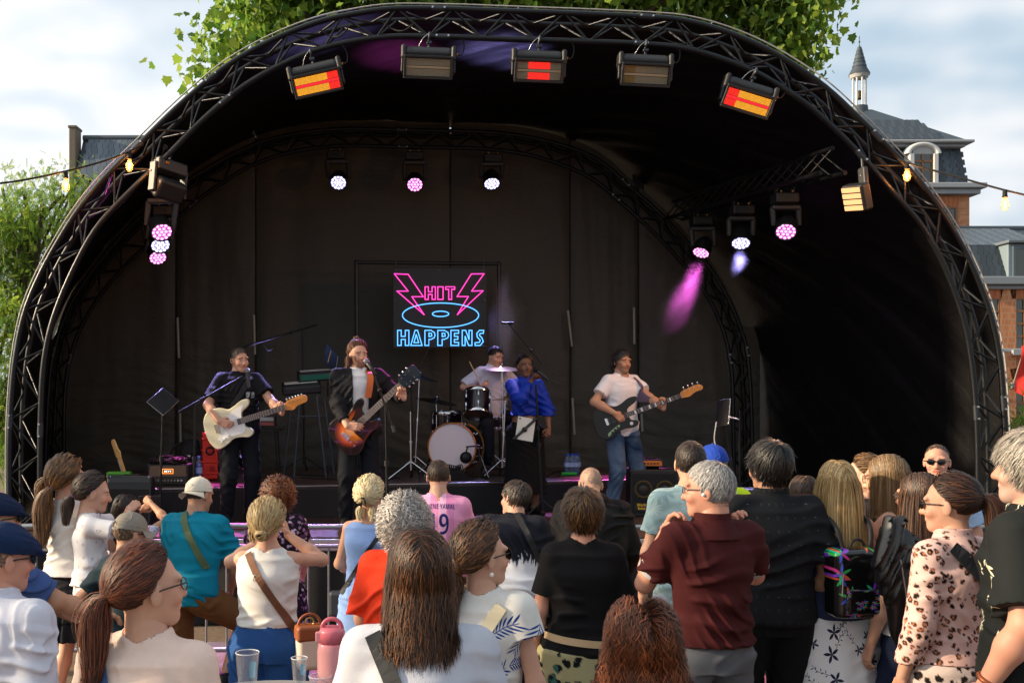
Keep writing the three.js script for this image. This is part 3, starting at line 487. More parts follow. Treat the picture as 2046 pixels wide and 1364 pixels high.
  if (o.bottom) {
    const t = o.bottom, inf = t.inf ?? 0.012, wr = t.wr ?? 0.006, seed = rnd() * 20, base = lin(t.color ?? 0x333333), waist = t.waist ?? 1.03; let f, name = t.name ?? 'trousers', lo, hi;
    if (t.skirt) {
      const hem = t.hem ?? 0.45, r1 = t.r ?? 0.24, np = t.pleats ?? 14, pa = t.pleat ?? 0.05, top0 = W(waist) + inf, mid0 = W(0.93) + inf + 0.03;
      f = (x, y, z) => { const u = clamp((0.93 - y) / (0.93 - hem), 0, 1), R = y > 0.93 ? lerp(mid0, top0, sstep(0.93, waist, y)) : lerp(mid0, r1, u), a = Math.atan2(z, x), q = hyp(x, z * lerp(1.38, 1.12, u)), tier = t.tiers ? 0.016 * (((0.93 - y) / (0.93 - hem) * t.tiers) % 1) : 0, pl = pa * u * Math.sin(a * np + 2 * fbm(x * 4, y * 3, z * 4 + seed, 2) * 3); let d = (q - R * (1 + pl) - tier) * 0.82; return Math.max(d, y - waist, hem - y) + wr * 0.6 * folds(x, y, z, seed); };
      lo = [-r1 - 0.12, hem - 0.04, -r1 - 0.12]; hi = [r1 + 0.12, waist + 0.04, r1 + 0.12];
    } else {
      const len = t.len ?? 2, lc = [];
      for (const l of legs) {
        const a = 0.086 * lr + inf + (t.loose ?? 0) * 0.6, b = 0.056 * lr + inf + (t.loose ?? 0.006), c = capsule(l.hip, l.K, a, b * 1.06), c2 = capsule(l.K, l.A.clone().add(v3(0, -0.01, 0)), b * 1.04, 0.04 + inf + (t.loose ?? 0.006) * 1.3), e = len <= 1 ? l.hip.clone().lerp(l.K, len) : l.K.clone().lerp(l.A, len - 1), d = (len <= 1 ? l.K.clone().sub(l.hip) : l.A.clone().sub(l.K)).normalize();
        lc.push((x, y, z) => { let q = len <= 1 ? Math.max(c(x, y, z), (x - e.x) * d.x + (y - e.y) * d.y + (z - e.z) * d.z) : smin(c(x, y, z), Math.max(c2(x, y, z), (x - e.x) * d.x + (y - e.y) * d.y + (z - e.z) * d.z), 0.02); return q; });
      }
      f = (x, y, z) => { let d = pelvis(x, y, z, inf + (t.seat ?? 0)); for (const c of lc) d = smin(d, c(x, y, z), 0.02); if (z < 0) d = smax(d, -(hyp(x * 1.3, (y - 0.83) * 0.3, (z + 0.15)) - 0.012), 0.03); return Math.max(d, y - waist) + wr * folds(x * 1.2, y * 0.9, z * 1.2, seed); };
      [lo, hi] = bound([v3(0.2, waist, 0.16), v3(-0.2, waist, -0.16), ...legs.flatMap(l => [l.hip, l.K, l.A])], 0.14 + (t.loose ?? 0));
    }
    const hc = clamp((t.fine ? 0.9 : 1.7) * px / k, 0.0065, 0.015);
    mesh(name, paint(nets(f, lo, hi, hc), t.pattern ? (x, y, z) => t.pattern(x, y, z, P) ?? base : (x, y, z) => { const n = 1 + 0.22 * fbm(x * 12, y * 12, z * 12, 3); return [base[0] * n, base[1] * n, base[2] * n]; }, t.map ? (x, y, z) => [Math.atan2(x, -z) * 0.45, y * 2] : null), clothMat(t.rough ?? 0.9, t.map), root);
    P.bottomF = f;
  }
  if (o.shoes !== null) for (const l of legs) {
    const a = capsule(l.A.clone().add(v3(0, -0.005, -0.02)), l.toe.clone().add(v3(0, 0.005, 0)), 0.05, 0.04), b = capsule(l.A.clone().add(v3(0, -0.03, -0.045)), l.A.clone().add(v3(0, o.boots ?? 0.02, -0.01)), 0.043, 0.05), fl = l.toe.y - 0.03;
    const f = (x, y, z) => Math.max(smin(a(x, y, z), b(x, y, z), 0.02), fl - y, y - l.A.y - 0.045 - (o.boots ?? 0)), [lo, hi] = bound([l.A, l.toe, l.A.clone().add(v3(0, o.boots ?? 0, 0))], 0.1), c = lin(o.shoes ?? 0x1c1c1e), c2 = lin(o.sole ?? 0x444444);
    mesh('shoe', paint(nets(f, lo, hi, 0.0125), (x, y) => y < fl + 0.02 ? c2 : c), clothMat(0.6), root);
  }
  if (hair && hair.style !== 'none') {
    const gl = v3(0, -1, 0).applyQuaternion(Qhi).normalize(), eps = 0.004, hl2 = p => p.clone().sub(Hc).applyQuaternion(Qhi).multiplyScalar(1 / hs);
    const clothD = (x, y, z) => Math.min(topF ? topF(x, y, z) : 9, bodyF(x, y, z));
    const collide = (p, m) => { const q = headLocal(p), d = clothD(q.x, q.y, q.z); if (d < m) { const gx = clothD(q.x + eps, q.y, q.z) - d, gy = clothD(q.x, q.y + eps, q.z) - d, gz = clothD(q.x, q.y, q.z + eps) - d, l = hyp(gx, gy, gz) + 1e-9, bk = q.z < 0.05 ? -0.8 : 0.5, vx = gx / l * 0.22, vy = gy / l * 0.1, vz = gz / l + bk, vl = hyp(vx, vy, vz) + 1e-6, s = Math.min(0.06, (m - d) * 1.2) / vl; q.x += vx * s; q.y += vy * s; q.z += vz * s; p.copy(hl2(q)); } };
    const g = strands(hair, { rnd, toLocal: headLocal, dir: d => d.applyQuaternion(Qh), grav: gl, collide: hair.free ? null : collide, allowed });
    mesh('hair', g, hairMat, root);
    for (const b of hair.bands ?? []) { const r = b.r ?? 0.016; mesh('hair_tie', new THREE.TorusGeometry(r, b.t ?? 0.006, 7, 16).scale(1, 1, 1.3).applyQuaternion(new THREE.Quaternion().setFromUnitVectors(v3(0, 0, 1), v3(...b.n).normalize())).translate(...b.at).scale(hs, hs, hs).applyQuaternion(Qh).translate(Hc.x, Hc.y, Hc.z), M(b.color, 0.8), root); }
  }
  P.onHead = (name, geos, material) => { const m = mesh(name, geos, material, root); m.position.copy(Hc); m.quaternion.copy(Qh); m.scale.setScalar(hs); return m; };
  P.topF = topF; P.bodyF = bodyF; P.toT = toT;
  if (o.more) o.more(P);
  return P;
}
// things worn
function glasses(P, opt = {}) {
  const up = opt.up, c = opt.color ?? 0x15120f, mt = M(c, 0.35, opt.metal ?? 0), g = [];
  const y = up ? 0.095 : 0.006, z = up ? 0.062 : 0.1, rx = opt.rx ?? 0.022, ry = opt.ry ?? 0.019;
  for (const s of [-1, 1]) { g.push(new THREE.TorusGeometry(1, 0.09, 6, 18).scale(rx, ry, 0.02).translate(s * 0.031, y, z)); g.push(rod(v3(s * 0.052, y + 0.006, z - 0.004), v3(s * 0.082, y + (up ? -0.05 : 0.005), up ? 0.0 : 0.02), 0.0026), rod(v3(s * 0.082, y + (up ? -0.05 : 0.005), up ? 0.0 : 0.02), v3(s * 0.083, y - (up ? 0.09 : 0.004), -0.03), 0.0028)); }
  g.push(rod(v3(-0.011, y + 0.004, z + 0.002), v3(0.011, y + 0.004, z + 0.002), 0.0025));
  const lens = [-1, 1].map(s => new THREE.SphereGeometry(1, 12, 8).scale(rx * 0.96, ry * 0.96, 0.003).translate(s * 0.031, y, z));
  P.onHead('glasses_frame', g, mt); for (const l of lens) P.onHead('glasses_lens', l, opt.dark ? M(opt.lens ?? 0x0b0b0d, 0.08) : M(0xffffff, 0.05, 0, { transmission: 1, thickness: 0 }));
}
function cap(P, color, opt = {}) {                            // baseball cap; opt.back: worn backwards
  const s = opt.back ? -1 : 1, c = lin(color), g = nets((x, y, z) => { const d = sdEll(x, y - 0.035, z + 0.012, 0.089, 0.103, 0.108), a = Math.atan2(x, z), seam = Math.abs(((a / (Math.PI / 3) + 9) % 1) - 0.5) > 0.46 ? -0.0018 : 0; let q = Math.max(d + seam, (opt.rim ?? 0.028) - y + z * s * -0.1); if (opt.hole) q = Math.max(q, -(hyp(x, y - 0.045, (z + 0.11 * s)) - 0.035)); return q + 0.0016 * folds(x * 3, y * 3, z * 3, 2); }, [-0.11, 0.0, -0.14], [0.11, 0.16, 0.13], clamp(P.px * 0.9 / P.k, 0.005, 0.008));
  P.onHead('cap_crown', paint(g, (x, y, z) => { const n = 1 + 0.12 * fbm(x * 40, y * 40, z * 40, 2); return [c[0] * n, c[1] * n, c[2] * n]; }), clothMat(0.85));
  const vz = gridMesh(16, 10, (u, v) => { const a = lerp(-1.15, 1.15, u), r = lerp(0.083, 0.083 + 0.072 * Math.pow(Math.cos(a * 0.9), 0.7), v); return v3(Math.sin(a) * r * 0.98, 0.036 - v * 0.026 - 0.03 * Math.pow(Math.sin(a), 2) * v + (opt.vy ?? 0), s * (Math.cos(a) * r + 0.008 - (s < 0 ? -0.008 : 0.0) - 0.012)); });
  const vz2 = vz.clone().translate(0, -0.005, 0);
  P.onHead('cap_visor', [vz, vz2], M(color, 0.85, 0, { side: THREE.DoubleSide }));
  P.onHead('cap_button', ball(0.007, v3(0, 0.139, -0.012)), M(color, 0.85));
}
function flatCap(P, color) {
  const c = lin(color), g = nets((x, y, z) => { let d = sdEll(x, y - 0.068 + z * 0.22, z - 0.004, 0.1, 0.058, 0.128); d = smin(d, sdEll(x, y - 0.04, z + 0.012, 0.089, 0.1, 0.105), 0.03); d = Math.max(d, 0.032 - y - z * 0.12); d = smin(d, Math.max(sdEll(x, y - 0.036 + (z - 0.1) * 0.45, z - 0.1, 0.07, 0.012, 0.055), 0), 0.012); return d + 0.0022 * folds(x * 3, y * 3, z * 3, 5); }, [-0.13, -0.02, -0.16], [0.13, 0.16, 0.19], clamp(P.px * 0.9 / P.k, 0.005, 0.008));
  P.onHead('flat_cap', paint(g, (x, y, z) => { const n = 1 + 0.25 * fbm(x * 60, y * 60, z * 60, 2); return [c[0] * n, c[1] * n, c[2] * n]; }), clothMat(0.9));
}
function strap(P, name, from, to, width, color, opt = {}) {     // a band on the back of the clothes from [x, y] to [x, y], with a thickness
  const n = 26, L = [], R = [], out = [], sgn = opt.front ? 1 : -1, F0 = (x, y, z) => Math.min(P.topF ? P.topF(x, y, z) : 9, P.bodyF(x, y, z), P.bottomF ? P.bottomF(x, y, z) : 9);
  const dx = to[0] - from[0], dy = to[1] - from[1], l = hyp(dx, dy), nx = -dy / l, ny = dx / l, G = [];
  const hit = (x, y) => { let z = sgn * 0.32; for (let i = 0; i < 60; i++) { const q = P.T(v3(x, y, z)), d = F0(q.x, q.y, q.z); if (d < 0.004) break; z -= sgn * Math.max(0.0025, d * 0.6); if (z * sgn < -0.05) break; } return z; };
  const zs = []; for (let i = 0; i <= n; i++) { const t = i / n, x = from[0] + dx * t + (opt.bow ?? 0) * Math.sin(Math.PI * t), y = from[1] + dy * t; zs.push([x, y, hit(x + nx * width * 0.3, y + ny * width * 0.3), hit(x - nx * width * 0.3, y - ny * width * 0.3)]); }
  const rows = zs.map(([x, y, za, zb], i) => { const a = (zs[Math.max(0, i - 1)][2] + za + zs[Math.min(n, i + 1)][2]) / 3, b = (zs[Math.max(0, i - 1)][3] + zb + zs[Math.min(n, i + 1)][3]) / 3, h = width / 2, o1 = sgn * 0.004, o2 = sgn * 0.0085; return [v3(x + nx * h, y + ny * h, a + o1), v3(x + nx * h, y + ny * h, a + o2), v3(x - nx * h, y - ny * h, b + o2), v3(x - nx * h, y - ny * h, b + o1)].map(P.T); });
  const pos = [], idx = []; rows.forEach((r, i) => { r.forEach(p => pos.push(p.x, p.y, p.z)); if (i < n) for (let k = 0; k < 4; k++) { const a = i * 4 + k, b = i * 4 + (k + 1) % 4, c = a + 4, d = b + 4; idx.push(a, c, b, b, c, d); } });
  const g = new THREE.BufferGeometry(); g.setAttribute('position', new THREE.Float32BufferAttribute(pos, 3)); g.setIndex(idx); const gg = g.toNonIndexed(); gg.computeVertexNormals();
  return mesh(name, gg, M(color, opt.rough ?? 0.7), P.root);
}
// ---------------------------------------------------------------- prints
const wrap = k => (x, y, z) => [Math.atan2(x, -z) * 0.2 * k, y * k];                 // print laid round the body
const petal = (g, x, y, l, w, a) => { g.save(); g.translate(x, y); g.rotate(a); g.beginPath(); g.moveTo(0, 0); g.quadraticCurveTo(l * 0.5, -w, l, 0); g.quadraticCurveTo(l * 0.5, w, 0, 0); g.fill(); g.restore(); };
const tiled = (n, bg, draw, seed) => canvasTex(n, n, (g) => { g.fillStyle = bg; g.fillRect(0, 0, n, n); const r = Rng(seed); draw(g, r, n, (x, y, f) => { for (const dx of [-n, 0, n]) for (const dy of [-n, 0, n]) { g.save(); g.translate(x + dx, y + dy); f(); g.restore(); } }); });
const texHearts = tiled(512, '#d6d4d8', (g, r, n, rep) => { g.strokeStyle = '#2a2c46'; for (let i = 0; i < 14; i++) { const a = r() - 0.5, s = 9 + r() * 6; g.lineWidth = 2.6; rep(((i % 4) + 0.2 + 0.5 * r()) * n / 4, ((i / 4 | 0) + 0.2 + 0.5 * r()) * n / 4, () => { g.rotate(a); g.beginPath(); g.moveTo(0, s); g.bezierCurveTo(-s * 2, -s * 0.4, -s * 0.8, -s * 1.6, 0, -s * 0.5); g.bezierCurveTo(s * 0.8, -s * 1.6, s * 2, -s * 0.4, 0, s); g.stroke(); }); } }, 3);
const texFern = tiled(512, '#d4d2cc', (g, r, n, rep) => { g.fillStyle = '#1f3a86'; g.strokeStyle = '#1f3a86'; for (let i = 0; i < 6; i++) { const a = r() * 6.28, L = 120 + r() * 70; rep(r() * n, r() * n, () => { g.rotate(a); g.lineWidth = 4; g.beginPath(); g.moveTo(0, 0); g.lineTo(L, 0); g.stroke(); for (let k = 0; k < 6; k++) for (const s of [-1, 1]) petal(g, k * L / 6, 0, L * 0.42, 9, s * 0.7); }); } }, 8);
const texFlora = tiled(512, '#dfe1e6', (g, r, n, rep) => { g.fillStyle = '#1d2740'; g.strokeStyle = '#1d2740'; for (let i = 0; i < 15; i++) { const a = r() * 6.28, q = 30 + r() * 18; rep(r() * n, r() * n, () => { g.rotate(a); for (let k = 0; k < 5; k++) petal(g, 0, 0, q, q * 0.34, k * 1.257); g.lineWidth = 2; g.beginPath(); g.moveTo(0, 0); g.bezierCurveTo(20, 60, -30, 90, 10, 140); g.stroke(); for (let k = 0; k < 7; k++) petal(g, 4 * Math.sin(k), 50 + k * 13, 17, 5, k % 2 ? 0.5 : 2.6); }); } }, 5);
const texLeafPale = tiled(512, '#86a0a6', (g, r, n, rep) => { for (let i = 0; i < 16; i++) { const a = r() * 6.28, q = 50 + r() * 40, c = r() < 0.5 ? '#738d95' : '#98afb3'; rep(r() * n, r() * n, () => { g.fillStyle = c; g.rotate(a); for (let k = 0; k < 7; k++) petal(g, 0, 0, q, q * 0.2, k * 0.5); }); } }, 12);
const texDots = tiled(512, '#17191d', (g, r, n, rep) => { g.fillStyle = '#465963'; g.strokeStyle = '#34444c'; for (let i = 0; i < 8; i++) for (let j = 0; j < 8; j++) { const k = (i * 5 + j * 3) % 7, x = (i + 0.5) * 64, y = (j + 0.5) * 64; rep(x, y, () => { g.lineWidth = 2; if (k === 0) { g.beginPath(); g.arc(0, 0, 8, 0, 6.3); g.stroke(); } else if (k === 3) { g.beginPath(); g.moveTo(-6, -6); g.lineTo(6, 6); g.moveTo(6, -6); g.lineTo(-6, 6); g.stroke(); } else g.fillRect(-2, -2, 5, 5); }); } }, 9);
const texLeafDark = tiled(512, '#15191a', (g, r, n, rep) => { for (let i = 0; i < 13; i++) { const a = r() * 6.28, q = 30 + r() * 26; rep(r() * n, r() * n, () => { g.fillStyle = '#b9b9a0'; g.rotate(a); for (let k = 0; k < 4; k++) petal(g, k * 9, 0, q * 0.8, q * 0.24, k * 0.75 - 1.1); }); } }, 21);
const texShirtBack = canvasTex(512, 512, (g) => {                 // pale pink football jersey: name over number
  g.fillStyle = '#e79ac0'; g.fillRect(0, 0, 512, 512); const b = ['#f0add0', '#e38fbb', '#f2b4d4', '#df8ab8']; for (let i = 0; i < 4; i++) { g.fillStyle = b[i]; g.fillRect(96 + i * 80, 0, 80, 512); }
  g.fillStyle = '#262a6a'; g.textAlign = 'center'; g.font = 'bold 50px sans-serif'; g.save(); g.translate(256, 178); g.scale(0.92, 1); g.fillText('LAMINE YAMAL', 0, 0); g.restore();
  g.font = 'bold 210px sans-serif'; g.fillText('19', 256, 362); g.strokeStyle = '#e8a6c8'; g.lineWidth = 4; g.strokeText('19', 256, 362);
  g.fillStyle = '#d9b320'; g.fillRect(238, 104, 36, 12); g.fillStyle = '#b02020'; for (let i = 0; i < 4; i++) g.fillRect(241 + i * 9, 104, 4, 12);
});
const worley = (x, y, z) => { const X = Math.floor(x), Y = Math.floor(y), Z = Math.floor(z); let a = 9, b = 9, id = 0; for (let i = -1; i < 2; i++) for (let j = -1; j < 2; j++) for (let k = -1; k < 2; k++) { let h = Math.imul((X + i) * 374761393 + (Y + j) * 668265263 + (Z + k) * 2147483647 | 0, 1274126177); h ^= h >>> 13; const r = s => { const q = Math.imul(h ^ s, 1103515245) >>> 8 & 0xffff; return q / 65535; }; const d = hyp(X + i + r(11) - x, Y + j + r(57) - y, Z + k + r(91) - z); if (d < a) { b = a; a = d; id = r(33); } else if (d < b) b = d; } return [a, b, id]; };
const leopard = (k, ground, spot, rim, warp = 0.6) => (x, y, z) => { const n = 0.3 * warp; const [a, b, id] = worley(x * k + n * noise.noise(x * k * 1.7, y * k * 1.7, z * k), y * k * 0.85 + n * noise.noise(y * k * 2, z * k, 4), z * k * 0.7); const ang = noise.noise(x * k * 2.6, y * k * 2.6, z * k * 2 + id * 9); if (b - a < 0.16) return ground; if (a < 0.2) return spot; if (a < 0.43 && ang > -0.28) return rim; return a < 0.43 ? spot : ground; };
const ditsy = (k, bg, cs) => (x, y, z) => { const [a, , id] = worley(x * k, y * k, z * k); return a < 0.42 ? cs[Math.floor(id * cs.length) % cs.length] : bg; };

// hair kinds
const hShort = (color, alt, m = {}) => ({ color, alt, flow: 'crown', len: 0.045, n: 1500, T: 0.013, w: 0.006, seg: 5, jit: 0.3, ...m });
const hLong = (color, alt, m = {}) => ({ color, alt, flow: 'down', len: 0.36, n: 1800, T: 0.016, w: 0.006, seg: 11, jit: 0.14, ...m });
const hTie = (color, alt, tie, m = {}) => ({ color, alt, flow: 'tie', tie, len: 0.24, n: 1400, T: 0.009, w: 0.006, seg: 8, jit: 0.13, ...m });
const hCurl = (color, alt, m = {}) => ({ color, alt, flow: 'crown', len: 0.12, n: 1800, T: 0.045, w: 0.005, seg: 13, curl: 0.010, pitch: 0.04, lift: 0.45, ...m });

// ---------------------------------------------------------------- the crowd, seen mostly from behind
person({ label: 'man in white shirt and navy flat cap at bottom left corner', u: 6, v: 1052, s: 590, face: 28, head: [-18, 4], skin: 'red', fat: 1.12, shoulder: 1.05, top: { color: 0xc6c9d6, sleeve: 1.9, hem: 0.8, collar: 1, wr: 0.008, inf: 0.022 }, bottom: { color: 0x3a4254 }, hair: hShort(0x6a5a4c, 0x9a8a7c, { len: 0.012, T: 0.003, n: 900, stubble: 1 }), more: P => { flatCap(P, 0x16294a); glasses(P, { dark: 1, color: 0x14202c, lens: 0x1d5a70 }); } });
person({ label: 'man in navy flat cap and dark sunglasses behind white-shirted man at left edge', u: -8, v: 990, s: 440, face: 40, head: [-15], skin: 'tan', fat: 1.1, armRt: { t: [0.24, 1.12, 0.42], hd: [0.1, -0.2, 1], palm: [0, -1, 0] }, armL: { t: [0.1, 1.1, 0.4] }, top: { color: 0x3c5488, sleeve: 0.8, hem: 0.85 }, bottom: { color: 0x2b3042 }, hair: hShort(0x5a4a3c, 0x8a7a6c, { len: 0.012, T: 0.003, n: 500, stubble: 1 }), more: P => { flatCap(P, 0x14233f); glasses(P, { dark: 1 }); } });
person({ label: 'girl with long brown ponytail, white top and black tiered skirt by left truss', u: 134, v: 916, s: 310, face: 38, fem: 1, headScale: 1.12, fat: 0.86, shoulder: 0.92, armL: { t: [0.14, 1.05, 0.4] }, armRt: { t: [0.14, 1.05, 0.4] }, top: { color: 0xd2ceca, sleeve: 0.25, hem: 0.98, flare: 0.05, inf: 0.03 }, bottom: { name: 'skirt', skirt: 1, color: 0x15161c, hem: 0.55, r: 0.23, tiers: 3, pleats: 22, pleat: 0.07 }, hair: hTie(0x4a2f1a, 0x9a6a38, [0.0, -0.05, -0.115], { T: 0.018, jit: 0.26, n: 1500, tails: [{ at: [0, -0.06, -0.12], dir: [0.1, -0.6, -0.7], len: 0.37, r: 0.05, n: 900, wave: 0.012, fall: 0.6 }, { at: [0.05, 0.0, -0.1], dir: [0.5, -0.4, -0.5], len: 0.2, r: 0.06, n: 60, wave: 0.02 }], bands: [{ at: [0, -0.056, -0.12], n: [0, 0.6, 0.7], color: 0x4a5a9a, t: 0.008 }] }), more: P => P.onHead('hair_clip', new THREE.TorusGeometry(0.088, 0.004, 6, 24, 2.4).rotateZ(0.35).translate(0, 0.035, 0.045), M(0xd08a80, 0.4)) });
person({ label: 'girl with dark ponytail in white heart-print shirt holding up her hands', u: 186, v: 948, s: 320, face: 70, head: [0, 8], fem: 1, headScale: 1.1, fat: 0.86, shoulder: 0.92, armRt: { t: [0.05, 1.5, 0.26], pole: [1, -0.5, 0.4], hd: [-0.3, 0.6, 0.6], palm: [-0.6, 0, 0.5], curl: 0.8 }, armL: { t: [0.05, 1.5, 0.26], pole: [1, -0.5, 0.4], hd: [-0.3, 0.6, 0.6], palm: [-0.6, 0, 0.5], curl: 0.8 }, top: { color: 0xffffff, map: texHearts, uv: wrap(2.6), sleeve: 0.6, hem: 1.0, inf: 0.026, flare: 0.02 }, bottom: { color: 0xd8d6dc, len: 0.55, loose: 0.03, name: 'shorts' }, hair: hTie(0x1c100b, 0x4a2a18, [0.0, -0.02, -0.115], { tails: [{ at: [0, -0.03, -0.12], dir: [0, -0.5, -0.8], len: 0.2, r: 0.034, n: 600, fall: 0.5 }], bands: [{ at: [0, -0.026, -0.12], n: [0, 0.5, 0.8], color: 0x9a5ac0, t: 0.008 }] }) });
{
  const P = person({ label: 'dark-haired girl with raised arm taking a picture behind grey cap man', u: 252, v: 988, s: 300, face: 20, fem: 1, headScale: 1.08, fat: 0.9, armRt: { t: [0.04, 1.66, 0.3], pole: [1, -0.3, 0.2], hd: [-0.8, 0.4, 0.2], palm: [0, 0, 1], curl: 0.7 }, armL: { t: [0.06, 1.6, 0.3], pole: [1, -0.5, 0.2], hd: [-0.7, 0.5, 0.2], palm: [0, 0, 1], curl: 0.6 }, skin: 'tan', top: { color: 0xffffff, pattern: ditsy(44, lin(0xcfd6ea), [lin(0x3a4f9a), lin(0x8aa0d0), lin(0xb03a4a)]), sleeve: 0.55, hem: 0.95, fine: 1 }, bottom: { color: 0x2b3042 }, hair: hLong(0x140c09, 0x2e1a10, { len: 0.3, n: 1200 }) });
  const w = P.root.localToWorld(P.arms[1].W.clone().add(P.arms[0].W).multiplyScalar(0.5)).add(v3(0.0, 0.03, -0.1));
  const t = thing('phone', 'dark phone held up by girl behind grey cap man', 'phone', w, 0.2); mesh('phone_body', rbox(0.15, 0.075, 0.009, 0.004), M(0x1a1418, 0.3), t); mesh('camera_bump', rbox(0.03, 0.03, 0.004, 0.002, 0.05, 0.015, -0.006), M(0x0c0c0c, 0.2), t);
}
person({ label: 'man in grey baseball cap and dark teal shirt with hand on hip', u: 262, v: 1027, s: 395, face: 42, head: [-8, 0], skin: 'tan', armL: { t: [0.17, 1.02, -0.02], pole: [1, 0, -0.5], hd: [-0.3, -0.4, 0.8] }, armRt: { t: [0.17, 1.02, -0.02], pole: [1, 0, -0.5] }, lean: [6, 0, 0], top: { color: 0x1e3038, sleeve: 0.72, hem: 0.84, pattern: (x, y, z) => { const q = (Math.sin(x * 420) * Math.sin(y * 420) > 0.2) ? 0.75 : 1; return [0.016 * q, 0.036 * q, 0.048 * q]; } }, bottom: { color: 0x2a2d33 }, hair: hShort(0x5a4636, 0x8a7460, { len: 0.018, T: 0.004, n: 800 }), more: P => { cap(P, 0x827c72, { hole: 1 }); glasses(P, { dark: 1, lens: 0x2a7aa0 }); P.onHead('cap_buckle', rbox(0.02, 0.012, 0.005, 0.002, 0.03, 0.034, -0.108), steel); } });
person({ label: 'woman with auburn ponytail and glasses in beige top, large in front', u: 296, v: 1096, s: 725, face: 16, head: [-38, -4, 0], fem: 0.8, shoulder: 1.08, fat: 1.08, top: { color: 0xdfc6b8, sleeve: 0.6, hem: 0.85, wr: 0.0075 }, bottom: { color: 0x39435a }, hair: hTie(0x3a1a10, 0x8a4420, [0.0, 0.0, -0.118], { n: 5600, w: 0.0021, seg: 10, T: 0.01, len: 0.25, jit: 0.12, tails: [{ at: [0, 0, -0.122], dir: [0.0, -0.3, -1], len: 0.31, r: 0.036, n: 1700, fall: 0.62, seg: 11, wave: 0.008 }, { at: [0, 0, -0.122], dir: [0.5, -0.3, -1], len: 0.2, r: 0.05, n: 50, wave: 0.02 }], bands: [{ at: [0, -0.001, -0.121], n: [0, 0.3, 1], color: 0xcdbfa4, r: 0.019, t: 0.009 }] }), more: P => { glasses(P, { color: 0x3a2a22 }); strap(P, 'bag_strap', [0.115, 1.47], [-0.12, 1.0], 0.045, 0x2c4a74); } });
person({ label: 'man in bright teal shirt with cream cap worn backwards', u: 398, v: 957, s: 312, face: 14, head: [-20, 0], lean: [14, 0, 0], skin: 'tan', fat: 1.16, shoulder: 1.08, armL: { t: [0.12, 1.1, 0.34] }, armRt: { t: [0.2, 1.02, 0.3], pole: [1, -0.2, -0.4] }, legR: { t: [0.2, 0.3, 0.16], pole: [0.7, 0.1, 1] }, top: { color: 0x067a94, sleeve: 0.75, hem: 0.86, wr: 0.009, inf: 0.022 }, bottom: { color: 0x6f4a2a, name: 'shorts', len: 0.92, loose: 0.025 }, hair: hShort(0x2a2018, 0x4a3a2c, { len: 0.015, T: 0.004, n: 700 }), more: P => { cap(P, 0xd0c8b8, { back: 1, vy: -0.01 }); strap(P, 'bag_strap', [0.06, 1.49], [-0.17, 1.1], 0.045, 0x4c5c3a); P.onHead('cap_stitching', [tube([v3(0.035, 0.075, -0.108), v3(0.03, 0.06, -0.114), v3(0.02, 0.06, -0.115)], 0.0022, 8), new THREE.TorusGeometry(0.007, 0.0022, 5, 10).rotateY(0.1).translate(0.01, 0.065, -0.1165), tube([v3(0, 0.072, -0.1165), v3(-0.006, 0.06, -0.1165), v3(-0.012, 0.072, -0.116)], 0.0022, 8), new THREE.TorusGeometry(0.007, 0.0022, 5, 10).translate(-0.022, 0.065, -0.115)], M(0xf0ece0, 0.7)); } });
{
  const P = person({ label: 'blonde woman in white tank top with brown crossbody strap and blue trousers', u: 535, v: 1002, s: 400, face: 4, head: [-6, -4], fem: 1, fat: 1.14, skin: 'fair', armRt: { t: [0.07, 1.52, 0.24], pole: [1, -0.7, 0.1], hd: [-0.3, 0.9, 0.3], palm: [-1, 0, 0], curl: 0.7 }, armL: { t: [0.07, 1.5, 0.24], pole: [1, -0.7, 0.0], hd: [-0.3, 0.9, 0.3], palm: [-1, 0, 0], curl: 0.7 }, top: { color: 0xd4d2ce, sleeve: 0, hem: 1.045, topY: 1.485, wr: 0.004, name: 'tank_top', inf: 0.012 }, bottom: { color: 0x27508a, waist: 1.085, loose: 0.045, seat: 0.012, wr: 0.01 }, hair: hTie(0x8a6a3c, 0xdcc490, [0.0, -0.03, -0.11], { n: 2200, w: 0.0042, T: 0.018, jit: 0.22, altPow: 0.8, buns: [{ c: [0, -0.045, -0.12], r: 0.036, n: 420, s: [1.25, 1, 0.9] }], tails: [{ at: [0.07, 0.0, -0.02], dir: [0.4, -1, 0], len: 0.12, r: 0.03, n: 50, wave: 0.01 }] }), more: P => { strap(P, 'bag_strap', [0.1, 1.46], [-0.19, 1.0], 0.04, 0x6b432a, { bow: 0.0 }); mesh('strap_buckle', new THREE.TorusGeometry(0.02, 0.004, 6, 4).rotateZ(0.9).translate(0.035, 1.33, -0.148), M(0xc9c2b0, 0.3, 0.8), P.root); } });
  const b = thing('handbag', 'cream and tan handbag hanging at hip of blonde woman in white', 'handbag', at(618, 1296, F / 410), 0.3); mesh('bag_body', rbox(0.13, 0.2, 0.09, 0.03), M(0xd8c4b4, 0.5), b); mesh('bag_flap', rbox(0.14, 0.08, 0.1, 0.02, 0, 0.08, 0), M(0x8a4a26, 0.5), b); mesh('bag_ring', new THREE.TorusGeometry(0.022, 0.004, 6, 16).translate(0, 0.13, 0), M(0xc8b070, 0.3, 0.9), b); mesh('bag_handle', new THREE.TorusGeometry(0.055, 0.007, 6, 16, Math.PI).translate(0, 0.115, 0), M(0x8a4a26, 0.5), b);
}
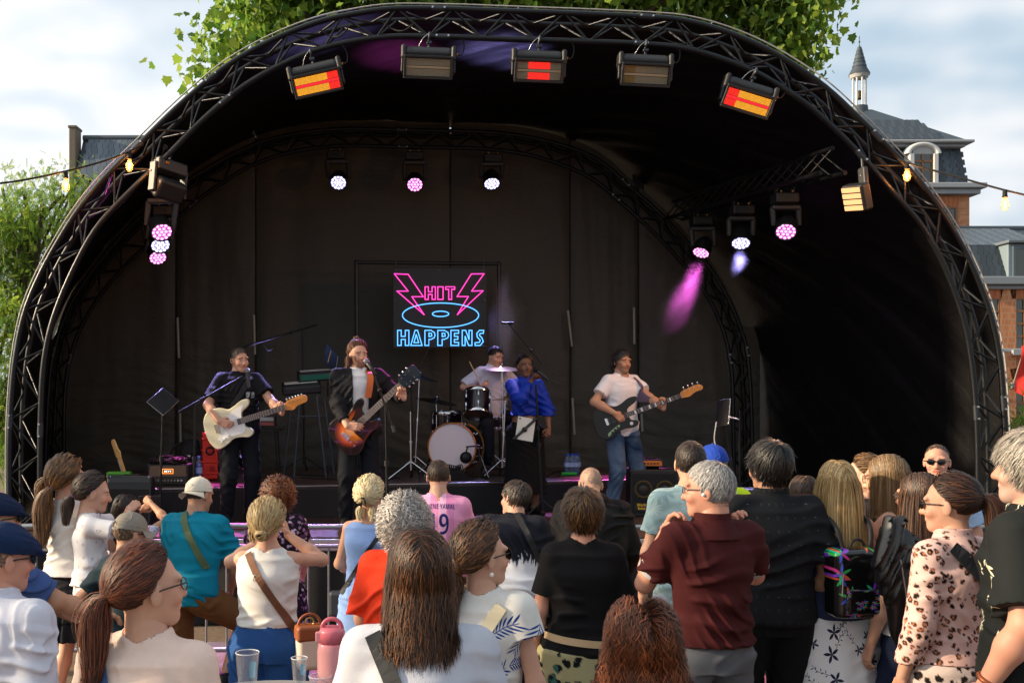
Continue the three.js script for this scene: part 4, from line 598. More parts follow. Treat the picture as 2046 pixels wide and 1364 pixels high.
person({ label: 'curly auburn woman in purple floral dress at barrier behind blonde woman', u: 555, v: 960, s: 305, face: -4, fem: 1, lean: [10], fat: 1.05, armRt: { t: [0.18, 1.05, 0.36] }, armL: { t: [0.18, 1.05, 0.36] }, top: { color: 0x2a1c2a, pattern: ditsy(34, lin(0x1d1220), [lin(0xa07898), lin(0x6a3a60), lin(0xc8a8bc)]), sleeve: 0.5, puff: 0.02, hem: 0.95, fine: 1, loose: 0.03, name: 'dress_top' }, bottom: { name: 'dress_skirt', skirt: 1, hem: 0.35, r: 0.27, pattern: ditsy(34, lin(0x1d1220), [lin(0xa07898), lin(0x6a3a60), lin(0xc8a8bc)]), fine: 1 }, hair: hCurl(0x5a2c12, 0xb0662c, { len: 0.1, n: 1400, T: 0.038, w: 0.006, curl: 0.011 }) });
person({ label: 'platinum blonde woman with black claw clip in light blue sleeveless dress', u: 740, v: 957, s: 332, face: 8, fem: 1, fat: 1.06, head: [-8, -4], armL: { t: [0.17, 1.06, 0.3] }, armRt: { t: [0.17, 1.06, 0.3] }, top: { color: 0x7e9cd0, sleeve: 0, hem: 0.9, topY: 1.46, name: 'dress_top', wr: 0.005, inf: 0.018, neck: 0.08 }, bottom: { name: 'dress_skirt', skirt: 1, color: 0x7e9cd0, hem: 0.4, r: 0.25, pleats: 6, pleat: 0.03 }, hair: hTie(0xa88c58, 0xeadcb4, [0.0, 0.02, -0.115], { n: 1900, w: 0.0055, T: 0.02, jit: 0.2, altPow: 0.5, buns: [{ c: [0, 0.03, -0.118], r: 0.045, n: 420, s: [0.75, 1.5, 0.6], ax: [1, 0, 0] }], tails: [{ at: [0.04, -0.05, -0.08], dir: [0.3, -1, -0.3], len: 0.1, r: 0.03, n: 60 }, { at: [-0.04, -0.05, -0.08], dir: [-0.3, -1, -0.3], len: 0.1, r: 0.03, n: 60 }] }), more: P => { P.onHead('claw_clip', [rbox(0.03, 0.014, 0.02, 0.005, 0, 0.02, -0.155), ...[-1, 1].flatMap(s => [0.03, -0.01, -0.045].map(y => rod(v3(s * 0.008, 0.015, -0.155), v3(s * 0.016, y, -0.138), 0.005, 0.003, 6)))], M(0x0c0c0e, 0.3)); strap(P, 'bag_strap', [-0.12, 1.44], [0.19, 0.98], 0.028, 0x14151a); const q = mesh('shoulder_bag', rbox(0.12, 0.18, 0.08, 0.03, 0.22, 0.9, -0.02), M(0x1c2430, 0.6), P.root); } });
person({ label: 'woman with curly silver hair in orange red T-shirt', u: 808, v: 996, s: 450, face: 12, fem: 0.9, fat: 1.12, head: [-6, -2], armL: { t: [0.22, 0.95, 0.2] }, top: { color: 0xd63a1c, sleeve: 0.85, hem: 0.85, wr: 0.009, inf: 0.024, loose: 0.016 }, bottom: { color: 0x33404f }, hair: hCurl(0x7c7672, 0xd8d2cc, { altPow: 0.7, n: 3000, w: 0.0036, T: 0.034, curl: 0.0085, pitch: 0.034, len: 0.1 }) });
person({ label: 'short-haired boy in pink football jersey with number 19', u: 876, v: 920, s: 295, face: 2, lean: [10], fat: 1.04, armL: { t: [0.2, 1.08, 0.34] }, armRt: { t: [0.2, 1.08, 0.34] }, top: { color: 0xffffff, map: texShirtBack, uv: (x, y, z) => [0.5 - x / 0.36, (y - 1.06) / 0.5], sleeve: 0.7, hem: 0.84, name: 'jersey', wr: 0.006, inf: 0.02 }, bottom: { color: 0x20242e, name: 'shorts', len: 0.9 }, hair: hShort(0x32261a, 0x5a4430, { len: 0.02, T: 0.006, n: 1300, w: 0.005 }) });
person({ label: 'woman with shoulder-length brown hair in white T-shirt, front centre', u: 838, v: 1058, s: 740, face: 0, head: [4, 6], fem: 0.85, fat: 1.06, shoulder: 1.06, top: { color: 0xb2b5c0, sleeve: 0.6, hem: 0.85, wr: 0.006, topY: 1.49 }, bottom: { color: 0x39435a }, hair: hLong(0x20120a, 0x7a4a24, { len: 0.2, n: 7500, w: 0.0022, seg: 11, T: 0.011, jit: 0.13, back: -0.2, altPow: 2.2, curl: 0.003, pitch: 0.09 }), more: P => strap(P, 'bag_strap', [0.13, 1.47], [-0.1, 1.0], 0.045, 0x14181c) });
person({ label: 'woman with curled updo and sunglasses in white blouse with blue fern print', u: 965, v: 1052, s: 555, face: 18, head: [-46, -4], fem: 1, fat: 1.04, top: { color: 0xffffff, map: texFern, uv: wrap(2.4), sleeve: 0.35, puff: 0, loose: 0.03, hem: 0.85, name: 'blouse', wr: 0.006, inf: 0.02 }, bottom: { color: 0x39435a }, hair: hTie(0x2e1a0e, 0x8a5a30, [0.0, -0.02, -0.11], { n: 2600, w: 0.0034, T: 0.018, jit: 0.2, curl: 0.0035, pitch: 0.05, buns: [{ c: [0, -0.01, -0.125], r: 0.045, n: 500, s: [1, 1.2, 0.8] }], tails: [{ at: [0.0, -0.03, -0.14], dir: [0.2, -0.8, -0.4], len: 0.19, r: 0.05, n: 700, wave: 0.014, seg: 14 }] }), more: P => { glasses(P, { dark: 1, rx: 0.026, ry: 0.023 }); P.onHead('earring', ball(0.009, v3(-0.082, -0.055, -0.012)), M(0xf0ece4, 0.25)); P.onHead('hair_pin', [rod(v3(0.02, 0.1, -0.1), v3(-0.03, 0.105, -0.085), 0.003), rod(v3(-0.05, 0.03, -0.112), v3(-0.045, 0.06, -0.11), 0.004)], M(0xd8c8a0, 0.3, 0.6)); strap(P, 'bag_strap', [-0.1, 1.45], [0.17, 1.0], 0.05, 0xcabfa2); } });
person({ label: 'person in black and white splattered sweatshirt leaning over the barrier', u: 1030, v: 964, s: 318, face: 14, head: [52, -4], lean: [26, 0, 0], fem: 0.4, fat: 1.18, armL: { t: [0.2, 1.12, 0.36] }, armRt: { t: [0.2, 1.12, 0.36] }, top: { color: 0x14161f, sleeve: 1.9, hem: 0.86, hood: 0, wr: 0.01, inf: 0.026, loose: 0.016, name: 'sweatshirt', fine: 1, pattern: (x, y, z) => { const e = 1.13 + 0.06 * noise.noise(x * 60, z * 60, 1) + 0.12 * Math.max(0, noise.noise(x * 110, z * 60, 7)); const t = sstep(e + 0.012, e - 0.012, y); return [0, 1, 2].map(i => lerp([0.008, 0.009, 0.016][i], [0.62, 0.63, 0.68][i], t)); } }, bottom: { color: 0x17171a }, hair: hShort(0x241b16, 0x5c4c42, { len: 0.06, T: 0.018, n: 1500, jit: 0.25 }), more: P => { glasses(P, { up: 1, dark: 1, color: 0x7a4a2a, lens: 0x4a2a1a }); strap(P, 'bag_strap', [-0.02, 1.49], [-0.22, 1.12], 0.04, 0x0d0d10); } });
person({ label: 'bald man in black hoodie leaning on the barrier', u: 1180, v: 937, s: 300, face: 6, head: [10, 4], lean: [24, 0, 0], fat: 1.22, shoulder: 1.06, skin: 'fair', armL: { t: [0.24, 1.1, 0.36] }, armRt: { t: [0.24, 1.1, 0.36] }, top: { color: 0x121216, sleeve: 1.9, hem: 0.84, hood: 1, wr: 0.01, inf: 0.028, loose: 0.018, name: 'hoodie' }, bottom: { color: 0x1c1d22 }, hair: hShort(0x8a7c70, 0xa89a8c, { len: 0.006, T: 0.002, n: 500, stubble: 1 }) });
person({ label: 'woman with tousled short brown hair in black T-shirt and leopard skirt', u: 1165, v: 980, s: 425, face: 2, head: [-4, 2], fem: 0.85, fat: 1.14, skin: 'red', top: { color: 0x0d0d10, sleeve: 0.72, hem: 0.90, wr: 0.007, inf: 0.018 }, bottom: { name: 'skirt', skirt: 1, hem: 0.4, r: 0.24, waist: 1.02, pleats: 8, pleat: 0.02, fine: 1, pattern: leopard(15, lin(0x9a9470), lin(0x2f5a52), lin(0x0e0e10), 1) }, hair: hShort(0x33200f, 0x8a6438, { len: 0.078, n: 3000, T: 0.028, w: 0.004, seg: 6, lift: 0.25, jit: 0.55 }), more: P => { strap(P, 'belt', [0.2, 1.02], [-0.2, 0.985], 0.035, 0xb79c78); for (const s of [-1, 1]) P.onHead('earring', new THREE.TorusGeometry(0.016, 0.003, 6, 14).rotateY(1.2).translate(s * 0.084, -0.06, -0.012), M(0x5a3a22, 0.4)); } });
person({ label: 'short person with long curly auburn hair at bottom edge', u: 1283, v: 1214, s: 690, face: -4, head: [0, 4], fem: 1, top: { color: 0x6a4a3a, sleeve: 0.6, hem: 0.85 }, bottom: { color: 0x39435a }, hair: hLong(0x3a1a0e, 0xa85a2c, { len: 0.40, n: 5600, w: 0.0026, seg: 22, T: 0.05, jit: 0.34, curl: 0.008, pitch: 0.06, altPow: 1.6 }) });
person({ label: 'tall young man in pale grey leaf print T-shirt with short dark hair', u: 1380, v: 882, s: 358, face: 10, head: [4, 0], fat: 0.94, shoulder: 0.92, top: { color: 0xffffff, map: texLeafPale, uv: wrap(2.2), sleeve: 0.62, hem: 0.85, inf: 0.024 }, bottom: { color: 0x8f9bb0, loose: 0.02 }, hair: hShort(0x1c1510, 0x4a3a2e, { len: 0.024, T: 0.007, n: 1500, w: 0.005 }) });
person({ label: 'person in blue cap and yellow safety vest behind the grey-haired man', u: 1423, v: 892, s: 330, face: -8, skin: 'tan', fat: 1.12, top: { color: 0xb8d420, sleeve: 0.2, hem: 0.85, inf: 0.03, name: 'safety_vest', pattern: (x, y) => Math.abs(y - 1.2) < 0.03 || Math.abs(Math.abs(x) - 0.1) < 0.025 ? [0.6, 0.62, 0.62] : [0.52, 0.72, 0.02] }, bottom: { color: 0x22262e }, hair: hShort(0x6a5a4c, 0x9a8c7c, { len: 0.02, T: 0.005, n: 600 }), more: P => cap(P, 0x1f3f9a, { back: 0 }) });
person({ label: 'grey-haired man in burgundy shirt with glasses, hands on his shoulders', u: 1416, v: 924, s: 455, face: -12, head: [50, 2], skin: 'red', shoulder: 1.0, armL: { t: [0.16, 1.43, 0.115], pole: [0.32, -1, -0.1], hd: [-0.25, 0.75, -0.55], palm: [0, -0.6, -0.8], curl: 0.5 }, armRt: { t: [0.17, 1.43, 0.115], pole: [0.55, -1, -0.15], hd: [-0.25, 0.75, -0.55], palm: [0, -0.6, -0.8], curl: 0.5 }, top: { color: 0x3d1214, sleeve: 0.66, hem: 0.965, collar: 1, wr: 0.009, inf: 0.02, loose: 0.012, fine: 1 }, bottom: { color: 0x5d6066, seat: 0.004, waist: 1.04 }, hair: hShort(0x6e6c6c, 0xc4c2c0, { altPow: 0.8, len: 0.042, n: 4200, T: 0.012, w: 0.0028, line: 0.08 }), features: { brow: 0x777270 }, more: P => { glasses(P, { color: 0x26272b, ry: 0.015 }); P.onHead('earbud', ball(0.008, v3(0.088, -0.01, 0.004)), M(0xe8e8e8, 0.3)); for (const a of P.arms) { const d = a.E.clone().sub(a.S).normalize(), e = a.S.clone().lerp(a.E, 0.66); mesh('sleeve_cuff', new THREE.CylinderGeometry(0.0745, 0.0765, 0.04, 24, 1, true).applyQuaternion(new THREE.Quaternion().setFromUnitVectors(YUP, d)).translate(e.x, e.y, e.z), M(0xa9aeb4, 0.8, 0, { side: THREE.DoubleSide }), P.root); } } });
person({ label: 'tall dark-haired man in black shirt with tiny pale motifs', u: 1538, v: 882, s: 405, face: -2, head: [12, 0], skin: 'tan', fat: 1.08, shoulder: 1.02, armRt: { t: [0.25, 0.94, 0.1], curl: 0.6 }, top: { color: 0xffffff, map: texDots, uv: wrap(2.1), sleeve: 0.8, hem: 0.9, collar: 1, wr: 0.009, inf: 0.026, loose: 0.014 }, bottom: { color: 0x121316, loose: 0.012 }, hair: hShort(0x0e0c0c, 0x34302e, { len: 0.075, T: 0.014, n: 2400, w: 0.0045, jit: 0.12, seg: 6 }) });
person({ label: 'dark-haired youngster mostly hidden behind the man in dotted black shirt', u: 1606, v: 950, s: 350, face: 0, fem: 0.6, top: { color: 0x2a2a30, sleeve: 0.6 }, bottom: { color: 0x22262e }, hair: hLong(0x2a1c14, 0x5a4030, { len: 0.2, n: 1200, T: 0.012 }) });
{
  const P = person({ label: 'woman with long straight blonde hair in white navy floral skirt', u: 1672, v: 920, s: 400, face: -4, fem: 1, head: [0, 0], armL: { t: [0.2, 0.98, 0.2] }, armRt: { t: [0.2, 0.98, 0.2] }, top: { color: 0x2c3550, sleeve: 0, hem: 0.95, topY: 1.43, neck: 0.1, inf: 0.012, name: 'tank_top' }, bottom: { name: 'skirt', skirt: 1, map: texFlora, color: 0xffffff, pattern: () => [1, 1, 1], hem: 0.22, r: 0.27, pleats: 9, pleat: 0.06 }, hair: hLong(0x94703c, 0xdcc08a, { len: 0.37, n: 4600, w: 0.003, T: 0.011, altPow: 0.9, seg: 12, jit: 0.08 }) });
  const bp = thing('backpack', 'small black backpack with shiny coloured flower print on blonde woman', 'backpack', [0, 0, 0]); bp.position.copy(P.root.position); bp.rotation.copy(P.root.rotation); bp.scale.copy(P.root.scale);
  const tx = canvasTex(512, 512, g => { g.fillStyle = '#0b0c10'; g.fillRect(0, 0, 512, 512); const r = Rng(4), cs = ['#2aa84a', '#2a58c8', '#c83a8a', '#7a3ac8', '#20b090', '#c85a30']; for (let i = 0; i < 26; i++) { const x = r() * 512, y = r() * 512, q = 34 + r() * 28, a = r() * 6; for (let k = 0; k < 6; k++) { g.fillStyle = cs[(i + k) % 6]; petal(g, x, y, q, q * 0.26, a + k * 1.047); } } });
  const bg = nets((x, y, z) => { const q = [Math.abs(x) - 0.115, Math.abs(y - 1.17) - 0.13, Math.abs(z + 0.215) - 0.035]; return hyp(...q.map(v => Math.max(v, 0))) + Math.min(Math.max(...q), 0) - 0.035 + 0.004 * folds(x, y, z, 3); }, [-0.19, 0.96, -0.31], [0.19, 1.38, -0.12], 0.011);
  mesh('bag_body', paint(bg, () => [1, 1, 1], (x, y) => [x * 2.2 + 0.5, y * 2.2]), new THREE.MeshPhysicalMaterial({ map: tx, roughness: 0.25, clearcoat: 0.4 }), bp);
  mesh('front_pocket', rbox(0.2, 0.12, 0.03, 0.014, 0, 1.09, -0.285), new THREE.MeshPhysicalMaterial({ map: tx, roughness: 0.25 }), bp); mesh('zip', tube([v3(-0.12, 1.12, -0.282), v3(-0.1, 1.26, -0.28), v3(0, 1.31, -0.27), v3(0.1, 1.26, -0.28), v3(0.12, 1.12, -0.282)], 0.004, 20), M(0xbfbfbf, 0.4, 0.6), bp);
  for (const s of [-1, 1]) mesh('shoulder_strap', tube([v3(s * 0.07, 1.33, -0.19), v3(s * 0.085, 1.42, -0.16), v3(s * 0.1, 1.475, -0.06), v3(s * 0.1, 1.45, 0.1)], 0.014, 16, 6), M(0x101014, 0.6), bp);
  mesh('grab_handle', new THREE.TorusGeometry(0.035, 0.007, 6, 16, Math.PI).translate(0, 1.34, -0.2), M(0x101014, 0.6), bp);
}
person({ label: 'girl in loose charcoal T-shirt and denim shorts looking left', u: 1726, v: 914, s: 345, face: -62, fem: 1, fat: 0.94, armL: { t: [0.2, 0.95, 0.12] }, armRt: { t: [0.2, 0.95, 0.12] }, top: { color: 0x2b292e, sleeve: 0.7, hem: 0.84, inf: 0.03, loose: 0.02, wr: 0.01 }, bottom: { color: 0x4a6288, name: 'shorts', len: 0.45 }, hair: hTie(0x5a3c20, 0xa07c4c, [0, 0.04, -0.11], { tails: [{ at: [0, 0.04, -0.115], dir: [0, -0.2, -1], len: 0.28, r: 0.03, n: 400 }] }), more: P => P.onHead('hair_clip', rbox(0.03, 0.016, 0.014, 0.005, 0.03, 0.115, -0.03), M(0x3a3a8a, 0.3)) });
{
  const P = person({ label: 'young woman with glasses and long light brown hair, hand at chin, facing left', u: 1772, v: 908, s: 392, face: -58, head: [-6, 6], fem: 1, fat: 0.98, armL: { t: [0.0, 1.42, 0.2], pole: [0.6, -1, 0.2], hd: [-0.1, 0.9, 0.3], palm: [-0.6, 0, -0.8], curl: 1 }, armRt: { t: [0.0, 1.12, 0.2], pole: [0.8, -0.6, -0.3] }, top: { color: 0x3a2a44, pattern: ditsy(20, lin(0x14131a), [lin(0x6a4a8a), lin(0x4a6a5a), lin(0x8a6aa0), lin(0x14131a)]), sleeve: 0, hem: 0.9, topY: 1.43, neck: 0.085, fine: 1, name: 'dress_top', inf: 0.012 }, bottom: { name: 'dress_skirt', skirt: 1, hem: 0.55, r: 0.23, pattern: ditsy(20, lin(0x14131a), [lin(0x6a4a8a), lin(0x4a6a5a), lin(0x8a6aa0), lin(0x14131a)]), fine: 1 }, hair: hLong(0x5c4630, 0x9a7c54, { len: 0.32, n: 3600, w: 0.003, jit: 0.08, T: 0.009, altPow: 1.2 }), more: P => { glasses(P, { color: 0x5a3a2a, rx: 0.024, ry: 0.02 }); strap(P, 'purple_strap', [0.08, 1.47], [0.05, 1.3], 0.014, 0x6a3a9a); } });
  const j = thing('leather_jacket', 'black leather jacket draped over the arm of girl in glasses', 'jacket', at(1795, 1165, F / 440), 0.5);
  mesh('jacket_body', nets((x, y, z) => sdEll(x + y * 0.12, y, z, 0.11 + 0.03 * Math.sin(y * 14), 0.3, 0.05) + 0.018 * folds(x * 1.3, y * 0.7, z, 6), [-0.22, -0.38, -0.14], [0.22, 0.38, 0.14], 0.012), M(0x0d0d0f, 0.32), j); mesh('zip', rod(v3(-0.06, 0.12, 0.055), v3(0.0, -0.14, 0.058), 0.004), steel, j);
}
person({ label: 'girl with long dark brown hair in white off-the-shoulder top', u: 1838, v: 945, s: 418, face: -14, head: [22, 0], fem: 1, fat: 1.02, top: { color: 0xe2e0e2, sleeve: 0.55, hem: 0.95, strapless: 1.36, inf: 0.012, wr: 0.004 }, bottom: { color: 0x1f2a44 }, hair: hLong(0x2a1a12, 0x6a4832, { len: 0.44, n: 2600, w: 0.0042, T: 0.013, jit: 0.1, seg: 13 }), more: P => { glasses(P, { color: 0x22252c }); for (const s of [-1, 1]) { const m = strap(P, 'top_strap', [s * 0.12, 1.44], [s * 0.115, 1.33], 0.02, s > 0 ? 0xe8e6e8 : 0xe0b0bc); } } });
person({ label: 'man in dark sunglasses and light blue shirt facing the crowd at right', u: 1873, v: 888, s: 290, face: -158, head: [-8, 0], skin: 'red', fat: 1.16, features: { brow: 0x6a5a50 }, top: { color: 0x9db6d4, sleeve: 0.8, hem: 0.84, collar: 1, inf: 0.024 }, bottom: { color: 0x1c2030 }, hair: hShort(0x4a3c34, 0x7a6a60, { len: 0.014, T: 0.004, n: 800, line: 0.16 }), more: P => glasses(P, { dark: 1, rx: 0.026, ry: 0.018 }) });
person({ label: 'woman with long ponytail and sunglasses in pink leopard print dress', u: 1897, v: 953, s: 475, face: -26, head: [24, 2], fem: 1, fat: 1.06, top: { pattern: leopard(36, lin(0xd8b4ac), lin(0xa86a50), lin(0x16100f)), color: 0xd8b4ac, sleeve: 1.75, hem: 0.97, fine: 1, collar: 1, wr: 0.006, inf: 0.018, loose: 0.012, name: 'dress_top' }, bottom: { name: 'dress_skirt', skirt: 1, hem: 0.35, r: 0.29, waist: 1.03, pleats: 10, pleat: 0.06, fine: 1, pattern: leopard(27, lin(0xcbbab4), lin(0x231c1c), lin(0x16100f)) }, hair: hTie(0x2a170d, 0x6a3a18, [0.0, 0.035, -0.118], { n: 2400, w: 0.0036, tails: [{ at: [0, 0.035, -0.122], dir: [-0.1, 0.1, -1], len: 0.46, r: 0.04, n: 1400, seg: 13, fall: 0.5, wave: 0.008 }], bands: [{ at: [0, 0.035, -0.121], n: [0, 0, 1], color: 0x1a1210, r: 0.017 }] }), more: P => { glasses(P, { dark: 1, rx: 0.026, ry: 0.02 }); strap(P, 'bag_strap', [0.1, 1.46], [-0.18, 1.05], 0.06, 0x111114); } });
person({ label: 'tall grey-haired man in black shirt with pale leaf print at right edge', u: 2062, v: 866, s: 545, face: -42, head: [6, -2], skin: 'red', fat: 1.1, armL: { t: [0.26, 0.93, 0.06], curl: 0.6 }, top: { color: 0xffffff, map: texLeafDark, uv: wrap(2.4), sleeve: 0.82, hem: 0.86, wr: 0.008, inf: 0.024, loose: 0.016 }, bottom: { color: 0x5c5448, loose: 0.015 }, hair: hShort(0x5c564f, 0xb8b2a8, { altPow: 0.7, len: 0.095, n: 5200, T: 0.026, w: 0.0024, seg: 7, jit: 0.35 }), features: { beard: 0xb8b0a8, beardMix: 0.5 }, more: P => { glasses(P, { up: 1, color: 0x5a3218, dark: 1 }); const a = P.arms[0]; mesh('wristwatch', new THREE.TorusGeometry(0.033, 0.009, 8, 18).applyQuaternion(new THREE.Quaternion().setFromUnitVectors(v3(0, 0, 1), a.f)).translate(a.W.x - a.f.x * 0.03, a.W.y - a.f.y * 0.03, a.W.z - a.f.z * 0.03), M(0x8a4a2a, 0.4, 0.4), P.root); } });
// ---------------------------------------------------------------- instruments
const chrome = M(0xd8d8dc, 0.16, 1), wood = M(0xc07a30, 0.4), maple = M(0xcf8f48, 0.35), rosewood = M(0x3a2016, 0.5), ivory = M(0xd8d2b4, 0.3, 0, { clearcoat: 0.6 }), plastic = M(0xe2e2e2, 0.35), gloss = M(0x0c0c0e, 0.15, 0, { clearcoat: 0.8 });
const BODY = {
  strat: [[-0.205, 0], [-0.19, 0.09], [-0.13, 0.152], [-0.04, 0.15], [0.03, 0.117], [0.09, 0.128], [0.16, 0.155], [0.212, 0.148], [0.2, 0.11], [0.14, 0.078], [0.118, 0.04], [0.118, -0.035], [0.132, -0.065], [0.165, -0.09], [0.17, -0.122], [0.13, -0.14], [0.07, -0.122], [0, -0.118], [-0.07, -0.15], [-0.15, -0.16], [-0.195, -0.09]],
  offset: [[-0.2, 0.02], [-0.19, 0.1], [-0.13, 0.15], [-0.05, 0.145], [0.02, 0.112], [0.08, 0.115], [0.14, 0.14], [0.19, 0.13], [0.18, 0.095], [0.135, 0.07], [0.12, 0.03], [0.12, -0.035], [0.14, -0.06], [0.17, -0.07], [0.175, -0.1], [0.13, -0.118], [0.06, -0.11], [-0.02, -0.13], [-0.1, -0.165], [-0.17, -0.14], [-0.2, -0.07]],
  bass: [[-0.235, 0.0], [-0.215, 0.1], [-0.14, 0.155], [-0.05, 0.15], [0.03, 0.118], [0.1, 0.125], [0.19, 0.155], [0.262, 0.145], [0.24, 0.105], [0.15, 0.07], [0.125, 0.035], [0.125, -0.035], [0.14, -0.07], [0.19, -0.095], [0.19, -0.125], [0.13, -0.142], [0.05, -0.125], [-0.04, -0.135], [-0.12, -0.172], [-0.19, -0.155], [-0.235, -0.08]],
};
function guitar(name, label, kind, body, head, o) {
  const t = thing(name, label, o.cat ?? 'guitar'), X = head.clone().sub(body), reach = kind === 'bass' ? 0.93 : 0.72, sc = X.length() / reach; X.normalize();
  let Z = o.z ?? camera.position.clone().sub(body).normalize(); Z = Z.addScaledVector(X, -Z.dot(X)).normalize(); const Y = v3().crossVectors(Z, X);
  t.matrix.makeBasis(X, Y, Z).setPosition(body); t.matrix.decompose(t.position, t.quaternion, t.scale); t.scale.setScalar(sc); t.updateMatrixWorld();
  const L = kind === 'bass' ? 0.70 : 0.5, hw = 0.024;
  mesh('body', extr(shapeOf(BODY[o.shape ?? kind]), 0.03, 0.007, 3), o.bodyMat, t);
  if (o.guard) mesh('pickguard', extr(shapeOf(o.guard), 0.0025).translate(0, 0, 0.0245), o.guardMat, t);
  for (const x of o.pickups ?? []) mesh('pickup', rbox(0.016, 0.07, 0.008, 0.003, x, 0, 0.028), o.pickMat ?? plastic, t);
  mesh('bridge', rbox(0.03, 0.075, 0.01, 0.003, -0.105, 0, 0.028), chrome, t);
  for (const [x, y] of o.knobs ?? []) mesh('knob', new THREE.CylinderGeometry(0.009, 0.011, 0.014, 12).rotateX(Math.PI / 2).translate(x, y, 0.032), o.knobMat ?? plastic, t);
  mesh('neck', new THREE.CylinderGeometry(hw * 0.85, hw, L - 0.1, 12, 1).scale(1, 1, 0.7).rotateZ(-Math.PI / 2).translate((L + 0.1) / 2, 0, 0.016), maple, t);
  mesh('fretboard', rbox(L - 0.08, hw * 2, 0.008, 0.002, (L + 0.08) / 2, 0, 0.031), o.board ?? rosewood, t);
  const fr = []; for (let i = 0; i < 20; i++) fr.push(box(0.0022, hw * 1.96, 0.002, L - (L - 0.1) * (1 - Math.pow(2, -i / 12)) * 1.45, 0, 0.0355)); mesh('fret_wire', fr, steel, t).userData.kind = 'stuff';
  if (o.inlay) for (const i of [2, 4, 6, 8, 11, 14]) mesh('inlay', box(0.014, hw * 1.5, 0.0015, L - (L - 0.1) * (1 - Math.pow(2, -(i + 0.5) / 12)) * 1.45, 0, 0.0356), plastic, t);
  mesh('headstock', extr(shapeOf(o.headShape.map(p => [p[0] + L, p[1]])), 0.013, 0.002), o.headMat ?? maple, t).position.z = 0.02;
  for (const [x, y] of o.pegs) mesh('tuning_peg', [new THREE.CylinderGeometry(0.004, 0.004, 0.03, 8).rotateX(Math.PI / 2).translate(x + L, y, 0.028), ball(0.008, v3(x + L, y + (y >= 0 ? 0.028 : -0.028) * (o.pegOut ?? 1), 0.02), 1, 1.3, 0.6, 8), rod(v3(x + L, y, 0.02), v3(x + L, y + (y >= 0 ? 0.026 : -0.026) * (o.pegOut ?? 1), 0.02), 0.0025)], o.pegMat ?? chrome, t);
  for (let i = 0; i < (kind === 'bass' ? 4 : 6); i++) { const y = lerp(-0.018, 0.018, i / (kind === 'bass' ? 3 : 5)); strut('guitar_string', v3(-0.11, y * 1.5, 0.037), v3(L, y, 0.0375), 0.0007, steel, t); }
  return { t, pt: (x, y, z) => t.localToWorld(v3(x, y, z)), X, Y, Z, L };
}
const stratHead = [[0, 0.022], [0.02, 0.036], [0.05, 0.044], [0.13, 0.05], [0.175, 0.05], [0.198, 0.025], [0.185, -0.005], [0.15, -0.012], [0.1, -0.018], [0.06, -0.04], [0.03, -0.032], [0, -0.022]], pegs6 = [0, 1, 2, 3, 4, 5].map(i => [0.03 + i * 0.026, 0.03]);
const paddle = [[0, 0.022], [0.03, 0.045], [0.12, 0.05], [0.17, 0.045], [0.178, 0.0], [0.165, -0.045], [0.11, -0.05], [0.03, -0.045], [0, -0.022]];

// seven-o'clock guitarist in black with a cream guitar
const gt1 = guitar('electric_guitar', 'cream double-cut electric guitar with white pickguard and maple headstock', 'guitar', at(458, 848, 9.80), at(621, 797, 9.72), { shape: 'strat', bodyMat: ivory, guard: [[-0.13, -0.1], [-0.06, -0.11], [0.02, -0.1], [0.1, -0.1], [0.13, -0.05], [0.12, 0.02], [0.14, 0.085], [0.17, 0.12], [0.11, 0.11], [0.04, 0.085], [-0.02, 0.06], [-0.07, 0.02], [-0.08, -0.04]], guardMat: plastic, pickups: [-0.055, 0.0, 0.06], knobs: [[-0.03, -0.085], [-0.065, -0.1], [-0.1, -0.118]], headShape: stratHead, headMat: wood, pegs: pegs6 });
const G1 = person({ label: 'guitarist in black T-shirt singing with cream guitar on the left', u: 478, v: 694, s: 200, base: 0.8, face: 158, head: [16, 8, 4], skin: 'fair', fat: 1.12, features: { brow: 0x3a2c22, closed: 1 }, armRt: { world: gt1.pt(-0.06, 0.05, 0.055), worldDir: 1, hd: [0.9, -0.25, 0.1], palm: [0.1, -0.1, -1], curl: 0.45, pole: [1, -0.5, -0.6] }, armL: { world: gt1.pt(0.47, -0.085, 0.0), worldDir: 1, hd: [0.05, 0.9, 0.15], palm: [-0.2, -0.1, 1], curl: 0.95, pole: [0.7, -1, -0.2] }, top: { color: 0x16161b, sleeve: 0.75, hem: 0.84, inf: 0.024, loose: 0.014, fine: 1, pattern: (x, y, z) => (z > 0.05 && y > 1.245 && y < 1.3 && x > 0.04 && x < 0.13 && noise.noise(x * 160, y * 160, 3) > -0.05 && Math.abs(x - 0.085) > 0.012 ? [0.5, 0.5, 0.5] : null) }, bottom: { color: 0x14161c }, hair: hShort(0x2a231f, 0x6a6058, { len: 0.034, T: 0.012, n: 1100, w: 0.007 }), more: P => { strap(P, 'guitar_strap', [0.1, 1.47], [-0.1, 1.15], 0.05, 0x0d0d10, { front: 1 }); P.onHead('earpiece', ball(0.009, v3(-0.084, -0.005, 0.0)), M(0x0c0c0c, 0.3)); } });

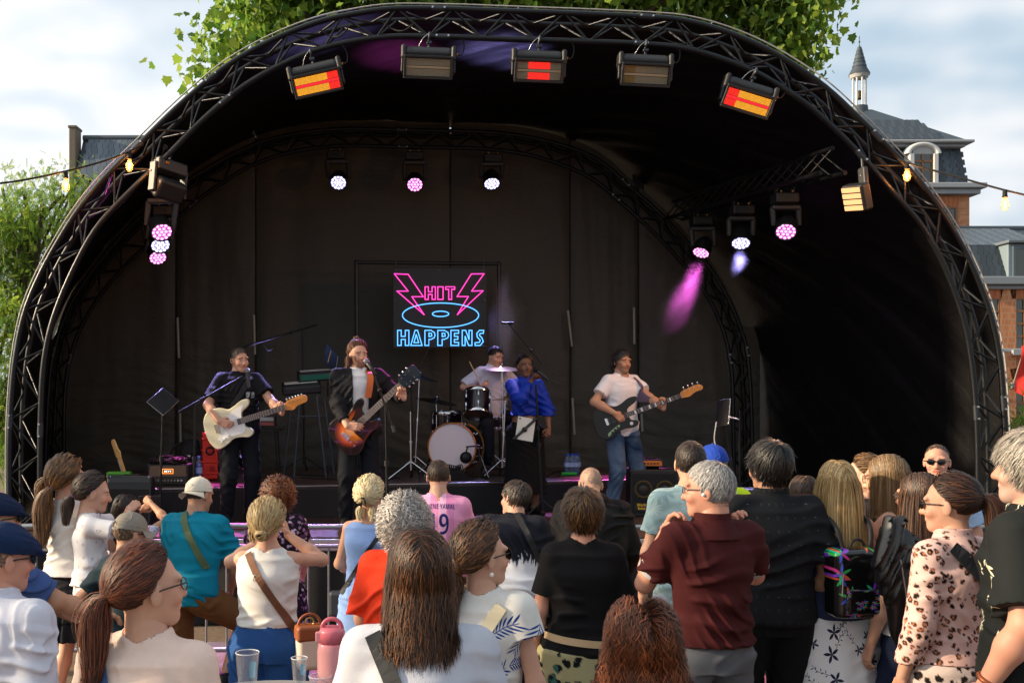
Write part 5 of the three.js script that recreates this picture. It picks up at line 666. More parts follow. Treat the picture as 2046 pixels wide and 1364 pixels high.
// bearded singer with the sunburst guitar
const burst = canvasTex(256, 256, (g) => { const r = g.createRadialGradient(118, 132, 8, 122, 128, 104); r.addColorStop(0, '#e8952a'); r.addColorStop(0.5, '#d9741c'); r.addColorStop(0.72, '#8a2f12'); r.addColorStop(0.92, '#1a0f0c'); r.addColorStop(1, '#120b0a'); g.fillStyle = r; g.fillRect(0, 0, 256, 256); }); burst.repeat.set(2.1, 2.6); burst.offset.set(0.5, 0.5);
const burstMat = new THREE.MeshPhysicalMaterial({ map: burst, roughness: 0.22, clearcoat: 0.8 }), tortoise = M(0x2c1611, 0.25, 0, { clearcoat: 0.5 });
const gt2 = guitar('electric_guitar', 'sunburst offset electric guitar with tortoiseshell pickguard', 'guitar', at(710, 853, 9.56), at(842, 729, 9.42), { shape: 'offset', bodyMat: burstMat, guard: [[-0.02, -0.12], [0.06, -0.1], [0.12, -0.09], [0.12, 0.03], [0.135, 0.075], [0.12, 0.1], [0.06, 0.075], [0.0, 0.05], [-0.03, -0.02]], guardMat: tortoise, pickups: [0.02], pickMat: chrome, knobs: [[-0.06, -0.095], [-0.1, -0.1], [-0.1, -0.06]], knobMat: chrome, headShape: paddle, headMat: M(0x1c2a34, 0.3), pegs: [[0.04, 0.03], [0.08, 0.032], [0.12, 0.032], [0.04, -0.03], [0.08, -0.032], [0.12, -0.032]] });
const G2 = person({ label: 'bearded singer with hair in a bun playing sunburst guitar', u: 716, v: 684, s: 205, base: 0.8, face: 170, head: [14, 2, 0], skin: 'fair', fat: 1.1, shoulder: 1.06, features: { beard: 0x3a2015, brow: 0x3a2418 }, armRt: { world: gt2.pt(-0.03, 0.05, 0.055), worldDir: 1, hd: [0.95, -0.05, 0.1], palm: [0.0, -0.2, -1], curl: 0.35, pole: [1, -0.4, -0.6] }, armL: { world: gt2.pt(0.44, -0.095, 0.0), worldDir: 1, hd: [-0.25, 0.9, 0.15], palm: [0.1, 0, 1], curl: 0.9, pole: [1, -0.8, -0.2] }, top: { color: 0xd8d8da, sleeve: 0.3, hem: 0.80, inf: 0.014, name: 't_shirt' }, bottom: { color: 0x11151b }, hair: hTie(0x4a2a1a, 0x8a5a3c, [0, 0.125, -0.06], { T: 0.016, jit: 0.3, n: 1000, w: 0.006, buns: [{ c: [0, 0.155, -0.06], r: 0.032, n: 160 }], tails: [{ at: [0.08, 0.0, -0.03], dir: [0.4, -1, 0], len: 0.15, r: 0.03, n: 160, wave: 0.02 }, { at: [-0.08, 0.0, -0.03], dir: [-0.4, -1, 0], len: 0.15, r: 0.03, n: 160, wave: 0.02 }] }), more: P => {
  const sh = (x, y, z) => { const g = P.toT(x, y, z), gx = g.x, gy = g.y, gz = g.z; let d = P.topF(x, y, z) - 0.022; for (const a of P.arms) { d = smin(d, capsule(a.S, a.E, 0.075, 0.068)(x, y, z), 0.04); const e = a.E.clone().lerp(a.W, 0.72), q = capsule(a.E, a.W, 0.066, 0.052)(x, y, z), dd = a.f; d = smin(d, Math.max(q, (x - e.x) * dd.x + (y - e.y) * dd.y + (z - e.z) * dd.z), 0.03); } d += 0.008 * folds(x, y, z, 4); d = Math.max(d, gy - 1.5, 0.74 - gy); const open = Math.max(Math.abs(gx - 0.01) - (0.075 + Math.max(0, 1.1 - gy) * 0.08), -gz); return Math.max(d, -open, -(capsule(v3(0, 1.42, 0), v3(0, 1.7, 0.02), 0.07, 0.075)(x, y, z))); };
  mesh('open_shirt', paint(nets(sh, [-0.75, 0.7, -0.35], [0.75, 1.58, 0.6], 0.0135), () => [0.0085, 0.009, 0.012]), clothMat(0.8), P.root); P.topF2 = sh;
  const c = [[0.085, 1.49, 0.03], [0.1, 1.43, 0.14], [0.09, 1.33, 0.185], [0.07, 1.22, 0.2]].map(p => v3(...p)); mesh('guitar_strap', gridMesh(3, 24, (u, v) => { const p = new THREE.CatmullRomCurve3(c).getPoint(v); p.x += (u - 0.5) * 0.06; return p; }), M(0xb0561a, 0.6, 0, { side: THREE.DoubleSide }), P.root);
  const a = P.arms[0]; mesh('wristwatch', new THREE.TorusGeometry(0.033, 0.01, 8, 18).applyQuaternion(new THREE.Quaternion().setFromUnitVectors(v3(0, 0, 1), a.f)).translate(a.W.x, a.W.y, a.W.z), M(0x0c0c0e, 0.4), P.root);
} });

// bass player
const bs = guitar('bass_guitar', 'black bass guitar with pale green control plate', 'bass', at(1232, 836, 10.48), at(1404, 775, 10.3), { cat: 'bass guitar', shape: 'bass', bodyMat: M(0x08090a, 0.42), guard: [[-0.14, -0.155], [-0.06, -0.115], [0.0, -0.095], [0.005, -0.07], [-0.05, -0.085], [-0.13, -0.12]], guardMat: M(0x8aa884, 0.3), pickups: [-0.06, 0.04], pickMat: rubber, knobs: [[-0.02, -0.09], [-0.055, -0.105], [-0.09, -0.122]], knobMat: rubber, inlay: 1, headShape: [[0, 0.022], [0.03, 0.04], [0.12, 0.05], [0.2, 0.05], [0.235, 0.02], [0.22, -0.01], [0.15, -0.012], [0.08, -0.035], [0.03, -0.03], [0, -0.022]], headMat: M(0xb5752c, 0.35), pegs: [[0.05, 0.03], [0.1, 0.032], [0.15, 0.034], [0.2, 0.03]], pegOut: 1.5 });
mesh('emblem', new THREE.CircleGeometry(0.018, 20).translate(0.13, -0.1, 0.0235), M(0xc8c8c4, 0.4), bs.t);
const G3 = person({ label: 'bass player in white T-shirt and blue jeans on the right', u: 1243, v: 700, s: 187, base: 0.8, face: 152, head: [-2, 4, 0], skin: 'tan', fat: 1.06, features: { beard: 0x4a4038, beardMix: 0.55, brow: 0x241c18, closed: 1 }, armRt: { world: bs.pt(-0.0, 0.06, 0.06), worldDir: 1, hd: [0.75, -0.6, 0.0], palm: [0.1, -0.2, -1], curl: 0.5, pole: [1, -0.3, -0.7] }, armL: { world: bs.pt(0.5, -0.085, 0.0), worldDir: 1, hd: [-0.15, 0.95, 0.1], palm: [0.0, -0.1, 1], curl: 0.8, pole: [0.8, -1, -0.1] }, legL: { t: [0.15, 0.075, 0.02] }, top: { color: 0xe0dee2, sleeve: 0.62, hem: 0.84, inf: 0.018, loose: 0.012, scoop: 0.03, wr: 0.008 }, bottom: { color: 0x26405e, wr: 0.01, inf: 0.014, pattern: (x, y, z) => { const w = clamp(0.5 + 1.5 * fbm(x * 7, y * 6, z * 5 + 3, 3), 0, 1), n = 1 + 0.3 * fbm(x * 40, y * 40, z * 40, 2); return [lerp(0.018, 0.075, w) * n, lerp(0.036, 0.12, w) * n, lerp(0.075, 0.2, w) * n]; } }, shoes: 0xc8c4c2, sole: 0xd8d8d8, hair: hShort(0x1a1512, 0x4a423c, { len: 0.06, T: 0.018, n: 1200, w: 0.0065, jit: 0.35, line: 0.04, tails: [{ at: [0, -0.03, -0.105], dir: [0, -1, -0.3], len: 0.09, r: 0.05, n: 160, wave: 0.01 }] }), more: P => { glasses(P, { up: 1, dark: 1, color: 0x1a1830, lens: 0x2a2060 }); strap(P, 'guitar_strap', [0.12, 1.46], [0.14, 1.2], 0.028, 0x5a4a62, { front: 1 }); P.onHead('earpiece', ball(0.009, v3(-0.084, -0.005, 0.0)), M(0x0c0c0c, 0.3)); } });

// singer in blue
const G4 = person({ label: 'female singer in cobalt blue blouse and long black skirt holding microphone', u: 1049, v: 711, s: 187, base: 0.8, face: 166, head: [-4, -4, 0], skin: 'deep', fem: 1, fat: 1.0, features: { brow: 0x0c0806 }, armRt: { t: [0.0, 1.47, 0.2], pole: [0.9, -1, 0.0], hd: [-0.35, 0.75, 0.4], palm: [-0.6, 0.1, 0.6], curl: 0.9 }, armL: { t: [0.2, 0.94, 0.2], pole: [1, -0.3, -0.6], hd: [-0.4, -0.5, 0.6], palm: [-0.5, -0.6, 0], curl: 0.8 }, top: { color: 0x0b2f9a, sleeve: 1.82, puff: 0.026, hem: 1.09, inf: 0.014, collar: 1, wr: 0.009, name: 'blouse', rough: 0.6 }, bottom: { name: 'skirt', skirt: 1, color: 0x0b0b0e, waist: 1.045, hem: 0.25, r: 0.235, pleats: 5, pleat: 0.03 }, boots: 0.18, shoes: 0x0c0c0e, hair: hTie(0x0e0a08, 0x2a1e16, [0, 0.03, -0.12], { n: 900, w: 0.007, T: 0.007, jit: 0.2, buns: [{ c: [0, 0.02, -0.13], r: 0.035, n: 160 }] }), more: P => { for (const s of [-1, 1]) P.onHead('earring', new THREE.TorusGeometry(0.014, 0.003, 6, 14).rotateY(1.3).translate(s * 0.084, -0.058, 0.0), M(0xd8a850, 0.25, 0.9)); P.onHead('hair_bead', ball(0.006, v3(-0.05, 0.1, 0.02)), M(0xd8a850, 0.25, 0.9)); } });
// drummer
const drumP = person({ label: 'drummer in white button shirt seated behind the drum kit', u: 990, v: 693, s: 166, base: 1.15, k: 0.98, face: 156, head: [14, 14, 0], lean: [4, 0, 0], skin: 'fair', features: { closed: 1, brow: 0x2a1c14 }, legL: { t: [0.22, 0.36, 0.34], pole: [0.5, 0.4, 1] }, legR: { t: [0.22, 0.36, 0.34], pole: [0.5, 0.4, 1] }, armRt: { t: [0.24, 1.24, 0.16], pole: [1, -0.8, -0.3], hd: [-0.2, 0.6, 0.6], palm: [-0.8, 0, 0.3], curl: 1.1 }, armL: { t: [0.22, 1.1, 0.28], pole: [1, -0.6, -0.3], curl: 1.1 }, top: { color: 0xd2cede, sleeve: 0.9, hem: 0.86, collar: 1, inf: 0.022, loose: 0.014, wr: 0.01 }, bottom: { color: 0x1a1c24 }, hair: hShort(0x1c130f, 0x3a2a20, { len: 0.04, T: 0.012, n: 900, w: 0.007 }) });
{ const a = drumP.arms[1], w = drumP.root.localToWorld(a.W.clone()); tag(mesh('drumstick', rod(w.clone().add(v3(0.02, -0.03, 0.05)), at(938, 722, F / 166 - 0.25), 0.008, 0.006), M(0xc8a878, 0.5)), 'wooden drumstick raised by the drummer', 'drumstick'); }

// ---------------------------------------------------------------- drums
const sparkle = new THREE.MeshPhysicalMaterial({ color: 0x17131f, roughness: 0.25, clearcoat: 0.9, metalness: 0.3 }), skinWhite = M(0xd6ccd6, 0.55), skinDark = M(0x5a4640, 0.4, 0, { clearcoat: 0.3 });
function drum(label, c, axis, r, depth, frontMat, backMat, hoopMat, lugs = 8, name = 'drum') {
  const t = thing(name, label, 'drum', c); t.quaternion.setFromUnitVectors(YUP, axis.clone().normalize());       // axis points to the front head
  mesh('shell', new THREE.CylinderGeometry(r, r, depth, 40, 1, true), new THREE.MeshPhysicalMaterial({ color: 0x1a1522, roughness: 0.28, clearcoat: 0.9, metalness: 0.35, side: THREE.DoubleSide }), t);
  mesh('drum_head', new THREE.CylinderGeometry(r * 0.985, r * 0.985, 0.006, 40).translate(0, depth / 2, 0), frontMat, t); mesh('drum_head', new THREE.CylinderGeometry(r * 0.985, r * 0.985, 0.006, 40).translate(0, -depth / 2, 0), backMat, t);
  for (const s of [-1, 1]) mesh('hoop', lathe([[r * 0.99, -0.018], [r * 1.035, -0.018], [r * 1.035, 0.02], [r * 0.99, 0.02], [r * 0.99, -0.018]], 40).translate(0, s * depth / 2, 0), hoopMat, t);
  for (let i = 0; i < lugs; i++) for (const s of [-1, 1]) { const a = (i + 0.5) / lugs * 6.283, x = Math.cos(a) * r * 1.03, z = Math.sin(a) * r * 1.03; mesh('lug', [rod(v3(x, s * depth * 0.48, z), v3(x, s * depth * 0.18, z), 0.004), rbox(0.018, depth * 0.16, 0.018, 0.004, x, s * depth * 0.2, z)], chrome, t); }
  return t;
}
const kick = drum('large bass drum with plain white front skin and amber hoop', at(912, 893, 11.55), v3(-0.3, 0.02, 1), 0.275, 0.42, skinWhite, skinDark, M(0xb5702e, 0.35), 10, 'bass_drum');
{ const t = kick, inv = t.quaternion.clone().invert(), leg = (p, q) => { const a = t.worldToLocal(p.clone()), b = t.worldToLocal(q.clone()); strut('spur', a, b, 0.009, chrome, t); }; t.updateMatrixWorld(); leg(at(958, 905, 11.6), v3(at(975, 0, 11.5).x, 1.152, -11.4)); leg(at(862, 905, 11.6), v3(at(846, 0, 11.4).x, 1.152, -11.3)); }
drum('rack tom with dark sparkle shell tilted above the bass drum', at(954, 806, 11.75), v3(0.05, 0.88, -0.42), 0.155, 0.27, skinWhite, skinDark, chrome, 6, 'tom_drum');
drum('floor tom with dark shell left behind the bass drum', at(893, 852, 12.35), v3(0, 1, 0.05), 0.2, 0.34, skinWhite, skinDark, chrome, 6, 'tom_drum');
drum('snare drum low beside the drummer', at(986, 842, 12.1), v3(0, 1, 0.12), 0.17, 0.13, skinWhite, skinDark, chrome, 8, 'snare_drum');
function cymbal(label, c, tilt, r, dark) { const t = thing('cymbal', label, 'cymbal', c); t.rotation.set(tilt[0], 0, tilt[1]); mesh('cymbal_plate', lathe([[0.001, 0.035], [r * 0.1, 0.03], [r * 0.17, 0.012], [r * 0.6, 0.004], [r, -0.012], [r, -0.0145], [r * 0.6, 0.001], [r * 0.17, 0.009], [r * 0.1, 0.026], [0.001, 0.031]], 40), M(dark ? 0x4a4234 : 0x9a8a66, 0.28, 0.95), t); mesh('wing_nut', ball(0.014, v3(0, 0.045, 0)), chrome, t); return t; }
function stand(name, label, cat, foot, top, opt = {}) {            // tripod stand: pole, collar, three legs with rubber feet
  const t = thing(name, label, cat, foot), d = top.clone().sub(foot), m = opt.mat ?? chrome, r = opt.r ?? 0.011, L = opt.leg ?? 0.26, hgt = opt.h ?? 0.2;
  strut('pole', v3(0, hgt * 0.5, 0), v3(d.x * 0.55, d.y * 0.55, d.z * 0.55), r * 1.25, m, t); strut('pole', v3(d.x * 0.52, d.y * 0.52, d.z * 0.52), d, r * 0.85, m, t);
  strut('collar', v3(d.x * 0.53, d.y * 0.53, d.z * 0.53), v3(d.x * 0.57, d.y * 0.57, d.z * 0.57), r * 1.9, opt.collar ?? m, t);
  for (let i = 0; i < 3; i++) { const a = (opt.turn ?? 0.5) + i * 2.094, e = v3(Math.cos(a) * L, 0.012, Math.sin(a) * L); strut('leg', v3(0, hgt, 0), e, r * 0.7, m, t); mesh('rubber_foot', ball(0.014, e, 1, 0.8, 1, 8), rubber, t); }
  return t;
}
const onRiser = (u, d) => v3((u - PX) * d / F, 1.15, -d), onDeck = (u, d) => v3((u - PX) * d / F, 0.8, -d);
cymbal('bronze crash cymbal in front of the drummer', at(1003, 735, 11.85), [0.16, -0.02], 0.215); stand('cymbal_stand', 'chrome stand under the crash cymbal', 'stand', onRiser(1006, 11.85), at(1003, 735, 11.85));
cymbal('dark cymbal left of the rack tom', at(872, 800, 12.2), [0.1, -0.18], 0.26, 1); stand('cymbal_stand', 'chrome stand under the dark left cymbal', 'stand', onRiser(873, 12.2), at(872, 800, 12.2));
cymbal('dark ride cymbal behind the sunburst guitar headstock', at(838, 752, 12.3), [0.08, -0.22], 0.24, 1); stand('cymbal_stand', 'chrome stand under the dark ride cymbal', 'stand', onRiser(830, 12.3), at(838, 752, 12.3));
cymbal('pair of hi-hat cymbals at the right of the kit', at(1010, 797, 11.6), [0, 0], 0.17); stand('hi_hat_stand', 'tall chrome hi-hat stand right of the bass drum', 'stand', onRiser(1003, 11.6), at(1010, 797, 11.6), { r: 0.014 });
stand('boom_stand', 'chrome boom stand left of the bass drum', 'stand', onRiser(821, 11.2), at(820, 822, 11.2), { leg: 0.3 });
{ const t = thing('drum_throne', 'round black drum stool under the drummer', 'stool', v3(drumP.root.position.x, 1.15, drumP.root.position.z - 0.03)); mesh('seat', lathe([[0.001, 0.6], [0.15, 0.6], [0.17, 0.575], [0.165, 0.53], [0.001, 0.52]], 24), M(0x141416, 0.6), t); strut('pole', v3(0, 0.1, 0), v3(0, 0.53, 0), 0.018, chrome, t); for (let i = 0; i < 3; i++) { const a = i * 2.094; strut('leg', v3(0, 0.25, 0), v3(Math.cos(a) * 0.25, 0.01, Math.sin(a) * 0.25), 0.011, chrome, t); } }
// ---------------------------------------------------------------- microphones, stands, amplifiers and boxes on the stage
function microphone(label, head, dir, opt = {}) {                  // head: centre of the grille, dir: from the grille to the tail
  const t = thing('microphone', label, 'microphone', head); t.quaternion.setFromUnitVectors(YUP, dir.clone().normalize());
  mesh('grille', ball(opt.r ?? 0.03, v3(0, 0, 0), 1, 1.05, 1, 16), M(opt.grille ?? 0x7d8288, 0.45, 0.7), t); mesh('ring', new THREE.TorusGeometry((opt.r ?? 0.03) * 0.98, 0.004, 6, 18).rotateX(Math.PI / 2), M(0x2a2c30, 0.4, 0.6), t);
  mesh('handle', lathe([[0.001, 0.02], [0.023, 0.022], [0.022, 0.05], [0.014, 0.17], [0.001, 0.172]], 16), M(0x141518, 0.45), t); return t;
}
const blackPole = M(0x17181a, 0.42, 0.5);
function boom(t, a, b, r = 0.009, m = blackPole) { strut('boom_arm', t.worldToLocal(a.clone()), t.worldToLocal(b.clone()), r, m, t); mesh('clutch', ball(0.02, t.worldToLocal(a.clone().lerp(b, 0.35))), rubber, t); }
{ // for the guitarist in black
  const a = at(358, 823, 9.55), b = at(484, 752, 9.55), p = at(388, 806, 9.55), t = stand('microphone_stand', 'black boom microphone stand before guitarist in black', 'stand', onDeck(388, 9.55), p, { mat: blackPole, collar: rubber }); t.updateMatrixWorld(); boom(t, a, b); strut('boom_sleeve', t.worldToLocal(a.clone()), t.worldToLocal(a.clone().lerp(b, 0.45)), 0.013, blackPole, t);
  microphone('silver-grille microphone at the mouth of guitarist in black', at(494, 741, 9.62), v3(0.15, -1, 0.35));
}
{ const a = at(742, 735, 9.28), b = at(788, 862, 9.3), p = at(770, 812, 9.3), t = stand('microphone_stand', 'black boom microphone stand before the bearded singer', 'stand', onDeck(775, 9.3), p, { mat: blackPole, collar: rubber }); t.updateMatrixWorld(); boom(t, a, b, 0.0095); strut('counterweight', t.worldToLocal(at(784, 850, 9.3)), t.worldToLocal(at(788, 863, 9.3)), 0.017, M(0x3c4046, 0.4, 0.6), t); microphone('grey microphone at the mouth of the bearded singer', at(732, 722, 9.4), v3(0.55, -0.75, 0.5)); }
{ // the singer's stand with a tablet
  const p = at(1071, 768, 10.35), t = stand('microphone_stand', 'black microphone stand in front of the singer in blue', 'stand', onDeck(1084, 10.35), p, { mat: blackPole, collar: rubber, r: 0.012 }); t.updateMatrixWorld(); const c = at(1074, 857, 10.35);
  strut('side_arm', t.worldToLocal(c.clone()), t.worldToLocal(at(1055, 862, 10.28)), 0.008, blackPole, t); mesh('clamp', ball(0.026, t.worldToLocal(c.clone()), 1, 1.2, 1), rubber, t);
  const k = thing('tablet', 'pale grey tablet in a black holder on the singer stand', 'tablet', at(1050, 857, 10.27)); k.rotation.set(-0.25, 0.1, -0.16); mesh('tablet_case', rbox(0.185, 0.245, 0.01, 0.005), M(0xb4b6b0, 0.4), k); mesh('holder', [rod(v3(0.09, 0.12, 0.012), v3(-0.1, -0.12, 0.012), 0.014), rbox(0.05, 0.02, 0.03, 0.006, 0.085, 0.122, 0.005), rbox(0.05, 0.02, 0.03, 0.006, -0.095, -0.122, 0.005), ball(0.028, v3(-0.01, -0.01, 0.02))], M(0x17171a, 0.5), k); mesh('camera_lens', new THREE.CylinderGeometry(0.009, 0.009, 0.003, 14).rotateX(Math.PI / 2).translate(-0.07, 0.1, 0.0065), gloss, k);
  const hand = G4.root.localToWorld(G4.arms[1].W.clone().addScaledVector(G4.arms[1].fd, 0.08)); microphone('black microphone in the hand of the singer in blue', hand.clone().add(v3(0.0, 0.05, 0.06)), v3(0.7, -0.65, 0.25), { grille: 0x1c1d20, r: 0.025 });
}
{ const p = at(1066, 725, 11.75), t = stand('overhead_stand', 'tall black stand with sloping boom above the drums', 'stand', onRiser(1066, 11.75), p, { mat: blackPole, leg: 0.32 }); t.updateMatrixWorld(); boom(t, at(1083, 727, 11.75), at(1022, 652, 11.75)); const m = thing('overhead_microphone', 'slim overhead microphone above the drummer', 'microphone', at(1016, 645, 11.75)); mesh('mic_body', rod(v3(-0.08, 0, 0), v3(0.06, -0.005, 0.02), 0.014), M(0x24262a, 0.4, 0.5), m); mesh('mic_clip', rbox(0.03, 0.03, 0.03, 0.006, 0.02, -0.025, 0), rubber, m); }
{ const p = at(822, 770, 11.3), t = stand('overhead_stand', 'black stand with boom in front of the sign', 'stand', onRiser(824, 11.3), p, { mat: blackPole }); t.updateMatrixWorld(); boom(t, at(806, 805, 11.3), at(857, 696, 11.3)); const m = thing('overhead_microphone', 'small dark microphone below the neon sign', 'microphone', at(860, 689, 11.3)); mesh('mic_body', rod(v3(0, -0.04, 0), v3(0.0, 0.05, 0.0), 0.014), M(0x24262a, 0.4, 0.5), m); mesh('mic_clip', rbox(0.03, 0.02, 0.03, 0.006, 0, -0.04, 0), rubber, m); }
{ const p = at(604, 658, 12.2), t = stand('overhead_stand', 'tall black boom stand behind the keyboards', 'stand', onRiser(608, 12.2), p, { mat: blackPole, leg: 0.34 }); t.updateMatrixWorld(); boom(t, at(634, 648, 12.2), at(486, 693, 12.2), 0.011); mesh('hanging_cable', tube([at(540, 676, 12.2), at(545, 695, 12.2), at(536, 700, 12.2), at(527, 686, 12.2)].map(q => t.worldToLocal(q)), 0.005), rubber, t); }
function tabletStand(label, foot, tilt, pos, rot) { const t = stand('tablet_stand', label, 'stand', foot, pos, { mat: blackPole, leg: 0.24 }); t.updateMatrixWorld(); const q = new THREE.Group(); q.name = 'tablet_holder'; q.position.copy(t.worldToLocal(pos.clone())); q.rotation.set(...rot); t.add(q); mesh('tablet', rbox(0.2, 0.27, 0.014, 0.005), M(0x0c0c0e, 0.45), q); mesh('tablet_edge', rbox(0.204, 0.274, 0.006, 0.003), M(0xb0b4b8, 0.3, 0.7), q); mesh('bracket', [rbox(0.05, 0.29, 0.02, 0.006, 0, 0, -0.015), ball(0.03, v3(0, -0.02, -0.035))], rubber, q); return t; }
tabletStand('black tablet stand left of guitarist in black', onDeck(318, 9.62), 0, at(325, 802, 9.62), [-0.75, 0.55, -0.45]);
{ const t = tabletStand('tablet stand with white cable at the right of the stage', onDeck(1478, 10.3), 0, at(1446, 824, 10.3), [-0.5, -1.2, -0.35]); mesh('white_cable', tube([at(1432, 842, 10.25), at(1428, 880, 10.25), at(1440, 915, 10.25), at(1446, 960, 10.25)].map(q => t.worldToLocal(q)), 0.006, 30), M(0xd0d0cc, 0.5), t); strut('upright', t.worldToLocal(onDeck(1478, 10.3)), t.worldToLocal(at(1478, 820, 10.3)), 0.012, blackPole, t); strut('side_arm', t.worldToLocal(at(1478, 838, 10.3)), t.worldToLocal(at(1452, 832, 10.3)), 0.01, steel, t); }
{ // keyboards
  const t = thing('keyboard_stand', 'grey two-tier keyboard stand with splayed legs', 'stand', onRiser(610, 11.5)); t.updateMatrixWorld(); const W = p => t.worldToLocal(p), gm = M(0x3c4650, 0.45, 0.5), foot = (u, d) => W(onRiser(u, d));
  for (const [ut, ub, d] of [[599, 587, 11.35], [632, 651, 11.35], [584, 566, 11.75], [646, 668, 11.75]]) { strut('leg', W(at(ut, 792, d)), foot(ub, d), 0.014, gm, t); mesh('rubber_foot', ball(0.018, foot(ub, d), 1, 0.7, 1, 8), rubber, t); }
  strut('crossbar', W(at(594, 832, 11.35)), W(at(640, 832, 11.35)), 0.011, gm, t); strut('crossbar', W(at(580, 832, 11.75)), W(at(652, 832, 11.75)), 0.011, gm, t);
  strut('support_arm', W(at(590, 790, 11.35)), W(at(590, 790, 11.9)), 0.013, gm, t); strut('support_arm', W(at(636, 790, 11.35)), W(at(636, 790, 11.9)), 0.013, gm, t);
  for (const u of [638, 655]) strut('upright', W(at(u, 792, 11.7)), W(at(u, 762, 11.7)), 0.012, blackPole, t);
  const keys = (label, c, w, tilt, col, green) => { const k = thing('keyboard', label, 'keyboard', c); k.rotation.set(tilt, 0.18, 0.05); mesh('case', rbox(w, 0.1, 0.3, 0.02), M(col, 0.5), k); mesh('rear_panel', rbox(w * 0.96, 0.06, 0.012, 0.004, 0, 0.0, 0.154), M(green ? 0x0e5a4c : 0x24272c, 0.4), k); mesh('control_panel', rbox(w * 0.94, 0.008, 0.12, 0.003, 0, 0.052, 0.07), M(0x22252a, 0.35), k); mesh('key_bed', rbox(w * 0.9, 0.012, 0.13, 0.003, 0, 0.052, -0.07), M(0xc8c8c4, 0.35), k); for (const s of [-1, 1]) mesh('end_cheek', rbox(0.02, 0.11, 0.3, 0.005, s * w / 2, 0, 0), M(0x101012, 0.5), k); return k; };
  keys('dark synthesizer on the lower tier of the keyboard stand', at(602, 775, 11.55), 0.42, 0.2, 0x1c1f24); keys('black synthesizer with green back on the upper tier', at(634, 750, 11.75), 0.44, 0.15, 0x17191d, 1);
  const l = thing('laptop', 'thin silver-edged laptop open on the upper synthesizer', 'laptop', at(660, 716, 11.8)); l.rotation.set(-0.2, 1.15, -0.3); mesh('lid', rbox(0.3, 0.24, 0.01, 0.004), M(0x1c1d20, 0.4), l); mesh('lid_edge', rbox(0.008, 0.24, 0.012, 0.003, 0.152, 0, 0), M(0xc8ccd0, 0.3, 0.7), l); mesh('stick', rod(v3(-0.12, -0.13, 0.05), v3(-0.1, 0.04, 0.05), 0.006), M(0xb08a5a, 0.6), l);
  const r = thing('rack_unit', 'silver rack unit on a small table behind cream guitar', 'equipment', at(530, 842, 11.7)); mesh('case', rbox(0.24, 0.12, 0.2, 0.01), M(0x24262a, 0.5), r); mesh('front_panel', rbox(0.22, 0.045, 0.01, 0.003, 0, 0.03, 0.102), M(0x9a9c9c, 0.4, 0.5), r); mesh('front_panel', rbox(0.22, 0.04, 0.01, 0.003, 0, -0.025, 0.102), M(0x8a4038, 0.4), r);
  const tb = thing('side_table', 'small black folding table under the rack unit', 'table', onRiser(530, 11.7)); tb.updateMatrixWorld(); mesh('table_top', rbox(0.36, 0.02, 0.3, 0.006, 0, at(0, 855, 11.7).y - 1.15 - 0.02, 0), blackPaint, tb); for (const [x, z] of [[-0.16, -0.12], [0.16, -0.12], [-0.16, 0.12], [0.16, 0.12]]) strut('leg', v3(x, 0, z), v3(x * 0.8, at(0, 855, 11.7).y - 1.15 - 0.03, z), 0.009, blackPole, tb);
}
const faceTex = (w, h, draw) => { const t = canvasTex(w, h, draw); t.wrapS = t.wrapT = THREE.ClampToEdgeWrapping; return t; };
function plate(name, w, h, material, x, y, z, parent) { return mesh(name, new THREE.PlaneGeometry(w, h).translate(x, y, z), material, parent); }
function cabinet(name, label, cat, c, w, h, d, turn = 0) { const t = thing(name, label, cat, c, turn); mesh('case', rbox(w, h, d, 0.015, 0, h / 2, 0), M(0x101113, 0.6), t); for (const [x, y] of [[-1, 0], [1, 0], [-1, 1], [1, 1]]) mesh('corner', rbox(0.035, 0.035, 0.035, 0.01, x * (w / 2 - 0.014), y ? h - 0.014 : 0.014, d / 2 - 0.014), M(0x2c2e32, 0.4, 0.4), t); mesh('handle', rbox(0.16, 0.02, 0.03, 0.008, 0, h + 0.012, 0), rubber, t); return t; }
{
  const c = onRiser(340, 10.45); const t = cabinet('amplifier_head', 'small tan-fronted amplifier head with lit logo', 'amplifier', c, 0.43, 0.22, 0.22); mesh('grille_cloth', rbox(0.38, 0.11, 0.01, 0.003, 0, 0.15, 0.108), M(0x6a5644, 0.9), t); mesh('control_panel', rbox(0.38, 0.06, 0.01, 0.003, 0, 0.055, 0.108), M(0x2a2624, 0.5), t);
  const lit = faceTex(256, 128, (g) => { g.fillStyle = '#2a0d08'; g.fillRect(0, 0, 256, 128); g.strokeStyle = '#ff9040'; g.lineWidth = 12; g.strokeRect(8, 8, 240, 112); g.fillStyle = '#ffe8d0'; g.font = 'bold 64px serif'; g.textAlign = 'center'; g.fillText('REVV', 128, 88); });
  plate('lit_logo_sign', 0.115, 0.052, new THREE.MeshStandardMaterial({ map: lit, emissiveMap: lit, emissive: 0xffffff, emissiveIntensity: 0.9 }), 0, 0.15, 0.1145, t);
  for (let i = 0; i < 9; i++) mesh('knob', new THREE.CylinderGeometry(0.009, 0.011, 0.018, 10).rotateX(Math.PI / 2).translate(-0.13 + i * 0.034, 0.055, 0.12), M(i > 6 ? 0xc8c4b8 : 0x8a847c, 0.4, 0.3), t);
  const cl = thing('folded_towel', 'crumpled dark towel on top of amplifier head', 'towel', c.clone().add(v3(-0.02, 0.25, 0))); mesh('cloth', nets((x, y, z) => sdEll(x, y, z, 0.19, 0.035, 0.1) + 0.02 * folds(x * 1.5, y * 2, z * 2, 8), [-0.26, -0.08, -0.16], [0.26, 0.09, 0.16], 0.012), M(0x2a2224, 0.95), cl);
}
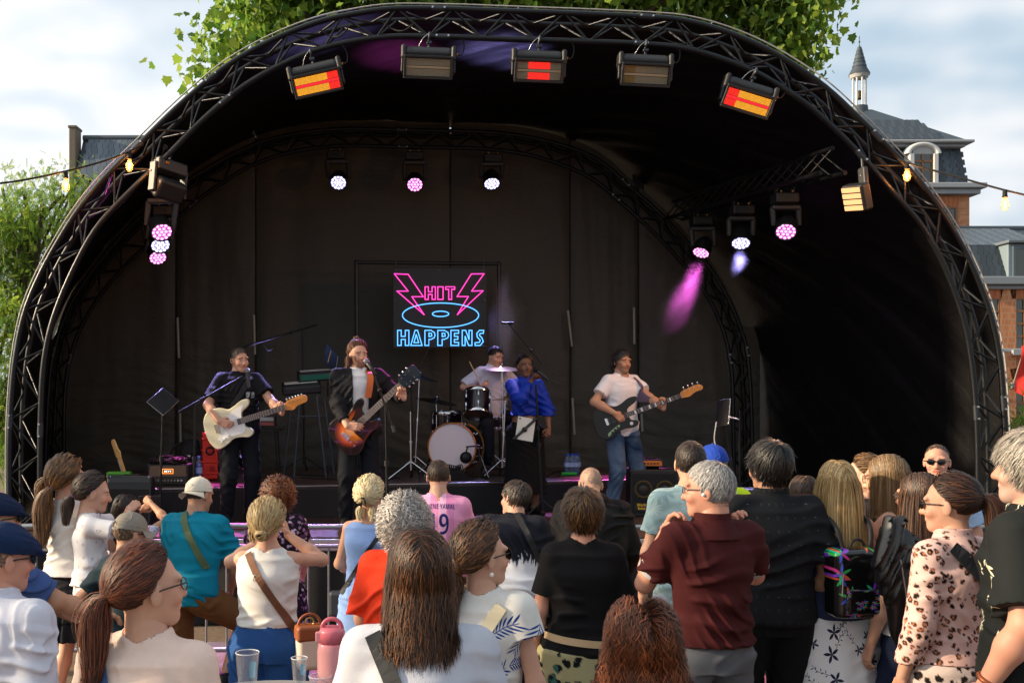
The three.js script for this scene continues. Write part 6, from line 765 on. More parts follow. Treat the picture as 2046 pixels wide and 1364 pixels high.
{
  const t = cabinet('guitar_amplifier', 'black tilted guitar amplifier in front of the leaning guitar', 'amplifier', onDeck(258, 9.62), 0.42, 0.5, 0.26, 0.12); t.rotation.x = -0.16; mesh('grille_cloth', rbox(0.38, 0.34, 0.01, 0.003, 0, 0.2, 0.128), M(0x0c0c0d, 0.95), t); mesh('control_panel', rbox(0.38, 0.05, 0.02, 0.003, 0, 0.455, 0.122), M(0x1c1d20, 0.4), t); for (const s of [-1, 1]) mesh('latch', rbox(0.03, 0.02, 0.02, 0.004, s * 0.19, 0.485, 0.12), chrome, t);
  const g = guitar('electric_guitar', 'maple-necked electric guitar leaning behind the black amplifier', 'guitar', at(273, 1012, 9.88), at(229, 872, 9.92), { shape: 'strat', bodyMat: M(0xb08848, 0.3), headShape: stratHead.map(p => [p[0], p[1]]), headMat: M(0xc79a5c, 0.35), board: maple, pegs: pegs6, z: v3(-0.75, 0.1, 0.66) });
  const b = thing('green_case', 'bright green padded case behind the black amplifier', 'case', at(238, 946, 9.82), 0.1); mesh('case', rbox(0.24, 0.06, 0.1, 0.02), M(0x3a7a10, 0.7), b); mesh('lid_line', rbox(0.242, 0.006, 0.102, 0.002), M(0x1c4008, 0.7), b); b.position.y -= 0.01;
}
{
  const t = thing('hard_case', 'tall orange red hard case with ribbed edges', 'case', onRiser(418, 11.1), 0.25); mesh('shell', rbox(0.17, 0.52, 0.26, 0.025, 0, 0.27, 0), M(0xc02410, 0.45), t); for (let i = 0; i < 4; i++) mesh('rib', rbox(0.185, 0.025, 0.27, 0.008, 0, 0.08 + i * 0.125, 0), M(0xb82210, 0.45), t); for (const y of [0.14, 0.4]) mesh('latch', rbox(0.05, 0.06, 0.02, 0.006, 0.03, y, 0.136), M(0x8c1a0c, 0.5), t); mesh('handle', new THREE.TorusGeometry(0.04, 0.01, 6, 16).translate(0.0, 0.33, 0.14), rubber, t);
  const b = thing('gig_bag', 'slumped black gig bag on the riser', 'bag', onRiser(372, 11.25)); mesh('bag_body', nets((x, y, z) => sdEll(x - y * 0.15, y - 0.2, z, 0.17 - y * 0.1, 0.25, 0.1) + 0.014 * folds(x, y, z, 3), [-0.28, -0.06, -0.18], [0.32, 0.52, 0.18], 0.014), M(0x0f1012, 0.8), b); mesh('buckle', rbox(0.03, 0.022, 0.01, 0.003, 0.05, 0.26, 0.1), plastic, b); mesh('shoulder_strap', tube([v3(-0.02, 0.42, 0.04), v3(-0.12, 0.36, 0.09), v3(-0.17, 0.2, 0.1), v3(-0.16, 0.03, 0.09)], 0.014), rubber, b);
}
function bottle(label, c, capCol, h = 0.24, r = 0.033, group) { const t = thing('water_bottle', label, 'bottle', c, 0, group), k = h / 0.24; mesh('bottle', lathe([[0.001, 0], [r, 0.004], [r, 0.06 * k], [r * 0.93, 0.065 * k], [r, 0.07 * k], [r, 0.15 * k], [r * 0.6, 0.19 * k], [r * 0.4, 0.205 * k], [r * 0.4, 0.215 * k], [0.001, 0.216 * k]], 18), M(0xa8c4e8, 0.08, 0, { transmission: 0.85, thickness: 0 }), t); mesh('bottle_label', lathe([[r * 1.02, 0.085 * k], [r * 1.02, 0.135 * k]], 18), M(0x8aa8d8, 0.5, 0, { side: THREE.DoubleSide }), t); mesh('bottle_cap', new THREE.CylinderGeometry(r * 0.45, r * 0.45, 0.022, 14).translate(0, 0.222 * k, 0), M(capCol, 0.4), t); return t; }
bottle('small water bottle with blue cap beside gig bag', onRiser(383, 10.7), 0x2048a0, 0.2); bottle('tall water bottle with light blue cap beside red case', onRiser(397, 10.65), 0x2a8ab0, 0.3, 0.036);
[[1133, 11.95, 'left front'], [1142, 11.95, 'middle front'], [1151, 11.95, 'right front'], [1136, 12.07, 'left back'], [1146, 12.07, 'middle back'], [1155, 12.07, 'right back']].forEach(([u, d, w]) => bottle('blue-capped water bottle in the cluster of six, ' + w, onRiser(u, d), 0x1c48b8, 0.25, 0.034, 'water bottles on the riser'));
{ const t = thing('foam_roll', 'bright green ribbed foam roll in front of water bottles', 'roll', onRiser(1137, 11.7).add(v3(0, 0.022, 0))); mesh('foam', lathe([...Array(33)].map((_, i) => [0.016 + 0.006 * Math.abs(Math.sin(i * 1.2)), -0.085 + i * 0.17 / 32]), 12).rotateZ(Math.PI / 2), M(0x18a030, 0.8), t); mesh('end_cap', new THREE.CylinderGeometry(0.018, 0.018, 0.01, 12).rotateZ(Math.PI / 2).translate(0.09, 0, 0), M(0x108020, 0.8), t); }
{ // bass rig
  const t = cabinet('bass_cabinet', 'black bass speaker cabinet with yellow lettering', 'speaker', onDeck(1302, 10.75), 0.5, 0.5, 0.36, -0.08);
  mesh('grille', rbox(0.46, 0.42, 0.01, 0.003, 0, 0.25, 0.178), new THREE.MeshPhysicalMaterial({ color: 0x0e0e0f, roughness: 0.5, metalness: 0.4, bumpMap: weave, bumpScale: 0.003 }), t);
  for (const s of [-1, 1]) { mesh('speaker_ring', new THREE.TorusGeometry(0.085, 0.012, 8, 36).scale(1, 1, 0.3).translate(s * 0.112, 0.29, 0.184), M(0x4a3c1e, 0.45, 0.6), t); mesh('speaker_dome', ball(0.045, v3(s * 0.112, 0.29, 0.18), 1, 1, 0.2, 20), M(0x1a1712, 0.5), t); }
  const tx = faceTex(256, 128, g => { g.fillStyle = '#101112'; g.fillRect(0, 0, 256, 128); g.fillStyle = '#d8b020'; g.font = 'bold 66px sans-serif'; g.textAlign = 'center'; g.fillText('Mark', 128, 58); g.fillText('bass', 128, 116); }); plate('name_badge', 0.15, 0.08, new THREE.MeshStandardMaterial({ map: tx, roughness: 0.5 }), -0.13, 0.11, 0.186, t);
  const h = cabinet('bass_amplifier', 'small orange bass amplifier on the speaker cabinet', 'amplifier', onDeck(1296, 10.75).add(v3(0, 0.522, 0)), 0.28, 0.08, 0.24, -0.08); mesh('front_panel', rbox(0.25, 0.055, 0.01, 0.003, 0, 0.04, 0.118), M(0xb5651c, 0.4), h); for (let i = 0; i < 6; i++) mesh('knob', new THREE.CylinderGeometry(0.008, 0.009, 0.014, 10).rotateX(Math.PI / 2).translate(-0.09 + i * 0.034, 0.04, 0.128), rubber, h);
  const w = thing('stage_monitor', 'black wedge monitor right of bass cabinet', 'speaker', onDeck(1462, 9.9), -0.3); const s = new THREE.Shape(); s.setFromPoints([[-0.22, 0], [0.22, 0], [0.2, 0.16], [-0.1, 0.36], [-0.22, 0.36]].map(p => new THREE.Vector2(...p))); mesh('case', extr(s, 0.5, 0.01).rotateY(Math.PI / 2), M(0x111214, 0.6), w); mesh('grille', rbox(0.44, 0.3, 0.01, 0.003).rotateX(-0.98 + Math.PI).translate(0, 0.275, -0.055), M(0x0b0b0c, 0.8), w); mesh('side_panel', rbox(0.01, 0.12, 0.2, 0.003, 0.262, 0.12, 0), M(0x1a1b1d, 0.5), w);
  const pb = thing('power_box', 'low black box of plugged cables in front of bass drum', 'equipment', onRiser(905, 11.15)); mesh('case', rbox(0.2, 0.09, 0.1, 0.01, 0, 0.045, 0), M(0x17181a, 0.6), pb); for (let i = 0; i < 9; i++) mesh('cable', tube([v3(-0.08 + i * 0.02, 0.09, 0), v3(-0.08 + i * 0.02, 0.15 + 0.02 * Math.sin(i), 0.02), v3(-0.06 + i * 0.02, 0.16, 0.05), v3(-0.05 + i * 0.022, 0.06, 0.09), v3(-0.02 + i * 0.03, 0.008, 0.12)], 0.006, 14, 5), rubber, pb);
  const km = thing('drum_microphone', 'round black microphone in front of the bass drum', 'microphone', at(931, 914, 11.2)); mesh('capsule', ball(0.058, v3(0, 0, 0), 1, 1, 0.6, 20), M(0x141517, 0.5, 0.3), km); mesh('yoke', new THREE.TorusGeometry(0.062, 0.006, 6, 24), rubber, km); mesh('arm', [rod(v3(0, 0.06, 0), v3(0.02, 0.12, 0), 0.009), rod(v3(0.0, 0.12, 0), v3(0.15, 0.135, 0), 0.009), rod(v3(0.15, 0.135, 0), v3(0.16, -0.3, 0), 0.009), new THREE.CylinderGeometry(0.09, 0.1, 0.02, 20).translate(0.16, 0.01 + 1.15 - at(931, 914, 11.2).y, 0), rod(v3(0.16, -0.3, 0), v3(0.16, 1.16 - at(931, 914, 11.2).y, 0), 0.009)], M(0x1c1d20, 0.45, 0.4), km);
}
// cables lying about on the riser and deck
[[[600, 965, 11.3], [640, 962, 11.2], [690, 968, 11.0], [740, 964, 11.2], [800, 960, 11.3]], [[560, 966, 11.5], [580, 960, 11.8], [620, 962, 11.7], [655, 962, 11.5]], [[1090, 955, 11.5], [1120, 935, 12.4], [1160, 930, 12.6], [1200, 940, 12.2]], [[960, 956, 11.5], [985, 950, 11.7], [1010, 952, 11.6], [1035, 950, 11.7]]].forEach((c, i) => tag(mesh('stage_cable', tube(c.map(([u, , d]) => onRiser(u, d).add(v3(0, 0.008, 0))), 0.007, 40, 5), rubber), ['long black cable along the riser behind the bearded singer', 'black cable loop under the keyboard stand', 'black cable curling behind the singer in blue', 'black cable right of the bass drum'][i], 'cable', 'cables on the riser'));

// ---------------------------------------------------------------- neon sign in its pipe frame
{
  const d = 12.75, f = thing('sign_frame', 'black pipe frame that carries the neon sign', 'frame', [0, 0, 0]), p = (u, v) => at(u, v, d + 0.05);
  const L0 = p(712, 524), R0 = p(997, 527), base = u => v3((u - PX) * (d + 0.05) / F, 1.15, -(d + 0.05));
  strut('crossbar', L0, R0, 0.024, blackPaint, f); strut('upright', L0, base(714), 0.026, blackPaint, f); strut('upright', R0, base(1001), 0.026, blackPaint, f); for (const q of [L0, R0]) mesh('joint', ball(0.034, q), M(0x222327, 0.5, 0.3), f);
  for (const u of [714, 1001]) { const b = base(u); mesh('base_plate', box(0.4, 0.012, 0.3, b.x, 1.157, b.z), blackPaint, f); }
  const t = thing('neon_sign', 'dark square neon sign with pink lightning bolts, blue record and lettering', 'sign', at(879, 615, d)); const sc = d / F, P2 = (x, y) => v3((680 + x / 3.197 - 879) * sc, -(500 + y / 3.197 - 615) * sc, 0.035);
  const w = 187 * sc, h = 160 * sc; mesh('board', rbox(w, h, 0.016, 0.004), M(0x0a0a0b, 0.5), t);
  for (const s of [-1, 1]) strut('hanger', v3(s * w * 0.47, h / 2, 0), v3(s * w * 0.47, h / 2 + 0.1, -0.05), 0.004, steel, t);
  for (const [x, y] of [[-0.46, 0.47], [0, 0.47], [0.46, 0.47], [-0.46, -0.47], [0, -0.47], [0.46, -0.47], [-0.48, 0.1], [0.48, 0.1]]) mesh('stud', ball(0.006, v3(x * w, y * h, 0.012)), steel, t);
  const pink = glow(new THREE.Color(1, 0.05, 0.42).getHex(), 0.75), blue = glow(new THREE.Color(0.1, 0.42, 1).getHex(), 0.8);
  const line = (name, pts, m) => { const g = []; pts.forEach((a, i) => { const b = pts[(i + 1) % pts.length]; g.push(rod(P2(...a), P2(...b), 0.0068, 0.0068, 6), ball(0.0068, P2(...a), 1, 1, 1, 6)); }); mesh(name, g, m, t); };
  line('neon_bolt', [[345, 152], [433, 155], [530, 298], [457, 298], [535, 412], [362, 262], [433, 262]], pink); line('neon_bolt', [[836, 153], [917, 152], [838, 262], [911, 260], [747, 412], [817, 297], [745, 297]], pink);
  const oval = (cx, cy, rx, ry) => mesh('neon_oval', tube([...Array(40)].map((_, i) => P2(cx + Math.cos(i / 40 * 6.2832) * rx, cy + Math.sin(i / 40 * 6.2832) * ry)), 0.0068, 120, 6, true), blue, t); oval(640, 416, 243, 78); oval(640, 407, 52, 17);
  const GL = { H: [[[0, 0], [0.32, 0], [0.32, 0.4], [0.68, 0.4], [0.68, 0], [1, 0], [1, 1], [0.68, 1], [0.68, 0.6], [0.32, 0.6], [0.32, 1], [0, 1]]], I: [[[0, 0], [1, 0], [1, 1], [0, 1]]], T: [[[0, 0], [1, 0], [1, 0.2], [0.66, 0.2], [0.66, 1], [0.34, 1], [0.34, 0.2], [0, 0.2]]], A: [[[0.38, 0], [0.6, 0], [1, 1], [0, 1]], [[0.48, 0.28], [0.7, 0.82], [0.28, 0.82]]], P: [[[0, 0], [0.6, 0], [0.93, 0.14], [1, 0.33], [0.9, 0.5], [0.6, 0.6], [0.4, 0.6], [0.4, 1], [0, 1]], [[0.4, 0.18], [0.64, 0.2], [0.68, 0.38], [0.4, 0.42]]], E: [[[0, 0], [1, 0], [1, 0.2], [0.45, 0.2], [0.45, 0.4], [0.9, 0.4], [0.9, 0.6], [0.45, 0.6], [0.45, 0.8], [1, 0.8], [1, 1], [0, 1]]], N: [[[0, 0], [0.35, 0], [0.7, 0.6], [0.7, 0], [1, 0], [1, 1], [0.66, 1], [0.3, 0.4], [0.3, 1], [0, 1]]], S: [[[1, 0], [0.5, 0], [0.2, 0.2], [0.25, 0.45], [0.6, 0.65], [0.5, 0.8], [0, 0.82], [0, 1], [0.6, 1], [0.95, 0.75], [0.8, 0.5], [0.5, 0.32], [0.6, 0.2], [0.95, 0.2]]] };
  const word = (chars, y0, y1, m) => chars.forEach(([c, x0, x1]) => GL[c].forEach(l => line('neon_letter', l.map(q => [lerp(x0, x1, q[0]), lerp(y0, y1, q[1])]), m)));
  word([['H', 541, 607], ['I', 622, 656], ['T', 672, 730]], 235, 315, pink); word([['H', 366, 438], ['A', 450, 522], ['P', 540, 605], ['P', 622, 692], ['E', 706, 755], ['N', 778, 840], ['S', 860, 915]], 512, 608, blue);
  for (const [c, y, k] of [[0xff2090, 0.22, 0.5], [0x3a80ff, -0.2, 0.6]]) { const l = new THREE.RectAreaLight(c, k, w * 0.8, 0.2); l.position.set(0, y, 0.06); l.rotation.y = Math.PI; t.add(l); l.name = 'neon_light'; }
}
// ---------------------------------------------------------------- stage lamps
const lampGrey = M(0x24262a, 0.5), lampDark = M(0x101113, 0.55);
const ledTex = canvasTex(256, 128, g => { g.fillStyle = '#1a1612'; g.fillRect(0, 0, 256, 128); g.fillStyle = '#ffffff'; for (let i = 0; i < 16; i++) for (let j = 0; j < 8; j++) g.fillRect(i * 16 + 3, j * 16 + 3, 10, 10); });
const ledMats = { off: new THREE.MeshStandardMaterial({ map: ledTex, color: 0xb8a88c, roughness: 0.4 }), warm: new THREE.MeshStandardMaterial({ map: ledTex, color: 0xb08840, roughness: 0.4 }), bar: M(0x9a8468, 0.5), red: new THREE.MeshStandardMaterial({ color: 0x200000, emissive: new THREE.Color(1, 0.03, 0.02), emissiveMap: ledTex, emissiveIntensity: 0.9 }), amber: new THREE.MeshStandardMaterial({ color: 0x201000, emissive: new THREE.Color(1, 0.42, 0.03), emissiveMap: ledTex, emissiveIntensity: 0.8 }), rim: new THREE.MeshStandardMaterial({ color: 0x200000, emissive: new THREE.Color(1, 0.02, 0.03), emissiveIntensity: 0.5 }) };
function strobe(label, top, roll, cells, o = {}) {                // top: where its clamp grips the chord
  const t = thing('strobe_light', label, 'stage light', top); t.rotation.set(0, o.turn ?? 0, roll);
  strut('clamp_bolt', v3(0, 0.02, 0), v3(0, -0.1, 0), 0.014, darkSteel, t); mesh('clamp', [new THREE.TorusGeometry(0.035, 0.012, 6, 14).rotateY(Math.PI / 2), rbox(0.05, 0.03, 0.05, 0.006, 0, -0.06, 0)], darkSteel, t);
  mesh('driver_box', new THREE.CapsuleGeometry(0.062, 0.36, 4, 14).rotateZ(Math.PI / 2).scale(1, 0.95, 1.1).translate(0, -0.16, 0), lampGrey, t); for (const s of [-1, 1]) mesh('end_cap', rbox(0.05, 0.14, 0.15, 0.03, s * 0.235, -0.165, 0), lampDark, t);
  for (const s of [-1, 1]) mesh('yoke_arm', rbox(0.025, 0.2, 0.07, 0.01, s * 0.243, -0.25, 0.01), lampDark, t);
  const h = new THREE.Group(); h.name = 'lamp_head'; h.position.set(0, -0.30, 0.03); h.rotation.x = o.tilt ?? 0.3; t.add(h);
  mesh('housing', rbox(0.46, 0.2, 0.1, 0.02, 0, 0, -0.02), lampGrey, h); mesh('bezel', [rbox(0.46, 0.022, 0.04, 0.005, 0, 0.095, 0.045), rbox(0.46, 0.022, 0.04, 0.005, 0, -0.095, 0.045), rbox(0.022, 0.17, 0.04, 0.005, 0.22, 0, 0.045), rbox(0.022, 0.17, 0.04, 0.005, -0.22, 0, 0.045)], lampDark, h);
  const n = cells.length, cw = 0.41 / n; cells.forEach((c, i) => { for (const s of [-1, 1]) plate('led_cell', cw * 0.985, 0.062, ledMats[c], -0.205 + cw * (i + 0.5), s * 0.046, 0.036, h); });
  mesh('reflector_bar', rbox(0.41, 0.022, 0.008, 0.002, 0, 0, 0.036), cells.includes('amber') ? ledMats.rim : ledMats.bar, h);
  mesh('power_cable', tube([v3(0.24, -0.16, 0), v3(0.31, -0.15, -0.02), v3(0.33, -0.06, -0.02), v3(0.29, 0.03, 0)], 0.006, 18, 5), rubber, t); mesh('plug', rod(v3(0.25, -0.16, 0), v3(0.275, -0.158, 0), 0.012), M(0xb06a10, 0.4), t);
  mesh('safety_wire', tube([v3(-0.1, -0.1, 0), v3(-0.06, -0.03, 0.03), v3(0, 0.02, 0.04)], 0.003, 12, 5), steel, t);
  if (o.light) { const l = new THREE.RectAreaLight(o.light, o.power ?? 6, 0.4, 0.14); l.position.set(0, 0, 0.06); l.rotation.y = Math.PI; l.name = 'strobe_glow'; h.add(l); }
}
const A_ = 'amber', R_ = 'red', O_ = 'off', W_ = 'warm';
strobe('strobe lamp glowing amber and red, first from left on front truss', at(621, 106, D1 - 0.02), 0.22, [A_, A_, A_, A_, A_, A_, R_, R_], { light: 0xff5010, power: 5 });
strobe('unlit strobe lamp, second from left on front truss', at(858, 73, D1 - 0.02), -0.04, [O_, O_, O_, O_, O_, O_, O_, O_]);
strobe('strobe lamp with red centre cells in the middle of front truss', at(1078, 80, D1 - 0.02), -0.04, [O_, O_, R_, R_, R_, R_, O_, O_], { light: 0xff1408, power: 2.5 });
strobe('unlit strobe lamp, second from right on front truss', at(1291, 88, D1 - 0.02), -0.05, [W_, W_, O_, O_, O_, O_, O_, O_]);
strobe('strobe lamp glowing amber and red at the right of front truss', at(1509, 144, D1 - 0.02), -0.3, [R_, R_, A_, A_, A_, A_, A_, A_], { light: 0xff5010, power: 5 });
{ // four-bar blinder at the right and a dark one at the left, seen from the side
  const t = thing('blinder_light', 'warm four-bar blinder hanging from the right of the arch', 'stage light', at(1724, 330, D1 - 0.02)); t.rotation.set(0, -1.3, 0.1); strut('clamp_bolt', v3(0, 0.06, 0), v3(0, -0.04, 0), 0.013, darkSteel, t); mesh('arm_plate', rbox(0.1, 0.3, 0.05, 0.02, 0, -0.17, 0), lampGrey, t); mesh('bolt', [0, 1, 2].map(i => ball(0.008, v3(0, -0.1 - i * 0.08, 0.028))), steel, t);
  const h = new THREE.Group(); h.name = 'lamp_head'; h.position.set(-0.04, -0.3, 0.05); h.rotation.set(0.35, 0, -0.25); t.add(h); mesh('housing', rbox(0.26, 0.26, 0.12, 0.03), lampDark, h); for (let i = 0; i < 4; i++) mesh('light_bar', rbox(0.22, 0.045, 0.012, 0.004, 0, 0.085 - i * 0.057, 0.062), new THREE.MeshStandardMaterial({ color: 0x402008, emissive: new THREE.Color(1, 0.5, 0.2), emissiveIntensity: 0.55 }), h); const l = new THREE.RectAreaLight(0xffb070, 160, 0.22, 0.22); l.position.z = 0.08; l.rotation.y = Math.PI; l.name = 'blinder_glow'; h.add(l);
  const q = thing('blinder_light', 'dark blinder lamp seen from the side at the left of the arch', 'stage light', at(340, 312, D1 + 0.12)); q.rotation.set(0, 0.9, -0.1); strut('clamp_bolt', v3(0, 0.06, 0), v3(0, -0.05, 0), 0.013, darkSteel, q); mesh('driver_box', rbox(0.34, 0.12, 0.14, 0.02, 0, -0.11, 0), lampGrey, q); for (const s of [-1, 1]) mesh('yoke_arm', rbox(0.03, 0.28, 0.09, 0.01, s * 0.18, -0.24, 0), lampGrey, q); const e = new THREE.Group(); e.name = 'lamp_head'; e.position.set(0, -0.33, 0.02); e.rotation.x = 0.6; q.add(e); mesh('housing', rbox(0.32, 0.2, 0.14, 0.04), lampDark, e); for (let i = 0; i < 3; i++) mesh('fan_grille', new THREE.TorusGeometry(0.035, 0.006, 6, 18).translate(-0.09 + i * 0.09, 0, -0.075), lampGrey, e); mesh('plug', rod(v3(-0.1, -0.1, 0.075), v3(-0.07, -0.1, 0.075), 0.014), M(0xb06a10, 0.4), q);
}
const lensGeo = new THREE.SphereGeometry(0.0165, 10, 6);
function movingHead(label, lens, aim, color, k, spot, hang) {      // lens: centre of the glowing face; hang: where the base is clamped
  const t = thing('moving_head_light', label, 'stage light', hang), c = new THREE.Color(color);
  mesh('base_box', rbox(0.25, 0.11, 0.2, 0.02, 0, -0.1, 0), lampDark, t); for (const s of [-1, 1]) { mesh('clamp', [new THREE.TorusGeometry(0.034, 0.011, 6, 14).rotateY(Math.PI / 2).translate(s * 0.09, -0.005, 0), rbox(0.03, 0.03, 0.04, 0.006, s * 0.09, -0.04, 0)], darkSteel, t); mesh('knob', ball(0.011, v3(s * 0.06, -0.03, 0.06)), M(0xa89048, 0.4), t); } mesh('display_screen', rbox(0.07, 0.025, 0.004, 0.002, 0.0, -0.1, 0.101), M(0x1a2420, 0.2), t);
  t.updateMatrixWorld(); const lc = t.worldToLocal(lens.clone()), a = aim.clone().normalize(), hc = lc.clone().addScaledVector(a, -0.12);
  mesh('yoke', [rbox(0.3, 0.05, 0.1, 0.02, hc.x * 0.5, lerp(-0.16, hc.y, 0.12), hc.z * 0.5), ...[-1, 1].map(s => { const p = v3(s * 0.14 + hc.x * 0.5, lerp(-0.17, hc.y, 0.1), hc.z * 0.5), q = v3(s * 0.135 + hc.x, hc.y, hc.z); return rod(p, q, 0.032, 0.028, 6); })], M(0x35373b, 0.55), t);
  const h = new THREE.Group(); h.name = 'lamp_head'; h.position.copy(lc); h.quaternion.setFromUnitVectors(v3(0, 0, 1), a); t.add(h);
  mesh('housing', lathe([[0.001, -0.22], [0.07, -0.215], [0.1, -0.17], [0.116, -0.1], [0.113, -0.02], [0.116, 0.006], [0.106, 0.008], [0.104, -0.012]], 8).rotateX(Math.PI / 2).rotateZ(0.39), lampDark, h);
  mesh('face_plate', new THREE.CircleGeometry(0.106, 28).translate(0, 0, -0.008), new THREE.MeshStandardMaterial({ color: 0x0a0a0c, emissive: c, emissiveIntensity: k * 0.12 }), h); mesh('front_ring', new THREE.TorusGeometry(0.108, 0.008, 8, 32), lampDark, h);
  const lm = new THREE.MeshStandardMaterial({ color: 0x222226, emissive: c.clone().lerp(new THREE.Color(1, 1, 1), 0.3), emissiveIntensity: k * 0.45 }); const spots = [[0, 0]]; for (let i = 0; i < 6; i++) spots.push([Math.cos(i * 1.0472) * 0.042, Math.sin(i * 1.0472) * 0.042]); for (let i = 0; i < 12; i++) spots.push([Math.cos(i * 0.5236) * 0.083, Math.sin(i * 0.5236) * 0.083]);
  for (const [x, y] of spots) { const m = new THREE.Mesh(lensGeo, lm); m.name = 'led_lens'; m.position.set(x, y, -0.004); m.scale.z = 0.5; m.castShadow = true; h.add(m); }
  const s = new THREE.SpotLight(c, spot, 0, 0.2, 0.35, 2); s.shadow.radius = 4; s.castShadow = true; s.name = 'beam'; s.position.copy(lens).addScaledVector(a, 0.03); s.target.position.copy(lens).addScaledVector(a, 5); scene.add(s, s.target);
}
const PINK = new THREE.Color(1, 0.12, 0.72).getHex(), VIO = new THREE.Color(0.42, 0.36, 1).getHex(), aimF = v3(0, -0.75, 0.85);
const chord2 = u => { const p = arch2.ci.getSpacedPoints(300); let b = p[0], x = (u - PX) * D2 / F; for (const q of p) if (q.y > 4.5 && Math.abs(q.x - x) < Math.abs(b.x - x)) b = q; return b.clone().add(v3(0, -0.03, 0)); };
movingHead('moving head lamp with white violet face, left of three on rear truss', at(676, 365, 13.2), aimF, VIO, 2.6, 60, chord2(674));
movingHead('moving head lamp with pink face in the middle of rear truss', at(829, 369, 13.2), aimF, PINK, 1.9, 60, chord2(829));
movingHead('moving head lamp with white violet face, right of three on rear truss', at(983, 367, 13.2), v3(0.03, -0.85, 0.6), VIO, 2.6, 45, chord2(985));
const along = (a, b, d) => { const t = (d + a.z) / (a.z - b.z); return a.clone().lerp(b, t).add(v3(0, -0.03, 0)); };
movingHead('pink moving head lamp throwing a beam into smoke at the right', at(1401, 505, 12.5), v3(-0.42, -0.9, 0.42), PINK, 1.9, 60, along(sideR0, sideR1, 12.5));
movingHead('white violet moving head lamp, middle of the right row', at(1481, 486, 11.5), v3(-0.2, -0.95, 0.6), VIO, 2.6, 60, along(sideR0, sideR1, 11.5));
movingHead('pink moving head lamp nearest the audience in the right row', at(1571, 463, 10.6), v3(-0.3, -0.75, 0.7), PINK, 1.9, 60, along(sideR0, sideR1, 10.6));
movingHead('pink moving head lamp nearest the audience in the left row', at(323, 464, 10.05), v3(0.4, -0.8, 0.7), PINK, 1.9, 60, along(sideL0, sideL1, 10.05));
movingHead('white violet moving head lamp, middle of the left row', at(320, 490, 11.1), v3(0.35, -0.8, 0.7), VIO, 2.6, 60, along(sideL0, sideL1, 11.1));
movingHead('pink moving head lamp at the back of the left row', at(315, 515, 12.2), v3(0.35, -0.8, 0.7), PINK, 1.9, 60, along(sideL0, sideL1, 12.2));
// cable runs on the front truss
[[640, 60, 700, 50], [760, 40, 830, 45], [1300, 60, 1400, 75], [1440, 90, 1520, 120], [1600, 170, 1650, 210]].forEach(([a, b, c, d], i) => tag(mesh('truss_cable', tube([at(a, b, D1 + 0.1), at((a * 2 + c) / 3, (b * 2 + d) / 3 + 16, D1 + 0.12), at((a + c * 2) / 3, (b + d * 2) / 3 + 18, D1 + 0.08), at(c, d, D1 + 0.1)], 0.008, 24, 5), rubber), ['black cable loop above the amber strobe', 'black cable loop left of the unlit strobe', 'black cable loop right of the warm strobe', 'black cable loop above the right amber strobe', 'black cable loop on the right curve of truss'][i], 'cable', 'cable loops on the front truss'));

// ---------------------------------------------------------------- drifting stage smoke: thin veils that catch the lamps
function smoke(label, a, b, r0, r1, n, seed, alpha) {
  const t = thing('smoke', label, 'smoke'), rnd = Rng(seed), dir = b.clone().sub(a).normalize();
  const tex = (() => { const N = 128, d = new Uint8Array(N * N * 4); for (let j = 0; j < N; j++) for (let i = 0; i < N; i++) { const x = i / N * 2 - 1, y = j / N * 2 - 1, q = 0.62 + 0.75 * fbm(i / N * 3 + seed, j / N * 1.6, seed * 3, 5), e = sstep(1, 0.0, hyp(x, y)) * clamp(q, 0, 1); const o = (j * N + i) * 4; d[o] = d[o + 1] = d[o + 2] = 255 * clamp(e, 0, 1); d[o + 3] = 255; } const tx = new THREE.DataTexture(d, N, N); tx.magFilter = THREE.LinearFilter; tx.needsUpdate = true; return tx; })();
  const m = new THREE.MeshPhysicalMaterial({ color: 0xdedee6, roughness: 1, specularIntensity: 0, transparent: true, opacity: alpha, alphaMap: tex, transmission: 0.5, thickness: 0, side: THREE.DoubleSide }), g = [], turn = new THREE.Quaternion().setFromUnitVectors(v3(0, -1, 0), dir);
  for (let i = 0; i < n; i++) { const s = (i + 0.5) / n, r = lerp(r0, r1, s) * (0.75 + 0.5 * rnd()), p = a.clone().lerp(b, s).add(v3((rnd() - 0.5) * r * 0.4, (rnd() - 0.5) * 0.08, (rnd() - 0.5) * r)); const q = gridMesh(6, 6, (u, v) => v3((u - 0.5) * 2 * r, (v - 0.5) * 4.2 * r, 0.15 * r * Math.sin(u * 5 + i) * Math.cos(v * 4 + i))); q.rotateZ((rnd() - 0.5) * 0.5).rotateY((rnd() - 0.5) * 2.4).applyQuaternion(turn).translate(p.x, p.y, p.z); g.push(q); }
  const o = mesh('smoke_veil', g, m, t); o.userData.kind = 'stuff'; o.castShadow = false;
}
smoke('pink lit smoke plume falling from the right pink lamp', at(1394, 545, 12.35), at(1350, 620, 12.1), 0.13, 0.2, 14, 3, 0.13);
smoke('violet lit smoke curl under the middle right lamp', at(1480, 515, 11.35), at(1470, 540, 11.2), 0.1, 0.09, 9, 5, 0.13);
smoke('violet lit smoke rising behind the drummer beside the sign', at(1008, 570, 12.6), at(1005, 700, 12.3), 0.15, 0.24, 14, 8, 0.13);

